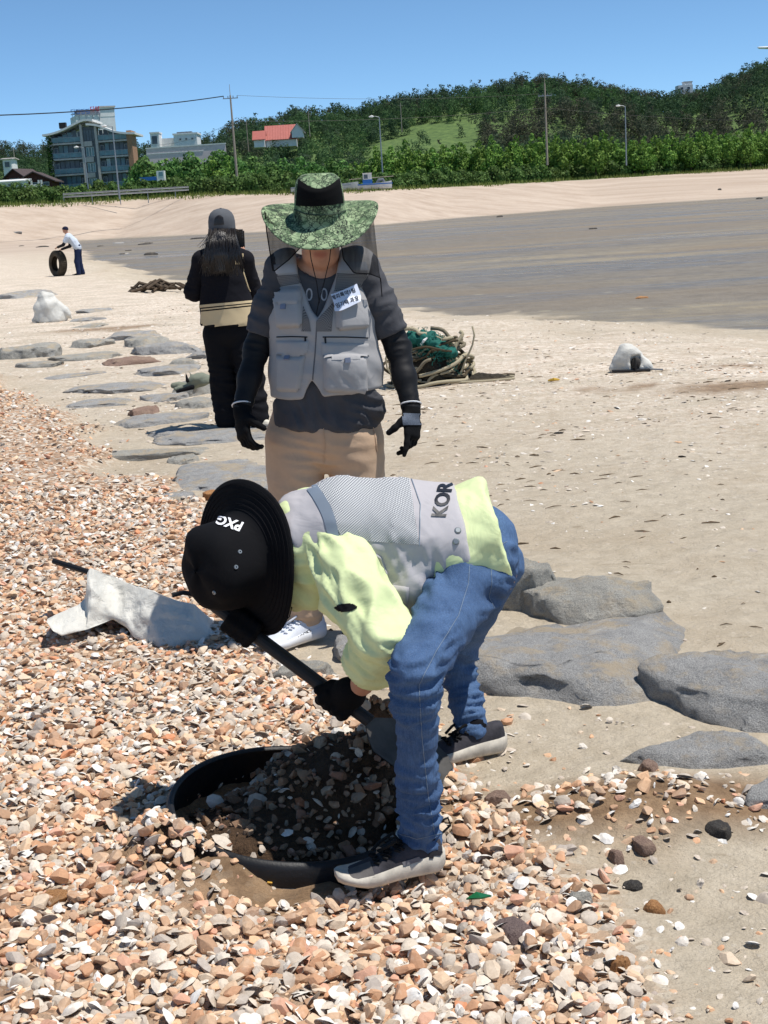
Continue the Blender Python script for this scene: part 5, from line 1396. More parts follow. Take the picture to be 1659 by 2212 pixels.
    low = [(.20, -.014, 1), (.17, -.008, .7), (.14, -.002, .2), (.118, .0, 0)]
    Gl = [np.c_[r*np.cos(a), r*np.sin(a), z + w*(.012*np.cos(2*a + BR) + .006*np.cos(3*a + 1.0) - .004)] for r, z, w in low][::-1]
    G = np.array(Gl + G); W = G.reshape(-1, 3) @ M[:3, :3].T + C
    mb = MB(); mb.grid(W.reshape(G.shape), close_v=True); hat = mb.build('hat', M_HATBLK, t, True)
    for r, z, w in ((.203, -.001, .96), (.19, .0015, .9), (.178, .003, .75), (.165, .0055, .6), (.152, .0075, .4), (.138, .0095, .18)):
        P = np.c_[r*np.cos(a), r*np.sin(a), z + w*(.012*np.cos(2*a + BR) + .006*np.cos(3*a + 1.0) - .004)] @ M[:3, :3].T + C
        MB().tube(P, .0009, 4, closed=True).build('brim_stitching', M_BLACKCLOTH, hat)
    me = hat.data; bh = BVHTree.FromPolygons([tuple(v.co) for v in me.vertices], [tuple(p.vertices) for p in me.polygons])
    px_text('hat_mark', bh, 'PXG', (498, 1131), (-27, -9), (-9, 27), plain('white_embroidery', srgb(236, 236, 240), .7, .04), hat, .003, bold=.035, shear=.2)
    for x, y in ((518, 1192), (510, 1225), (463, 1280)):
        h, nn = cast_px(bh, x, y)
        if h is not None: MB().lathe([(.002, .003), (.005, .003), (.006, .0), (.006, -.002)], 12, frame_matrix(h, *axis_frame(nn))).build('eyelet', M_STEEL, hat)
    MB().tube([at(600, 1310, 3.42), at(603, 1338, 3.42), at(612, 1345, 3.41), at(625, 1332, 3.41), at(632, 1306, 3.41)], .0016, 6).build('chin_cord', M_LACE, hat)
    # the shovel
    sr = thing('shovel', 'black handled shovel gripped by the bent man', 'shovel', at(800, 1560, 3.40))
    p0 = hp + ha*.42; p1 = hp - ha*.10; MB().tube([p0 + ha*.02, p0, hp, p1], [.016, .0185, .0185, .0175], 14).build('handle', plain('black_rubber_grip', srgb(42, 42, 44), .6, .15, 30), sr)
    bl0 = p1; bd = -ha; X = unit(np.cross(bd, V3(0, 0, 1))); Nn = np.cross(X, bd); G = []
    for i, q in enumerate(np.linspace(0, .24, 9)):
        w = .03 + .075*min(1, q/.05) if q < .18 else .105*(1 - ((q - .18)/.075)**2)**.5
        G.append([bl0 + bd*q + X*w*b - Nn*(.02*(1 - b*b)*min(1, q/.05)) for b in np.linspace(-1, 1, 9)])
    G = np.array(G); mb = MB(); mb.grid(G); mb.grid(G[::-1] - Nn*.003); mb.build('blade', plain('shovel_steel', srgb(78, 76, 74), .7, .3, 12, metal=.2), sr, True)
    return dict(lsho=lsho, blade=bl0 + bd*.12, bd=bd, X=X, N=Nn)
DG = digger()
# ------------------------------------------------------------------ the standing man: camo sun hat, grey pocket vest, beige trousers
M_TEE = fabric('washed_black_tee', srgb(76, 76, 80), wr=.3, wscale=12, var=.16, wdist=.015)
M_SLEEVE = fabric('black_arm_sleeve', srgb(14, 14, 18), wr=.12, wscale=20, rough=.65, spec=.3, wdist=.008)
M_VEST2 = fabric('stone_grey_vest', srgb(164, 162, 162), wr=.25, wscale=12, var=.06, wdist=.012)
M_BEIGE = fabric('beige_cotton', srgb(192, 164, 138), wr=.3, wscale=10, var=.08, wdist=.015)
M_WSHOE = plain('white_knit_shoe', srgb(214, 218, 226), .8, .06, 40, .3, 300, .002); M_WSOLE = plain('white_foam_sole', srgb(224, 226, 230), .6, .05)
M_BUCKLE = plain('blue_grey_tab', srgb(120, 128, 148), .5, .1); M_PAPER = plain('name_card_paper', srgb(214, 220, 236), .4, .03, spec=.5); M_INK = plain('black_ink', srgb(28, 28, 34), .6, .05)
def camo():
    k = NT('green_line_camo'); co = k.coord()
    base = k.mix(k.ramp(k.vor(co, 55, out=1), [(.3, 0.), (.7, 1.)]), srgb(98, 120, 88), srgb(152, 170, 132))
    e = k.vor(co, 40, 'DISTANCE_TO_EDGE'); e2 = k.vor(k.mapping(co, (1, 1, 1), (.4, .3, .9)), 95, 'DISTANCE_TO_EDGE'); cell = k.vor(co, 40, out=1)
    ln = k.ramp(e, [(.018, 1.), (.04, 0.)]); ln2 = k.math('MULTIPLY', k.ramp(e2, [(.05, 1.), (.10, 0.)]), k.ramp(cell, [(.42, 0.), (.44, 1.)], 'CONSTANT'))
    blk = k.math('MULTIPLY', k.ramp(k.vor(co, 40, out=1), [(.80, 0.), (.82, .8)], 'CONSTANT'), k.ramp(e, [(.1, 0.), (.12, 1.)]))
    c = k.mix(k.math('MAXIMUM', k.math('MAXIMUM', ln, ln2), blk), base, srgb(38, 46, 40))
    k.set(c, .8, 0, .2); k.bump(k.noise(co, 40, 3), .15, .01); return k.m
def net_material():
    k = NT('black_insect_net'); co = k.coord()
    k.set(srgb(16, 16, 18), .8, 0, .1); tr = k.n('BsdfTransparent'); mx = k.n('MixShader')
    k.l(k.ramp(k.noise(k.mapping(co, (1, 1, .25)), 22, 3, .6), [(.3, .48), (.7, .8)]), mx.inputs[0]); k.l(tr.outputs[0], mx.inputs[1]); k.l(k.b.outputs[0], mx.inputs[2]); k.l(mx.outputs[0], k.out.inputs[0])
    return k.m
def standing_man():
    Yb = 4.95; rf = V3(-.335, 4.98, 0); lf = V3(-.10, 5.0, 0)
    t = thing('person', 'man in camouflage sun hat and grey pocket vest standing behind the bent man', 'person', (-.2, Yb, 0))
    A = lambda x, y, Y=Yb: at(x, y, Y)
    neck = A(692, 575, 4.97); lsh = A(784, 578, 4.99); rsh = A(610, 582, 4.99); lelb = A(860, 752, 4.98); lwr = A(888, 880, 4.88); relb = A(554, 755, 4.98); rwr = A(524, 882, 4.88)
    pel = A(703, 930, 4.99); waist = A(700, 850, 4.98); chest = A(695, 690, 4.98); uch = A(694, 612, 4.99)
    lhip = A(762, 960, 4.99); rhip = A(640, 960, 4.99); lkn = (lhip + lf)/2 + V3(.02, -.03, .05); rkn = (rhip + rf)/2 + V3(-.01, -.03, .05); lan = lf + V3(0, 0, .09); ran = rf + V3(0, 0, .09)
    sd = V3(1, 0, 0); head = A(690, 500, 4.93)
    s = Sdf(); s.loft([pel, waist, chest, uch], [.15, .145, .165, .14], [.095, .09, .105, .08], sd)
    s.cap(uch, head - V3(0, -.02, .02), .058, .056, .035); head_sdf(s, head, unit(V3(0, -1, -.28)), V3(0, 0, 1), 1.02)
    for a, b, c in ((lsh, lelb, lwr), (rsh, relb, rwr)): s.chain([neck - V3(0, 0, .04), a, b, c], [.052, .052, .042, .028], .03)
    for a, b, c in ((lhip, lkn, lan), (rhip, rkn, ran)): s.chain([a, b, c], [.08, .055, .038], .04)
    Bd = s.mesh(.0075); hf = unit(V3(0, -1, -.28)); m = head - V3(0, 0, .057) + hf*.085
    lip = np.exp(-(((Bd[0] - m) @ V3(1, 0, 0))/.026)**4 - (((Bd[0] - m)[:, 2] + .0)/.011)**2)
    k = NT('face_skin'); co = k.coord(); c = k.mix(k.ramp(k.noise(co, 14, 5, .6), [(.3, 0.), (.7, 1.)]), srgb(170, 118, 92), srgb(200, 150, 122)); k.set(k.mix(k.math('MULTIPLY', k.attr('lip'), .7), c, srgb(150, 78, 70)), .55, 0, .4)
    put('body', Bd, k.m, t, True, {'lip': lip})
    # trousers
    s = Sdf(); s.loft([A(704, 890, 4.99), pel, A(703, 955, 4.99)], [.195, .205, .20], [.125, .13, .115], sd, .02)
    s.chain([lhip + V3(.005, -.01, 0), lkn, lan + V3(0, 0, .02)], [.112, .090, .072], .015); s.chain([rhip - V3(.005, .01, 0), rkn, ran + V3(0, 0, .02)], [.112, .090, .072], .015)
    Tr = s.mesh(.009, folds([(A(700, 985, 4.9), V3(.3, 0, 1), .16, 20, .012), (lkn, V3(0, 0, 1), .15, 22, .014), (rkn, V3(0, 0, 1), .15, 22, .014), (lan, V3(0, 0, 1), .14, 28, .015), (ran, V3(0, 0, 1), .14, 28, .015)], .004, 6, 2, None, .006, 6)); tro = put('trousers', Tr, M_BEIGE, t); bt = bvh_of(Tr)
    px_line('fly_seam', bt, ((699, 925), (702, 960), (700, 1000)), .0015, M_BEIGE, tro, .002); px_line('pocket_seam', bt, ((795, 900), (808, 930), (814, 975)), .002, M_BEIGE, tro, .002)
    # T-shirt
    s = Sdf(); s.loft([A(704, 905, 4.98), waist, chest, uch], [.203, .186, .172, .15], [.128, .122, .122, .09], sd, .03)
    s.loft([A(655, 915, 4.93), A(665, 925, 4.92)], [.07, .05], [.05, .04], sd, .05); s.loft([A(800, 850, 4.95), A(812, 880, 4.95)], [.045, .03], [.05, .04], sd, .04)
    for a, b in ((lsh, lelb), (rsh, relb)):
        e = a + (b - a)*.80; s.chain([neck - V3(0, 0, .035), a, a*.45 + e*.55, e], [.056, .058, .062, .062], .025); s.cut(e, b - a, .004) if False else None
    s.cut(A(700, 928, 4.9), V3(-.10, 0, -1), .004); s.sub(lambda P: np.linalg.norm((P - (neck + V3(0, -.03, .045)))/np.array([1, 1.1, 1]), axis=1) - .092, .006)
    for a, b in ((lsh, lelb), (rsh, relb)):
        e = a + (b - a)*.82; ax = unit(b - a)
        s.sub(lambda P, e=e, ax=ax: np.maximum(-(P - e) @ ax, np.linalg.norm(P - (e + ax*.1), axis=1) - .17), .003)
    z = folds([(lsh*.5 + lelb*.5, lelb - lsh, .12, 24, .016), (rsh*.5 + relb*.5, relb - rsh, .12, 24, .016), (A(690, 900, 4.86), V3(1, 0, .25), .16, 26, .020), (A(800, 890, 4.9), V3(.6, 0, 1), .09, 26, .018)], .003, 7, 4, None, .008, 7)
    Te = s.mesh(.007, z); tee = put('t_shirt', Te, M_TEE, t); bte = bvh_of(Te)
    for x in (668, 700): px_text('print', bte, '0', (x, 638), (34, 0), (0, -40), plain('pale_print', srgb(168, 168, 172), .7, .1), tee, .002)
    # arm sleeves and gloves
    for a, b, c in ((lsh, lelb, lwr), (rsh, relb, rwr)):
        s = Sdf(); e = a + (b - a)*.55; s.chain([e, b, b*.5 + c*.5, c], [.050, .044, .041, .034], .025); put('arm_sleeve', s.mesh(.006, folds([(b, c - b, .09, 34, .007), (c, c - b, .06, 44, .006)], .002, 12, 6)), M_SLEEVE, t)
    gl = Sdf(); d = unit(A(893, 990, 4.80) - lwr); gl.cap(lwr - d*.01, lwr + d*.02, .036, .034, .01); hand_sdf(gl, lwr + d*.015, d, unit(V3(-.75, .6, 0)), unit(V3(-.45, -.9, 0)), (.12, .55, .75, .85), .6, 1.02, 1.12)
    g = put('glove', gl.mesh(.0035), M_GLOVE, t); bg = bvh_of((lambda m_: m_)(gl.mesh(.006)))
    put_patch('cuff_band', px_patch(bg, ((868, 893), (908, 893), (910, 918), (870, 918)), .001, 12, 8, 0), plain('grey_glove_cuff', srgb(96, 104, 118), .8, .3, 300), g)
    MB().tube([lwr - d*.012 + .0375*(V3(1, 0, 0)*math.cos(q) + np.cross(d, V3(1, 0, 0))*math.sin(q)) for q in np.linspace(0, 2*math.pi, 20)[:-1]], .003, 6, closed=True).build('cuff_edge', M_WHITECLOTH, g)
    gr = Sdf(); d2 = unit(A(527, 968, 4.80) - rwr); gr.cap(rwr - d2*.01, rwr + d2*.02, .036, .034, .01); hand_sdf(gr, rwr + d2*.015, d2, unit(V3(.8, .55, 0)), unit(V3(.5, -.85, 0)), (.55, .75, .8, .85), .5, 1.02, 1.12); g2 = put('glove', gr.mesh(.0035), M_GLOVE, t)
    MB().tube([rwr - d2*.012 + .0375*(V3(1, 0, 0)*math.cos(q) + np.cross(d2, V3(1, 0, 0))*math.sin(q)) for q in np.linspace(0, 2*math.pi, 20)[:-1]], .003, 6, closed=True).build('cuff_edge', M_WHITECLOTH, g2)
    # vest
    s = Sdf(); s.loft([A(706, 845, 4.97), A(703, 800, 4.97), chest, uch + V3(0, 0, .01)], [.211, .207, .196, .160], [.142, .140, .144, .112], sd, .03)
    s.cut(A(706, 858, 4.83), V3(.03, 0, -1), .012)
    for a in (lsh, rsh): s.cap(neck*.75 + a*.25 - V3(0, 0, .02), a*.85 + neck*.15, .070, .078, .02)
    # V neck, front split at the hem, armholes
    v0 = A(686, 700, 4.84); 
    def vneck(P):
        z = P[:, 2] - v0[2]; w = np.interp(z, [-.01, .05, .16, .22, .5], [-.02, .020, .066, .078, .088]); return np.where(z > -.02, np.abs(P[:, 0] - (v0[0] + z*.06)) - w, .05) + np.where(P[:, 1] > 5.03, .2, 0)
    s.sub(vneck, .012)
    h0 = A(676, 858, 4.83)
    def split(P):
        z = P[:, 2] - h0[2]; return np.abs(P[:, 0] - h0[0]) - np.interp(z, [-.05, 0, .05, .09], [.05, .035, .008, -.02]) + np.where(P[:, 1] > 4.97, .2, 0)
    s.sub(split, .006)
    for a, sg in ((lsh, 1), (rsh, -1)): s.sub(lambda P, a=a, sg=sg: np.linalg.norm((P - (a + V3(sg*.055, 0, -.07)))/np.array([.62, 1.3, 1.5]), axis=1)*.8 - .060, .008)
    z = folds([(A(640, 760, 4.83), V3(.2, 0, 1), .12, 18, .006), (A(760, 800, 4.83), V3(.8, 0, .6), .14, 18, .009)], .002, 8, 7, None, .0055, 6)
    Ve = s.mesh(.006, z); vest = put('vest', Ve, M_VEST2, t); bv = bvh_of(Ve)
    net = lambda n, a, b: holes_material(n, srgb(160, 158, 158), srgb(22, 22, 26), a, b)
    for cs, nu, nv in ((((597, 595), (649, 592), (654, 612), (603, 620)), 14, 7), (((672-17, 660), (668, 690), (672, 716), (652, 716)), 5, 16), (((729, 590), (792, 592), (801, 618), (722, 630)), 18, 10), (((683, 694), (722, 650), (716, 716), (683, 716)), 11, 18)):
        put_patch('mesh_panel', px_patch(bv, cs, .0012, 22, 18, 0), net('vest_net_%d' % (nu*100 + nv), nu, nv), vest)
    for cs in (((592, 572), (652, 570), (654, 586), (594, 592)), ((728, 566), (790, 566), (796, 584), (726, 584))): put_patch('reflective_tape', px_patch(bv, cs, .001, 14, 8, 0), plain('pale_tape', srgb(158, 162, 170), .4, .05, spec=.6), vest)
    pk = lambda nm, cs, off, cr=.16, e=.22, nu=18, nv=18: put_patch(nm, px_patch(bv, cs, off, nu, nv, e, cr), M_VEST2, vest)
    dr = .014
    pk('pocket', ((588, 628), (650, 624), (654, 708), (600, 712)), .022); pk('pocket', ((722, 640), (790, 648), (796, 710), (726, 716)), .026); pk('pocket', ((597, 766), (660, 768), (648, 848), (597, 846)), .016); pk('pocket', ((698, 768), (792, 768), (795, 852), (698, 848)), .022)
    bv2 = bvh_of(Ve, *[(lambda o: (np.array([v.co[:] for v in o.data.vertices]), np.array([p.vertices[:] for p in o.data.polygons])))(c) for c in vest.children if c.name.startswith('pocket')])
    fl = lambda cs, e=.12: put_patch('pocket_flap', px_patch(bv2, cs, .006, 16, 10, e, .22), M_VEST2, vest)
    fl(((584, 620), (651, 617), (653, 655), (590, 660))); fl(((596, 736), (668, 736), (662, 770), (596, 772))); fl(((694, 740), (796, 742), (798, 776), (696, 778)))
    for x, y in ((612, 663), (620, 774), (751, 778)):
        h, n = cast_px(bv2, x, y)
        if h is not None: MB().box((-.010, -.009, 0), (.010, .009, .006), frame_matrix(h, *axis_frame(n))).build('pull_tab', M_BUCKLE, vest)
    px_line('zip', bv, ((684, 706), (681, 760), (676, 812), (674, 850)), .0022, plain('zip_teeth', srgb(98, 98, 102), .5, .1), vest, .001)
    for pts in (((598, 728), (630, 727), (664, 728)), ((697, 728), (745, 728), (795, 730))): px_line('pocket_zip', bv, pts, .0022, M_INK, vest, .001)
    for x in (660, 703): 
        h, n = cast_px(bv2, x, 738)
        if h is not None: MB().box((-.003, -.018, 0), (.003, .014, .004), frame_matrix(h, *axis_frame(n))).build('zip_puller', M_INK, vest)
    px_line('neck_binding', bv, ((646, 560), (646, 600), (650, 640), (668, 676), (684, 703), (704, 676), (722, 640), (734, 600), (748, 560)), .0035, M_VEST2, vest, .001, 70)
    # name card
    cs = ((715, 636), (768, 617), (778, 650), (726, 671)); V, Q, uv = px_patch(bv2, cs, .004, 12, 8, 0)
    V = V.mean(0) + (V - V.mean(0)); n0 = unit(np.cross(V[-1] - V[0], V[7] - V[0])); pl = V - np.outer((V - V.mean(0)) @ n0, n0)*.85; pl = pl + V3(0, -.028, 0)
    nc = link('name_card', mesh_np('name_card', np.r_[pl, pl + V3(0, .002, 0)], [Q, Q[:, ::-1] + len(pl)], False, [M_PAPER]), t); bn = bvh_of((pl, Q))
    px_text('card_lettering', bn, '해외특약1팀', (742, 636), (10.2, -3.7), (-3.7, -10.6), M_INK, nc, .0012, bold=.02); px_text('card_lettering', bn, '임기택 과장', (750, 653), (10.2, -3.7), (-3.7, -10.6), M_INK, nc, .0012, bold=.02)
    # hat: camo crown and brim, black mesh front, net curtain
    cm = camo(); tilt = .33; U = unit(V3(.02, -math.sin(tilt), math.cos(tilt))); X = V3(1, 0, 0); X = unit(X - U*(X @ U)); Yv = np.cross(U, X); C = A(692, 470, 4.925); M = frame_matrix(C, X, Yv, U); n = 72; a = np.arange(n)*2*math.pi/n
    def brimz(r): return (.048)*((r - .1)/.11)**1.2*np.abs(np.cos(a))**3 - .030*((r - .1)/.11)*np.clip(-np.sin(a), 0, 1) - .012*((r - .1)/.11)
    rings = [np.c_[r*1.0*np.cos(a), r*np.sin(a)*1.02, brimz(r) + dz] for r, dz in ((.112, -.004), (.16, -.004), (.205, -.003), (.209, 0), (.205, .003), (.18, .003), (.15, .003), (.125, .004), (.101, .008))]
    for r, z in ((.099, .035), (.096, .07), (.092, .105), (.085, .13), (.068, .145), (.04, .152), (.001, .154)): rings.append(np.c_[r*np.cos(a)*.92, r*np.sin(a)*1.08, z + (.006 if z > .06 else 0)*np.cos(2*a)])
    G = np.array(rings); W = (G.reshape(-1, 3) @ M[:3, :3].T + C).reshape(G.shape)
    mb = MB(); mb.grid(W, close_v=True); hat = mb.build('sun_hat', cm, t, True)
    me = hat.data; bh = BVHTree.FromPolygons([tuple(v.co) for v in me.vertices], [tuple(p.vertices) for p in me.polygons])
    put_patch('mesh_front', px_patch(bh, ((645, 387), (733, 385), (741, 438), (640, 444)), .0015, 30, 20, 0, curve=lambda u, v: np.array([0, 22*math.sin(math.pi*u)*(1 - v) + 4*math.sin(math.pi*u)*v])), fabric('black_hat_mesh', srgb(14, 14, 15), wr=.4, wscale=300, wdist=.003), hat)
    px_line('hat_band', bh, ((636, 452), (660, 462), (692, 465), (725, 462), (747, 455)), .0025, plain('camo_band_edge', srgb(60, 74, 60), .8, .1), hat, .001)
    nm = net_material()
    def curtain(pts_top, pts_bot, Ys, Yt):
        G = []; nn = 26
        for i in range(nn):
            u = i/(nn - 1); P0 = np.array([np.interp(u, np.linspace(0, 1, len(pts_top)), [p[q] for p in pts_top]) for q in (0, 1)]); P1 = np.array([np.interp(u, np.linspace(0, 1, len(pts_bot)), [p[q] for p in pts_bot]) for q in (0, 1)]); col = []
            for j in range(16):
                v = j/15; p = P0*(1 - v) + P1*v; d = np.interp(u, [0, 1], Yt)*(1 - v) + np.interp(u, [0, 1], Ys)*v + .018*math.sin(u*15 + 2*v)*v + .004*math.sin(u*41)*v; col.append(at(p[0], p[1], d))
            G.append(col)
        mb = MB(); mb.grid(np.array(G)); o = mb.build('insect_net', nm, hat, True); MB().tube(np.array(G)[:, -1], .0022, 5).build('net_hem', M_BLACKCLOTH, o); MB().tube(np.array(G)[0], .0022, 5).build('net_edge', M_BLACKCLOTH, o); return o
    curtain(((572, 456), (586, 478), (640, 515), (662, 528)), ((576, 500), (590, 588), (625, 560), (655, 528)), (4.86, 4.85), (4.86, 4.82)); curtain(((735, 515), (775, 485), (806, 462)), ((742, 560), (765, 590), (800, 592), (822, 600), (825, 640)), (4.84, 4.90), (4.82, 4.88))
    for pts in (((668, 527), (672, 560), (684, 610), (690, 655)), ((716, 524), (712, 560), (700, 610), (688, 655), (683, 680))): MB().tube([A(x, y, 4.82 if y < 600 else 4.83) for x, y in pts], .0018, 6).build('chin_cord', M_LACE, hat)
    # shoes
    tr = at(597, 1400, 4.80); fd = V3(-.085, -.12, 0)
    s1 = shoe(t, rf + V3(.02, -.02, ground_z(rf[0], rf[1]) + .02), V3(-.80, -.60, 0), .30, name='shoe', upper=M_WSHOE, sole=M_WSOLE, lace=M_WSHOE, wide=1.1); me = s1.data
    bs = BVHTree.FromPolygons([tuple(v.co) for v in me.vertices], [tuple(p.vertices) for p in me.polygons]); px_text('shoe_lettering', bs, 'BROOKS', (655, 1372), (8, -5.5), (-5.5, -8), M_INK, s1, .002, bold=.02)
    px_text('shoe_mark', bs, '>', (672, 1346), (30, 0), (0, -20), M_INK, s1, .002, bold=.02)
    shoe(t, lf + V3(.0, -.02, ground_z(lf[0], lf[1]) + .02), V3(.25, -1, 0), .30, name='shoe', upper=M_WSHOE, sole=M_WSOLE, lace=M_WSHOE, wide=1.1)
standing_man()
# ------------------------------------------------------------------ woman seen from behind, and the far man rolling a tyre
M_CAP = fabric('grey_cap_cotton', srgb(92, 94, 98), wr=.2, wscale=20, wdist=.008)
M_NAVY = fabric('black_navy_vest', srgb(22, 22, 28), wr=.3, wscale=8, wdist=.02)
M_CREAM = fabric('cream_trim', srgb(202, 182, 146), wr=.2, wscale=10, var=.05, wdist=.01)
M_HAIR = None
def hair_mat():
    k = NT('black_hair'); co = k.coord(); n = k.noise(k.mapping(co, (60, 60, 5)), 1.0, 4, .6)
    k.set(k.mix(n, srgb(12, 11, 12), srgb(40, 34, 34)), .38, 0, .5); k.bump(n, .6, .01); return k.m
M_HAIR = hair_mat()
M_SHOECREAM = plain('cream_canvas_shoe', srgb(206, 200, 184), .8, .1, 30)
def woman():
    Yb = 10.3; A = lambda x, y, Y=Yb: at(x, y, Y)
    t = thing('person', 'woman with long black hair, grey cap and cream trimmed vest, back turned', 'person', (-1.1, Yb, 0))
    head = A(478, 492, 10.28); neck = A(484, 535, 10.3); lsh = A(436, 562, 10.3); rsh = A(528, 562, 10.3); chest = A(483, 600, 10.3); waist = A(489, 660, 10.3); pel = A(494, 712, 10.32)
    lelb = A(418, 630, 10.34); lwr = A(452, 636, 10.55); relb = A(546, 628, 10.42); rwr = A(524, 562, 10.62); zg = ground_z(-1.1, 10.3)
    lf = V3(-1.16, 10.34, zg); rf = V3(-.93, 10.2, zg + .02); lh = A(470, 725, 10.32); rh = A(520, 725, 10.32); lk = (lh + lf)/2 + V3(-.0, .02, .03); rk = (rh + rf)/2 + V3(.01, .02, .03); sd = V3(1, 0, 0)
    s = Sdf(); s.loft([pel, waist, chest, neck - V3(0, 0, .06)], [.14, .115, .13, .10], [.09, .08, .09, .06], sd); s.cap(neck, head - V3(0, 0, .03), .05, .05, .03); head_sdf(s, head, V3(.2, 1, -.1), V3(0, 0, 1), .98)
    for a, b, c in ((lsh, lelb, lwr), (rsh, relb, rwr)): s.chain([a, b, c], [.045, .038, .026], .02)
    for a, b, c in ((lh, lk, lf + V3(0, 0, .08)), (rh, rk, rf + V3(0, 0, .08))): s.chain([a, b, c], [.07, .05, .035], .03)
    d = unit(A(518, 530, 10.63) - rwr); hand_sdf(s, rwr, d, V3(0, 1, 0), V3(-1, 0, 0), (.5, .6, .6, .6), .5, .92); hand_sdf(s, lwr, unit(V3(.5, .4, .3)), V3(0, 1, 0), V3(0, 0, 1), (.5,)*4, .5, .92)
    put('body', s.mesh(.009), M_SKIN, t)
    s = Sdf(); s.loft([A(492, 690, 10.31), pel], [.165, .19], [.12, .135], sd, .03)
    for a, b, c, r2 in ((lh, lk, lf, .115), (rh, rk, rf, .10)): s.chain([a, b, c + V3(0, 0, .08)], [.108, .098, r2*.9], .025)
    for c in (lf, rf): s.cut(c + V3(0, 0, .03), (0, 0, -1), .004) if c is lf else None
    put('trousers', s.mesh(.010, folds([(rk, V3(.5, 0, 1), .22, 16, .022), (lk, V3(.3, 0, 1), .22, 16, .016), (lf + V3(0, 0, .2), V3(0, 0, 1), .2, 18, .018), (rf + V3(0, 0, .2), V3(0, 0, 1), .2, 18, .02)], .008, 5, 2)), fabric('black_trousers', srgb(20, 20, 24), wr=.3, wscale=6, wdist=.02), t)
    s = Sdf(); s.loft([A(490, 665), chest, neck - V3(0, 0, .045)], [.145, .15, .105], [.105, .11, .07], sd, .03)
    for a, b, c in ((lsh, lelb, lwr), (rsh, relb, rwr)): s.chain([neck - V3(0, 0, .05), a, b, c], [.055, .068, .066, .048], .03)
    put('shirt', s.mesh(.009, folds([(lelb, V3(.3, 0, 1), .12, 24, .016), (relb, V3(.3, 0, 1), .12, 24, .016)], .005, 8, 4)), fabric('black_shirt', srgb(26, 25, 30), wr=.3, wscale=8, wdist=.02), t)
    s = Sdf(); s.loft([A(493, 700), waist, chest, neck - V3(0, 0, .045)], [.215, .198, .178, .12], [.155, .145, .135, .085], sd, .03); s.cut(A(492, 702), V3(-.05, 0, -1), .01)
    for a in (lsh, rsh): s.cap(neck - V3(0, 0, .05), a + (neck - a)*.2, .07, .07, .02)
    for a, sg in ((lsh, -1), (rsh, 1)): s.sub(lambda P, a=a, sg=sg: np.linalg.norm((P - (a + V3(sg*.06, 0, -.11)))/np.array([.7, 1.4, 1.6]), axis=1)*.75 - .062, .008)
    Ve = s.mesh(.008, folds([(waist, V3(.8, 0, .5), .16, 16, .010)], .004, 7, 5)); vest = put('vest', Ve, M_NAVY, t); bv = bvh_of(Ve)
    cv = lambda a: (lambda u, v: np.array([0, a*math.sin(math.pi*u)]))
    put_patch('hem_band', px_patch(bv, ((420, 675), (562, 660), (562, 700), (420, 714)), .002, 40, 10, 0, maxjump=.05), M_CREAM, vest); put_patch('hem_stripe', px_patch(bv, ((420, 669), (562, 654), (562, 657), (420, 672)), .0025, 40, 5, 0), M_CREAM, vest); put_patch('hem_stripe', px_patch(bv, ((420, 660), (562, 647), (562, 652), (420, 666)), .0025, 40, 5, 0), M_CREAM, vest)
    put_patch('yoke_stripe', px_patch(bv, ((416, 568), (550, 555), (550, 567), (416, 582)), .0025, 40, 5, 0), M_CREAM, vest)
    for pts in (((428, 556), (424, 580), (430, 605), (434, 640)), ((524, 548), (526, 590), (536, 622), (546, 640))): px_line('armhole_piping', bv, pts, .006, M_CREAM, vest, .002)
    # hair: mass plus locks
    s = Sdf(); s.loft([A(478, 490, 10.25), A(477, 518, 10.19), A(475, 550, 10.135), A(480, 584, 10.12)], [.070, .092, .115, .095], [.06, .06, .04, .022], sd, .02)
    hz = lambda P, N: .005*(np.abs(np.sin(P[:, 0]*190 + 7*noise(P*9, 3) + P[:, 2]*9)) - .5)
    hair = put('hair', s.mesh(.006, hz), M_HAIR, t); r = np.random.default_rng(4)
    mb = MB()
    for i in range(320):
        x0 = r.uniform(450, 508); y0 = r.uniform(492, 512); x1 = x0 + (x0 - 478)*.5 + r.normal()*4; y1 = r.uniform(565, 598)
        if i < 7: x0 = 455 + r.normal()*2; x1 = 426 + i*2.6; y1 = 532 + i*3 + r.normal()*2
        mb.tube([A(x0, y0, 10.17), A((x0*.6+x1*.4) + r.normal()*1.5, (y0+y1)/2, 10.095), A(x1, y1, 10.10)], [.003, .0028, .001], 4)
    mb.build('locks', M_HAIR, hair, True)
    # cap
    C = A(479, 484, 10.28); U = unit(V3(.03, -.12, 1)); X = unit(V3(1, .2, 0)); X = unit(X - U*(X @ U)); Yv = np.cross(U, X); M = frame_matrix(C, X, Yv, U); n = 40; a = np.arange(n)*2*math.pi/n
    G = np.array([np.c_[r*np.cos(a), r*np.sin(a)*1.12, np.full(n, z) - (.0 if z > .02 else 0)] for r, z in ((.092, -.045), (.101, -.043), (.101, -.02), (.1, .02), (.094, .055), (.08, .083), (.056, .103), (.028, .112), (.001, .114))])
    W = (G.reshape(-1, 3) @ M[:3, :3].T + C).reshape(G.shape); mb = MB(); mb.grid(W, close_v=True); cap = mb.build('cap', M_CAP, t, True)
    G = []
    for i in range(9):
        q = (i/8 - .5)*1.9 + math.pi/2 - .35; G.append([C + M[:3, :3] @ V3(rr*math.cos(q), rr*1.12*math.sin(q), -.04 - dz) for rr, dz in ((.098, 0), (.13, .012), (.168*(1 - .12*abs(i/4 - 1)**2), .032))])
    G = np.array(G); mb = MB(); mb.grid(G); mb.grid(G[::-1] - U*.004); mb.build('visor', M_CAP, cap, True)
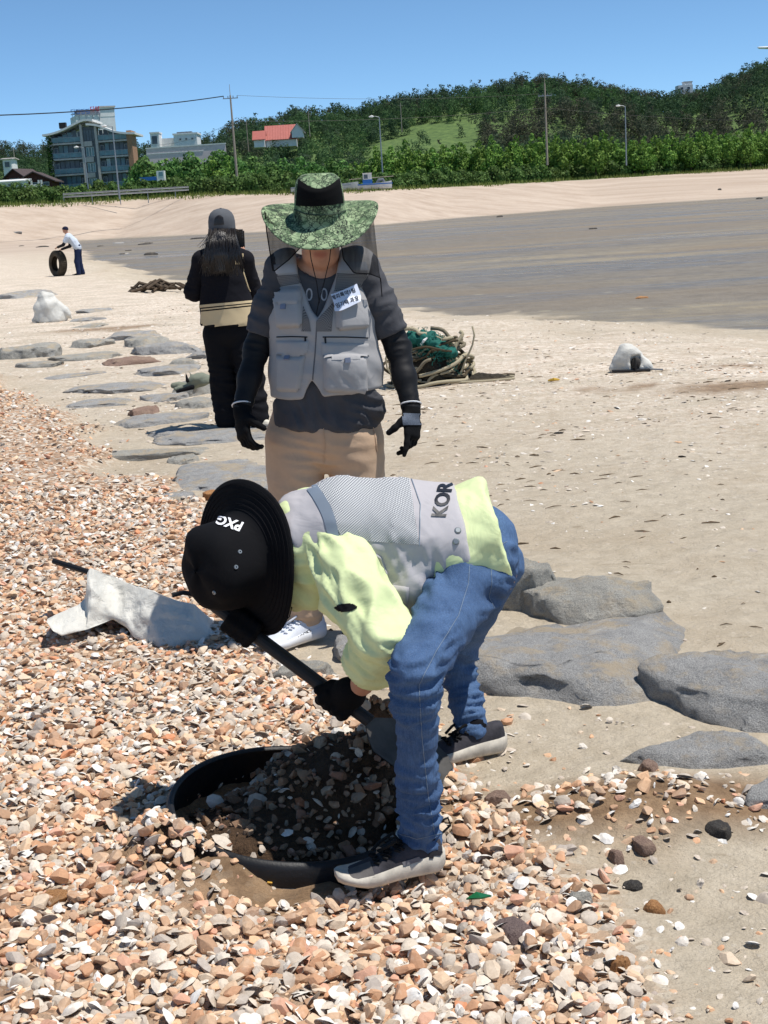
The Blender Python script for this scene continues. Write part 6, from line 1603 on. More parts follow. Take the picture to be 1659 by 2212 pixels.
    me = cap.data; bc = BVHTree.FromPolygons([tuple(v.co) for v in me.vertices], [tuple(p.vertices) for p in me.polygons]); put_patch('back_opening', px_patch(bc, ((464, 472), (482, 470), (484, 485), (462, 487)), .002, 12, 8, 0, curve=lambda u, v: np.array([0, -6*math.sin(math.pi*u)*(1 - v)])), M_HAIR, cap); MB().lathe([(0, .006), (.008, .005), (.01, 0)], 12, frame_matrix(C + U*.113, X, Yv, U)).build('button', M_CAP, cap)
    shoe(t, lf + V3(0, 0, .0), V3(-.2, 1, 0), .24, name='shoe', upper=M_SHOECREAM, sole=M_SOLEW); shoe(t, V3(-.93, 10.17, zg + .03), V3(.98, -.2, 0), .25, name='shoe', upper=M_SHOECREAM, sole=M_SOLEW)
    ph = thing('phone', 'dark phone held up by the woman in the grey cap', 'phone', A(518, 530, 10.62)); c = A(518, 517, 10.625); zz = unit(V3(.05, -.1, 1)); xx = unit(V3(1, .15, 0)); xx = unit(xx - zz*(xx @ zz))
    bm = bmesh.new(); bmesh.ops.create_cube(bm, size=1); bmesh.ops.scale(bm, vec=(.074, .009, .152), verts=bm.verts); bmesh.ops.bevel(bm, geom=[e for e in bm.edges if abs(e.verts[0].co.y - e.verts[1].co.y) > .005], offset=.011, segments=4, affect='EDGES')
    V = np.array([v.co[:] for v in bm.verts]); F = [[v.index for v in f.verts] for f in bm.faces]; bm.free(); me = bpy.data.meshes.new('case'); me.from_pydata((V @ np.stack([xx, np.cross(zz, xx), zz]) + c).tolist(), [], F); me.materials.append(plain('phone_black', srgb(18, 20, 26), .25, .05, spec=.6)); link('case', me, ph)
    for i in range(3): MB().lathe([(0, .003), (.007, .003), (.008, 0)], 12, frame_matrix(c - np.cross(zz, xx)*.0 + xx*.022 + zz*(.055 - .018*i) - np.cross(zz, xx)*.005, *axis_frame(-np.cross(zz, xx)))).build('lens', plain('lens_glass', srgb(40, 46, 56), .1, .05, spec=.8), ph)
woman()
def tyre_mesh(R, w, ri, n=60):
    prof = [(ri, -w*.36), (ri + .02, -w*.42), (ri + (R-ri)*.5, -w*.5), (R*.95, -w*.46), (R, -w*.38), (R, w*.38), (R*.95, w*.46), (ri + (R-ri)*.5, w*.5), (ri + .02, w*.42), (ri, w*.36), (ri + .022, w*.33), (R*.9, w*.36), (R*.94, 0), (R*.9, -w*.36), (ri + .022, -w*.33)]
    return prof + [prof[0]]
def far_man():
    Y = 46.1; A = lambda x, y, yy=Y: at(x, y, yy); zg = ground_z(-9.72, Y); f1 = V3(-9.66, Y + .12, zg); f2 = V3(-9.74, Y - .14, zg)
    t = thing('person', 'distant man in pale shirt stooping to roll a tyre', 'person', (-9.7, Y, zg)); hip = V3(-9.72, Y, zg + .88); sh = V3(-9.98, Y, zg + 1.28); hd = V3(-10.06, Y, zg + 1.50); sd = V3(0, 1, 0)
    h1 = V3(-10.36, Y - .05, zg + .96); h2 = V3(-10.30, Y + .25, zg + .88); e1 = V3(-10.14, Y - .22, zg + 1.02); e2 = V3(-10.02, Y + .24, zg + .96); s1 = sh + V3(0, -.2, -.02); s2 = sh + V3(0, .2, -.02)
    s = Sdf(); s.loft([hip, (hip + sh)/2, sh], [.14, .13, .15], [.1, .09, .1], sd); s.cap(sh, hd, .055, .055, .03); head_sdf(s, hd, unit(V3(-1, 0, -.6)), unit(V3(-.5, 0, 1)), 1.0)
    for a, b, c in ((s1, e1, h1), (s2, e2, h2)): s.chain([a, b, c], [.05, .04, .03], .02); hand_sdf(s, c, unit(c - b), V3(0, 0, -1), V3(0, 1, 0), (.3,)*4, .4)
    for f, o in ((f1, .08), (f2, -.08)): s.chain([hip + V3(0, o, 0), (hip + f)/2 + V3(-.04, o*.5, 0), f + V3(0, 0, .08)], [.075, .055, .04], .03)
    put('body', s.mesh(.014), M_SKIN, t)
    s = Sdf(); s.loft([hip + V3(0, 0, .02), (hip + sh)/2 + V3(.03, 0, .02), sh], [.19, .185, .18], [.135, .125, .12], sd, .03)
    for a, b in ((s1, e1), (s2, e2)): s.cap(a, a + (b - a)*.5, .085, .08, .03)
    put('shirt', s.mesh(.015, folds([], .014, 6, 3)), fabric('pale_shirt', srgb(196, 204, 214), wr=.3, wscale=6, wdist=.03), t)
    for a, b, c in ((s1, e1, h1), (s2, e2, h2)): s = Sdf(); s.chain([a + (b - a)*.4, b, c], [.055, .052, .042], .02); put('arm_sleeve', s.mesh(.012), M_SLEEVE, t)
    s = Sdf(); s.loft([hip + V3(0, 0, .05), hip - V3(0, 0, .1)], [.175, .17], [.12, .12], sd, .03)
    for f, o in ((f1, .08), (f2, -.08)): s.chain([hip + V3(0, o, -.05), (hip + f)/2 + V3(-.04, o*.5, 0), f + V3(0, 0, .05)], [.1, .085, .075], .03)
    put('trousers', s.mesh(.015, folds([], .014, 5, 4)), fabric('navy_trousers', srgb(34, 44, 72), wr=.3, wscale=5, wdist=.03), t)
    s = Sdf(); s.ell(hd + V3(.0, 0, .035), (.105, .095, .09), None); s.cap(hd + V3(-.08, 0, .03), hd + V3(-.15, 0, -.01), .03, .02, .02); s.cut(hd + V3(0, 0, .01), V3(-.2, 0, -1), .005); put('cap', s.mesh(.012), fabric('navy_cap', srgb(36, 38, 58), wr=.2), t)
    for f in (f1, f2): shoe(t, f, V3(-1, 0, 0), .28, name='shoe', upper=M_BLACKCLOTH, sole=M_BLACKCLOTH)
    zc = ground_z(-10.5, 46.3); R = .43; c = V3(-10.47, 46.25, zc + R - .02); ty = thing('tyre', 'upright worn truck tyre rolled by the distant man', 'tyre', (c[0], c[1], zc))
    ax = unit(V3(-.75, -.66, .05)); M = frame_matrix(c, *axis_frame(ax)); rub = plain('worn_tyre_rubber', srgb(74, 66, 54), .9, .25, 10, .4, 60)
    MB().lathe(tyre_mesh(R, .27, .25), 56, M).build('casing', rub, ty, True)
    for i in range(40):
        a0 = i*2*math.pi/40; d = np.array(M[:3, 0])*math.cos(a0) + np.array(M[:3, 1])*math.sin(a0); tg = np.cross(ax, d)
        MB().box((-.022, -.095, -.004), (.022, .095, .012), frame_matrix(c + d*R, tg, ax, d)).build('tread_block', rub, ty)
far_man()
# ------------------------------------------------------------------ rocks
def rock_material(name, c0, c1, vein=True, sand=.5):
    k = NT(name); co = k.coord(); g = k.n('NewGeometry')
    n = k.noise(co, 260, 4, .75); n2 = k.noise(co, 9, 6, .65); c = k.mix(k.ramp(n, [(.36, 0.), (.62, 1.)]), c0, c1)
    c = k.mix(k.ramp(n2, [(.4, 0.), (.7, .5)]), c, tuple(np.array(c0) * .8))
    if vein: c = k.mix(k.math('MULTIPLY', k.ramp(k.math('ABSOLUTE', k.math('SUBTRACT', k.noise(k.mapping(co, (1, 1, 1), (.4, .2, .6)), 1.7, 4, .5, dist=.8), .5)), [(.0, .6), (.012, 0.)]), k.ramp(k.noise(co, 3.1, 3), [(.5, 0.), (.62, 1.)])), c, srgb(196, 194, 188))
    sep = k.n('SeparateXYZ'); k.l(g.outputs['Normal'], sep.inputs[0])
    dust = k.math('MULTIPLY', k.ramp(sep.outputs[2], [(.6, 0.), (.95, 1.)]), k.ramp(k.noise(co, 5.5, 7, .72), [(.48, 0.), (.60, sand)]))
    k.set(k.mix(dust, c, srgb(178, 160, 132)), .88, 0, .25); k.bump(k.math('ADD', k.math('MULTIPLY', k.noise(co, 14, 8, .72), .9), k.math('MULTIPLY', n, .12)), 1.0, .035); return k.m
M_GRANITE = rock_material('grey_granite', srgb(122, 121, 120), srgb(186, 184, 180), True, .7); M_GRANITE2 = rock_material('pale_granite', srgb(132, 130, 124), srgb(184, 180, 170), True, .7)
M_BROWNROCK = rock_material('brown_rock', srgb(120, 98, 86), srgb(166, 140, 124), False, .3); M_ORANGEROCK = rock_material('orange_rock', srgb(150, 104, 66), srgb(196, 146, 98), False, .4); M_PURPLE = rock_material('purple_grey_rock', srgb(100, 84, 82), srgb(140, 122, 116), True, .2); M_DARKROCK = rock_material('dark_rock', srgb(54, 52, 50), srgb(86, 82, 78), False, .3)
def rock(label, x, y, hx, hy, hz, m, seed=0, rz=0.0, z=None, sharp=.5, name='rock', group=None, sub=5, tilt=(0, 0)):
    r = np.random.default_rng(900 + seed); bm = bmesh.new(); bmesh.ops.create_icosphere(bm, subdivisions=sub, radius=1); V = np.array([v.co[:] for v in bm.verts]); F = np.array([[v.index for v in f.verts] for f in bm.faces]); bm.free()
    # flat facets: clip against random planes
    for i in range(int(9 + 8*sharp)):
        n = unit(r.normal(size=3)*np.array([1, 1, .75])); d = r.uniform(.54, .84); e = V @ n - d; V = V - np.outer(np.clip(e, 0, None)*.93, n)
    V[:, 2] = np.where(V[:, 2] > .55, .55 + (V[:, 2] - .55)*.22, V[:, 2])
    V = V*(1 + .16*(fbm(V*1.8 + seed*3.1, 3, seed)[:, None] - .5)*2) + (fbm(V*5 + seed, 4, seed + 5, .6)[:, None] - .5)*.12 + (fbm(V*14 + seed, 3, seed + 8)[:, None] - .5)*.05
    if hx > .1: hz = hz*1.25; V = V*(1 + .30*(fbm(np.c_[V[:, :2]*1.9 + seed*5.3, np.zeros(len(V))], 3, seed + 11)[:, None] - .5)*np.array([1, 1, 0]))
    V = V*np.array([hx, hy, hz]); c, s = math.cos(rz), math.sin(rz); V = V @ np.array([[c, s, 0], [-s, c, 0], [0, 0, 1]])
    V[:, 2] += tilt[0]*V[:, 0] + tilt[1]*V[:, 1]
    zz = (ground_z(x, y) if z is None else z) - (.30*hz if hx > .1 else 0)
    o = link(name, mesh_np(name, V, F, True, [m]), None, None, (x, y, zz)); tag(o, label, 'rock', group); return o
R_ = [
 ('large flat granite slab with white veins beside the bent man\'s rear foot', .64, 4.44, .58, .70, .25, M_GRANITE, .15, .6), ('brown edged boulder tucked behind the large granite slab', .82, 5.12, .36, .24, .24, M_GRANITE2, -.1, .5),
 ('granite boulder cut by the right edge, next to the large slab', 1.13, 4.0, .40, .32, .26, M_GRANITE, -.3, .8), ('low dark grey slab partly buried below the large granite slab', .90, 3.64, .30, .18, .12, M_GRANITE, -.1, .4), ('grey boulder at the right edge beside the dug sand', 1.06, 3.34, .17, .13, .09, M_GRANITE, .2, .5), ('lowest grey boulder at the right edge, beside smooth sand', 1.03, 3.03, .12, .12, .10, M_GRANITE2, .1, .5),
 ('upright grey boulder behind the bent man\'s hips', .57, 5.26, .21, .18, .42, M_GRANITE2, .2, .7), ('broad flat grey slab left of the standing man\'s trousers', -.98, 8.35, .46, .62, .15, M_GRANITE, .3, .3), ('long narrow pale slab below the woman\'s feet', -1.75, 9.45, .72, .22, .10, M_GRANITE2, -.12, .4), ('grey slab the woman in the cap stands on', -1.05, 10.1, .62, .42, .05, M_GRANITE, .1, .2),
 ('grey slab left of the woman\'s trouser legs', -1.72, 11.0, .45, .36, .12, M_GRANITE, .2, .4), ('flat grey slab beside the orange gravel, left of the red brown stone', -2.55, 12.4, .52, .38, .09, M_GRANITE, -.2, .4), ('wide flat slab in the middle of the stone row', -2.45, 13.4, .66, .42, .13, M_GRANITE, .1, .4), ('pointed grey rock leaning behind the crumpled gloves', -1.78, 12.9, .34, .34, .34, M_GRANITE2, .5, .9), ('red brown block sitting on the sand among grey slabs', -2.02, 11.5, .21, .17, .17, M_BROWNROCK, .2, .9),
 ('pale rounded boulder at the left of the stone row', -4.45, 17.6, .62, .55, .34, M_GRANITE2, .0, .4), ('low pale slab beside the rounded boulder', -3.55, 16.9, .55, .35, .12, M_GRANITE2, .1, .4), ('grey slab behind the leaning rocks of the row', -3.5, 19.5, .55, .5, .18, M_GRANITE, .2, .5), ('broken grey rock in the upper stone row', -3.05, 18.1, .42, .4, .26, M_GRANITE2, .4, .9), ('dark grey leaning rock right of the orange slab', -2.55, 17.0, .55, .38, .26, M_GRANITE, -.3, .8), ('flat tan brown slab among the grey rocks', -2.85, 16.0, .45, .32, .16, M_BROWNROCK, .2, .6), ('small grey slab at the left of the row\'s bend', -3.35, 14.9, .38, .3, .08, M_GRANITE, .3, .4), ('grey slab low in sand just left of the pointed rock', -2.25, 14.6, .5, .4, .14, M_GRANITE, -.2, .4),
 ('small grey rock in front of the white running shoe', -.335, 4.52, .155, .10, .085, M_GRANITE2, -.2, .5), ('grey stone in shade under the standing man', -.16, 4.78, .10, .14, .085, M_GRANITE, .2, .5), ('flat grey stone at the gravel edge left of the black hat', -1.25, 7.75, .20, .15, .05, M_GRANITE, .2, .4), ('yellow brown stone behind the brim of the black hat', -.99, 7.75, .10, .09, .09, M_ORANGEROCK, .2, .7), ('far grey rock at the left edge near the tyre', -8.3, 33.5, .9, .8, .3, M_GRANITE, .0, .5), ('far flat rock right of the left sack', -4.9, 23.6, .35, .3, .12, M_GRANITE, .0, .5), ('far flat rock behind the left sack', -5.3, 26.0, .4, .35, .12, M_GRANITE, .3, .5), ('thin grey rock below the left sack', -4.6, 22.3, .4, .3, .1, M_GRANITE2, .2, .5),
 ('dark red brown stone on sand below the large slab', .70, 3.52, .038, .035, .045, M_BROWNROCK, .2, .9), ('dark brown stone alone on smooth sand', .545, 2.945, .030, .026, .028, M_DARKROCK, -.4, .9), ('tan stone on smooth sand below the dark brown stone', .568, 2.83, .030, .026, .028, M_ORANGEROCK, -.2, .8), ('charcoal stone on the dug sand', .80, 3.16, .035, .035, .045, M_DARKROCK, .3, .8), ('upright pinkish block among the spoil', .525, 3.08, .022, .03, .05, M_BROWNROCK, .1, .9), ('purple grey stone with a white vein in the gravel', .225, 2.72, .055, .045, .045, M_PURPLE, .2, .8), ('rounded brown stone in the spoil near the front knee', .26, 3.40, .045, .04, .045, M_BROWNROCK, .3, .4), ('brown clod in the spoil heap right of the shoe', .60, 3.12, .035, .035, .04, M_BROWNROCK, .5, .4), ('orange pointed stone in gravel at the lower right', .44, 2.56, .024, .028, .05, M_ORANGEROCK, .3, .9), ('flat tan stone on the gravel left of the buried tyre', -.87, 3.0, .05, .045, .03, M_ORANGEROCK, .4, .7), ('grey speckled stone at the gravel edge', .40, 2.86, .03, .028, .035, M_GRANITE2, .3, .5),
]
for _j, (lb, x, y, hx, hy, hz, m) in enumerate((('broken grey stone between the wide flat slab and the tan brown slab', -2.2, 15.4, .3, .3, .16, M_GRANITE2), ('grey stone filling the row just above the long narrow pale slab', -1.55, 10.25, .3, .22, .10, M_GRANITE), ('pale stone right of the red brown block', -1.55, 11.75, .25, .25, .14, M_GRANITE2), ('grey stone between the two flat slabs beside the gravel', -2.0, 12.6, .3, .25, .12, M_GRANITE), ('pale stone left of the broken grey rock in the upper row', -3.9, 18.6, .4, .35, .2, M_GRANITE2), ('small broken stone above the broad flat slab', -1.35, 9.1, .2, .18, .10, M_GRANITE2), ('flat stone at the foot of the pale rounded boulder', -4.0, 16.3, .4, .3, .12, M_GRANITE2), ('grey stone wedged under the leaning dark rock', -2.0, 16.2, .35, .3, .2, M_GRANITE))): R_.append((lb, x, y, hx, hy, hz, m, .4*_j, .9))
for _i, (lb, x, y, hx, hy, hz, m, rz, sh) in enumerate(R_): rock(lb, x, y, hx, hy, hz, m, _i, rz, None, sh, 'rock' if hx > .1 else 'stone', 'rocks of the breakwater row' if hx > .25 else None, 5 if hx > .15 else 4)
_r2 = np.random.default_rng(77)
for _i in range(16):
    px = _r2.uniform(215, 520) if _i < 12 else _r2.uniform(30, 160); py = _r2.uniform(506, 560) if _i < 12 else _r2.uniform(515, 545); p = atz(px, py, -.35); s_ = _r2.uniform(.25, .8)
    rock('dark rock strewn on the mud at the head of the bay', p[0], p[1], s_*1.3, s_, s_*.5, M_DARKROCK if _i % 3 else M_GRANITE, 100 + _i, _r2.uniform(0, 3), None, .6, 'rock', 'rocks at the head of the bay', 3)
for _i, (px, py) in enumerate(((1555, 430), (1640, 430), (1080, 469), (1280, 495), (1385, 644))):
    p = atz(px, py, -.4); rock(('dark lump on far mud near the right edge, left one', 'dark lump on far mud at the right edge', 'dark lump on the far mud line behind the hat', 'dark speck on the middle of the mud', 'pale stick end on the near mud')[_i], p[0], p[1], *(((.5, .5, .5) if _i < 3 else (.3, .3, .2)) if _i < 4 else (.18, .1, .08)), M_DARKROCK if _i < 4 else M_ORANGEROCK, 140 + _i, .3, None, .6, 'rock', None, 3)

# ------------------------------------------------------------------ the buried tyre and the dug soil
def buried_tyre():
    ax = unit(V3(.13, -.05, .99)); M = frame_matrix(TYRE_C + V3(0, 0, -.045), *axis_frame(ax, (0, 1, 0))); c0 = M[:3, 3]
    t = thing('buried_tyre', 'black tyre half buried in gravel below the shovel', 'tyre', TYRE_C)
    rub = plain('black_tyre_rubber', srgb(26, 26, 28), .55, .25, 14, .35, 90, .004, spec=.45); R, w = .345, .24
    MB().lathe([(R-.024, w*.5 - .006), (R-.02, w*.5), (R-.012, w*.5 + .001), (R-.003, w*.44), (R, w*.3), (R + .003, 0), (R, -w*.3), (R-.03, -w*.5), (R-.045, -w*.5), (R-.018, -w*.3), (R-.015, 0), (R-.016, w*.3), (R-.02, w*.44), (R-.024, w*.5 - .006)], 72, M).build('casing', rub, t, True)
    yl = plain('yellow_mould_mark', srgb(206, 160, 70), .7, .1)
    for i, a in enumerate(np.linspace(-2.2, -.75, 12)):
        d = M[:3, 0]*math.cos(a) + M[:3, 1]*math.sin(a); zc = .07 if i % 3 else .03
        MB().box((-.006, -.002, -.004), (.006, .002, .004), frame_matrix(c0 + d*(R + .001) + ax*(zc - .02*(i % 2)), np.cross(ax, d), ax, d)).build('mould_mark', yl, t)
    for h in (.055, .02, -.02): MB().tube([c0 + ax*h + (R + .002)*(M[:3, 0]*math.cos(a) + M[:3, 1]*math.sin(a)) for a in np.arange(64)*2*math.pi/64], .0025, 5, closed=True).build('mould_rib', rub, t)
    # damp soil inside and flung by the shovel
    soil = plain('damp_soil', srgb(84, 64, 46), .95, .3, 40, .9, 120, .02); r = np.random.default_rng(12)
    s = Sdf(); C = TYRE_C; s.ell((C[0] + .03, C[1] - .02, -.06), (.29, .28, .075), None, .03); s.ell((C[0] + .15, C[1] + .12, .02), (.24, .24, .12), None, .06); s.ell((C[0] + .26, C[1] + .16, .06), (.14, .14, .10), None, .05); s.ell((C[0] - .10, C[1] - .17, -.02), (.2, .12, .07), None, .05); s.ell((C[0] - .10, C[1] + .0, -.045), (.2, .2, .075), None, .05); b = DG['blade']
    s.cap(at(850, 1700, 3.60), at(850, 1570, 3.60), .075, .05, .05); s.cap(at(850, 1570, 3.60), at(800, 1535, 3.5), .045, .03, .04)
    V, Q = s.mesh(.011, lambda P, N: .022*(fbm(P*24, 3, 8) - .5) + .03*(fbm(P*9, 3, 4) - .5)); o = link('dug_soil', mesh_np('dug_soil', V, Q, True, [soil])); tag(o, 'dark damp soil inside the tyre and spilling off the shovel', 'soil', kind='stuff')
    N = vnormals(V, Q); k = (N[:, 2] > .1) & ((np.hypot(V[:, 0] - C[0], V[:, 1] - C[1]) < .30) | (V[:, 2] > .02)); I = r.choice(np.where(k)[0], 800); P = V[I] + N[I]*.006; n = len(I)
    sz = np.clip(np.exp(r.normal(math.log(.012), .45, n)), .005, .03); shl = r.uniform(0, 1, n) < .16; col = STONE_COL[r.choice(len(STONE_COL), n, p=STONE_W)]*.45
    a = scatter(STONES, P[~shl], sz[~shl], 1.2, col[~shl], r); o = link('dug_stones', mesh_np('dug_stones', a[0], a[1], False, [M_STONE], {'Col': a[2]})); tag(o, 'damp stones lying on the dug soil', 'stones', kind='stuff')
    a = scatter(SHELLS, P[shl], sz[shl]*1.2, 1.3, SHELL_COL[r.integers(0, 6, shl.sum())]*.85, r); o = link('dug_shells', mesh_np('dug_shells', a[0], a[1], False, [M_STONE], {'Col': a[2]})); tag(o, 'broken shells lying on the dug soil', 'shells', kind='stuff')
buried_tyre()
# ------------------------------------------------------------------ sacks, ropes, litter
def woven(name, c):
    k = NT(name); co = k.coord(); w = k.n('TexWave'); w.wave_type = 'BANDS'; k.l(co, w.inputs['Vector']); w.inputs['Scale'].default_value = 160; w.inputs['Distortion'].default_value = 1.5
    f = k.ramp(k.noise(co, 6, 5, .6), [(.35, 0.), (.7, 1.)]); k.set(k.mix(f, tuple(np.array(c)*.8), c), .55, 0, .35); k.bump(k.math('ADD', k.noise(co, 18, 4, .55, dist=1.5), k.math('MULTIPLY', w.outputs[1], .02)), .45, .02); return k.m
M_SACK = woven('white_woven_sack', srgb(216, 213, 204))
def sack_near():
    z0 = ground_z(-1.05, 5.1); t = thing('sack', 'crumpled white woven sack lying on gravel beside the black hat', 'sack', (-1.05, 5.1, z0))
    tp = np.array([(101, 1338), (126, 1325), (168, 1308), (185, 1290), (187, 1240), (194, 1227), (218, 1236), (244, 1245), (274, 1260), (324, 1275), (381, 1298), (419, 1306), (450, 1336), (467, 1366)], float)
    bt = np.array([(101, 1344), (114, 1363), (133, 1374), (190, 1359), (244, 1338), (274, 1356), (290, 1378), (324, 1393), (354, 1410), (400, 1392), (450, 1383), (467, 1370)], float)
    nx, nv = 110, 40; cr = crumple(1.0, 7.0, 3); G = np.zeros((nx, nv + 10, 3)); xs = np.linspace(101.5, 466.5, nx); Yf = np.interp(xs, [100, 190, 245, 354, 470], [4.98, 5.06, 5.16, 4.92, 5.02])
    Yf = np.convolve(np.pad(Yf, 6, 'edge'), np.ones(13)/13, 'valid')
    for i, x in enumerate(xs):
        yb = np.interp(x, bt[:, 0], bt[:, 1]); yt = np.interp(x, tp[:, 0], tp[:, 1])
        for j in range(nv):
            v = j/(nv - 1); y = yb + (yt - yb)*v; G[i, j] = at(x + (8*math.sin(v*5 + x*.03))*v*(1 - v), y, Yf[i] + .16*v**1.3)
        q = G[i, nv - 1]
        for j in range(10): v = (j + 1)/10; G[i, nv + j] = (q[0], q[1] + .10*v, q[2]*(1 - v*v) + (z0 - .01)*v*v)
    F = G.reshape(-1, 3); env = np.ones((nx, nv + 10)); env[:, :nv] = np.sin(np.linspace(0, math.pi, nv))**.5; env[:4] *= .3; env[-4:] *= .3
    d = cr(F, None)*env.ravel()*.030 + (fbm(F*9, 3, 5) - .5)*.035*env.ravel() + crumple(.010, 15, 9)(F, None)*env.ravel(); F = F + np.outer(d, unit(V3(.15, -.9, .35))); mb = MB(); mb.grid(F.reshape(G.shape)); mb.build('bag', M_SACK, t, False)
    MB().tube([at(116, 1212, 5.42), at(160, 1226, 5.36), at(205, 1240, 5.30)], [.012, .013, .011], 8).build('rolled_edge', M_BLACK, t); MB().tube([at(372, 1286, 5.2), at(395, 1280, 5.22), at(420, 1284, 5.22)], .01, 8).build('strap', M_BLACK, t)
    k = thing('trowel', 'black trowel handle lying on the gravel below the black hat', 'trowel', at(578, 1352, 4.95)); MB().tube([at(540, 1362, 4.97), at(575, 1354, 4.96), at(596, 1350, 4.96)], [.012, .017, .016], 10).build('handle', M_BLACK, k); MB().tube([at(500, 1372, 4.98), at(541, 1362, 4.97)], [.02, .01], 8).build('blade', M_STEEL, k)
sack_near()
def sack_far(lb, px, py, Y, w, h, seed, frame=False):
    p = at(px, py, Y); z = ground_z(p[0], Y); O = V3(p[0], Y, z); t = thing('sack', lb, 'sack', O); s = Sdf()
    s.loft([O + V3(0, 0, .03), O + V3(-w*.05, 0, h*.5), O + V3(-w*.08, 0, h*.9)], [w*.48, w*.42, w*.24], [w*.34, w*.28, w*.14], V3(1, 0, 0), .02); s.cap(O + V3(w*.25, -.02, h*.55), O + V3(w*.5, -.05, h*.2), h*.14, h*.10, .02); s.cap(O + V3(w*.45, -.03, h*.25), O + V3(w*.56, -.03, .03), h*.10, .03, .03); s.cap(O + V3(-w*.35, -.02, h*.3), O + V3(-w*.52, -.03, .04), h*.14, .04, .03)
    if frame: s.sub(lambda P: np.max(np.abs((P - (O + V3(w*.14, -w*.40, h*.34)))/np.array([w*.17, w*.3, h*.26])), axis=1)*.05 - .05, .006)
    else: s.cap(O + V3(-w*.1, 0, h*.8), O + V3(-w*.16, -.02, h*1.05), .07, .03, .04)
    s.cut(O + V3(0, 0, .0), (0, 0, -1), .01)
    put('bag', s.mesh(max(.012, w/50), crumple(h*.13, 1.15/h, seed)), M_SACK, t)
    if frame:
        MB().tube([O + V3(-w*.62, -w*.42, .03), O + V3(w*.55, -w*.42, .02)], .014, 8).build('pole', M_BLACK, t); MB().tube([O + V3(w*.1, -w*.44, .02), O + V3(w*.08, -w*.44, h*.55)], .011, 8).build('strut', M_BLACK, t); MB().tube([O + V3(w*.5, -w*.4, .03), O + V3(w*.95, -w*.35, .015)], .008, 6).build('cord', M_DARKWALL, t); s = Sdf(); s.ell(O + V3(w*.16, -w*.2, h*.3), (w*.16, w*.12, h*.25), None); put('contents', s.mesh(.012), M_DARKROCK, t)
sack_far('lumpy white sack on sand near the distant man', 113, 693, 23.9, .62, .48, 5); sack_far('small white sack with black poles standing on the right beach', 1360, 797, 12.4, .30, .26, 8, True)
def gloves_litter():
    O = at(428, 862, 12.3); z = ground_z(O[0], O[1]) + .16; t = thing('crumpled_gloves', 'crumpled grey green work gloves dropped on the grey rocks', 'gloves', (O[0], O[1], z)); s = Sdf(); c = V3(O[0], O[1] - .1, z)
    s.ell(c + V3(.05, 0, .03), (.12, .08, .06), None, .03); s.cap(c, c + V3(-.2, 0, .0), .03, .02, .02); s.cap(c, c + V3(-.17, -.05, -.03), .03, .02, .02); s.cap(c + V3(0, 0, .03), c + V3(-.05, 0, .12), .02, .008, .02)
    put('glove', s.mesh(.009, crumple(.025, 9, 2)), fabric('grey_green_cloth', srgb(122, 126, 112), wr=.3), t); s = Sdf(); s.cap(c + V3(-.02, -.06, -.02), c + V3(-.16, -.07, -.05), .022, .015); s.cap(c + V3(-.06, -.06, .04), c + V3(-.07, -.05, .11), .018, .006); put('glove', s.mesh(.009), M_BLACKCLOTH, t)
gloves_litter()
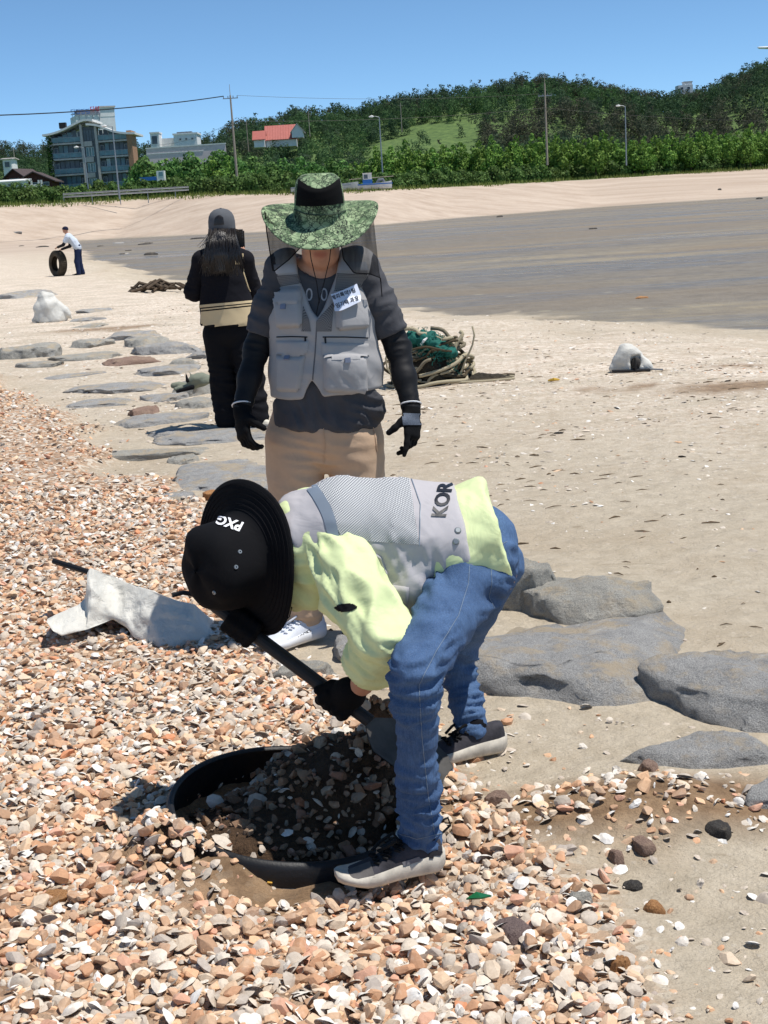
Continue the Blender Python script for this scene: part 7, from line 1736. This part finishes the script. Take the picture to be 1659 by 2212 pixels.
def rope_pile():
    r = np.random.default_rng(41); C = at(950, 828, 12.35); z0 = ground_z(C[0], C[1]); C = V3(C[0], C[1], z0); t = thing('rope_pile', 'heap of tangled pale ropes with green netting on the sand', 'ropes', C)
    def rm(n, c):
        k = NT(n); co = k.coord(); w = k.n('TexWave'); k.l(co, w.inputs['Vector']); w.inputs['Scale'].default_value = 60; w.bands_direction = 'DIAGONAL'; k.set(k.mix(w.outputs[1], tuple(np.array(c)*.6), c), .9, 0, .1); k.bump(w.outputs[1], .5, .006); return k.m
    RM = [rm('pale_rope', srgb(196, 184, 156)), rm('grey_rope', srgb(144, 134, 114)), rm('brown_rope', srgb(90, 80, 64))]
    s = Sdf(); s.ell(C + V3(-.08, 0, .12), (.24, .22, .22), None, .05); s.ell(C + V3(.25, 0, .01), (.4, .14, .05), None, .05); put('tangle_core', s.mesh(.014, lambda P, N: .07*(fbm(P*14, 3, 3) - .5)), plain('dark_tangle', srgb(62, 56, 46), .95, .4, 30, .8, 60, .02), t)
    for i in range(64):
        a = r.uniform(0, 6.3); rad = r.uniform(.2, .42); zc = r.uniform(.04, .36); R = rad*(1 - zc*.9); el = r.uniform(.5, 1.2); P = []
        L = r.uniform(1.5, 4.5); tl = r.normal()*.5
        for q in np.linspace(0, L, 22):
            x = C[0] - .08 + R*1.1*math.cos(a + q) + .03*math.sin(5*q + i); y = C[1] + R*el*math.sin(a + q); P.append((x, y, max(z0 + .012, z0 + zc + tl*.12*math.cos(a + q) + .03*math.sin(3*q + i))))
        P = np.array(P); ctr = P.mean(0); th = r.normal()*.7; P = ctr + np.c_[(P - ctr)[:, 0], (P - ctr)[:, 1]*math.cos(th), (P - ctr)[:, 2] + (P - ctr)[:, 1]*math.sin(th)]; P[:, 2] = np.maximum(P[:, 2], z0 + .012)
        MB().tube(P, r.uniform(.009, .019), 6).build('rope', RM[int(r.choice(3, p=[.62, .26, .12]))], t, True)
    for i in range(9):
        y0 = -.22 + .05*i; P = [C + V3(-.25 + .02*i, y0*.8, .05), C + V3(.1, y0 - .05, .03), C + V3(.45 + .03*i, y0*.9 - .02, .02), C + V3(.72 - .02*i*(i % 2), y0*.5 + .04*math.sin(i), .014), C + V3(.55 - .03*i, y0*.4 + .15, .014)]; P = np.array(P); q = np.linspace(0, 4, 26); P = np.stack([np.interp(q, range(5), P[:, k]) for k in range(3)], 1); P = np.array([P[max(0, j-2):j+3].mean(0) for j in range(26)]); MB().tube(P, r.uniform(.007, .013), 6).build('rope', RM[i % 3], t, True)
    gm = plain('green_netting', srgb(24, 96, 86), .8, .25, 20); mb = MB()
    for i in range(620):
        a = r.uniform(0, 6.3); q = r.uniform(0, 1)**.7; c = C + V3(-.14 + .22*q*math.cos(a) + .12*q, -.04 + .20*q*math.sin(a), .44 - .16*q**2 - (.2*max(0, math.cos(a))*q**2)); P = c + np.cumsum(r.normal(size=(6, 3))*.016, 0); mb.tube(P, .0028, 4)
    mb.build('netting', gm, t)
    s = Sdf(); s.loft([C + V3(-.26, -.04, .43), C + V3(-.08, -.06, .42), C + V3(.12, -.16, .28)], [.08, .14, .10], [.06, .06, .04], V3(0, 1, .2), .03); put('net_wad', s.mesh(.012, lambda P, N: .08*(fbm(P*22, 3, 6) - .5)), gm, t)
    MB().tube([C + V3(-.16, -.19, .38), C + V3(-.13, -.20, .42), C + V3(-.10, -.19, .44)], [.012, .014, .006], 6).build('white_float', M_WHITE, t)
    p = at(1140, 836, 12.2)
rope_pile()
def debris():
    r = np.random.default_rng(51); p = at(345, 625, 33); z = ground_z(p[0], 33); t = thing('driftwood_clump', 'dark clump of driftwood and weed at the water\'s edge', 'driftwood', (p[0], 33, z))
    for i in range(16): a = r.uniform(-.5, .5); x = p[0] + r.uniform(-.5, .5); MB().tube([(x - .3*math.cos(a), 33 + r.normal()*.2, z + r.uniform(.02, .2)), (x, 33, z + r.uniform(.08, .3)), (x + .35*math.cos(a), 33 + r.normal()*.2, z + r.uniform(.02, .15))], r.uniform(.02, .05), 6).build('stick', M_BARK if 'M_BARK' in globals() else M_BLACK, t)
    for lb, px, py, Y, L in (('thin pale stick lying on the near mud', 985, 614, 30, .7), ('flat dark plank on the mud near the hatted man', 970, 640, 32, .9)): pass
    gl = thing('green_glass_shard', 'green leaf shaped shard on the gravel right of the shoe', 'shard', (.165, 2.86, ground_z(.165, 2.86) + .02)); MB().add(np.array([(-.03, 0, 0), (-.005, .014, .008), (.03, .004, .002), (.004, -.012, .006), (-.03, 0, .004), (-.005, .014, .012), (.03, .004, .006), (.004, -.012, .01)]) + V3(.165, 2.86, ground_z(.165, 2.86) + .03), np.array([[0, 1, 2, 3], [7, 6, 5, 4], [0, 4, 5, 1], [1, 5, 6, 2], [2, 6, 7, 3], [3, 7, 4, 0]])).build('glass', plain('green_glass', srgb(30, 100, 60), .15, .1, spec=.6), gl)
    q = at(1197, 852, 11.9); y = thing('yellow_scrap', 'yellow plastic scrap on the sand right of the rope heap', 'litter', (q[0], 11.9, ground_z(q[0], 11.9))); MB().tube([(q[0] - .05, 11.9, ground_z(q[0], 11.9) + .01), (q[0], 11.88, ground_z(q[0], 11.9) + .02), (q[0] + .05, 11.9, ground_z(q[0], 11.9) + .012)], [.008, .016, .008], 6).build('scrap', plain('yellow_plastic', srgb(200, 160, 60), .5, .1), y)
debris()
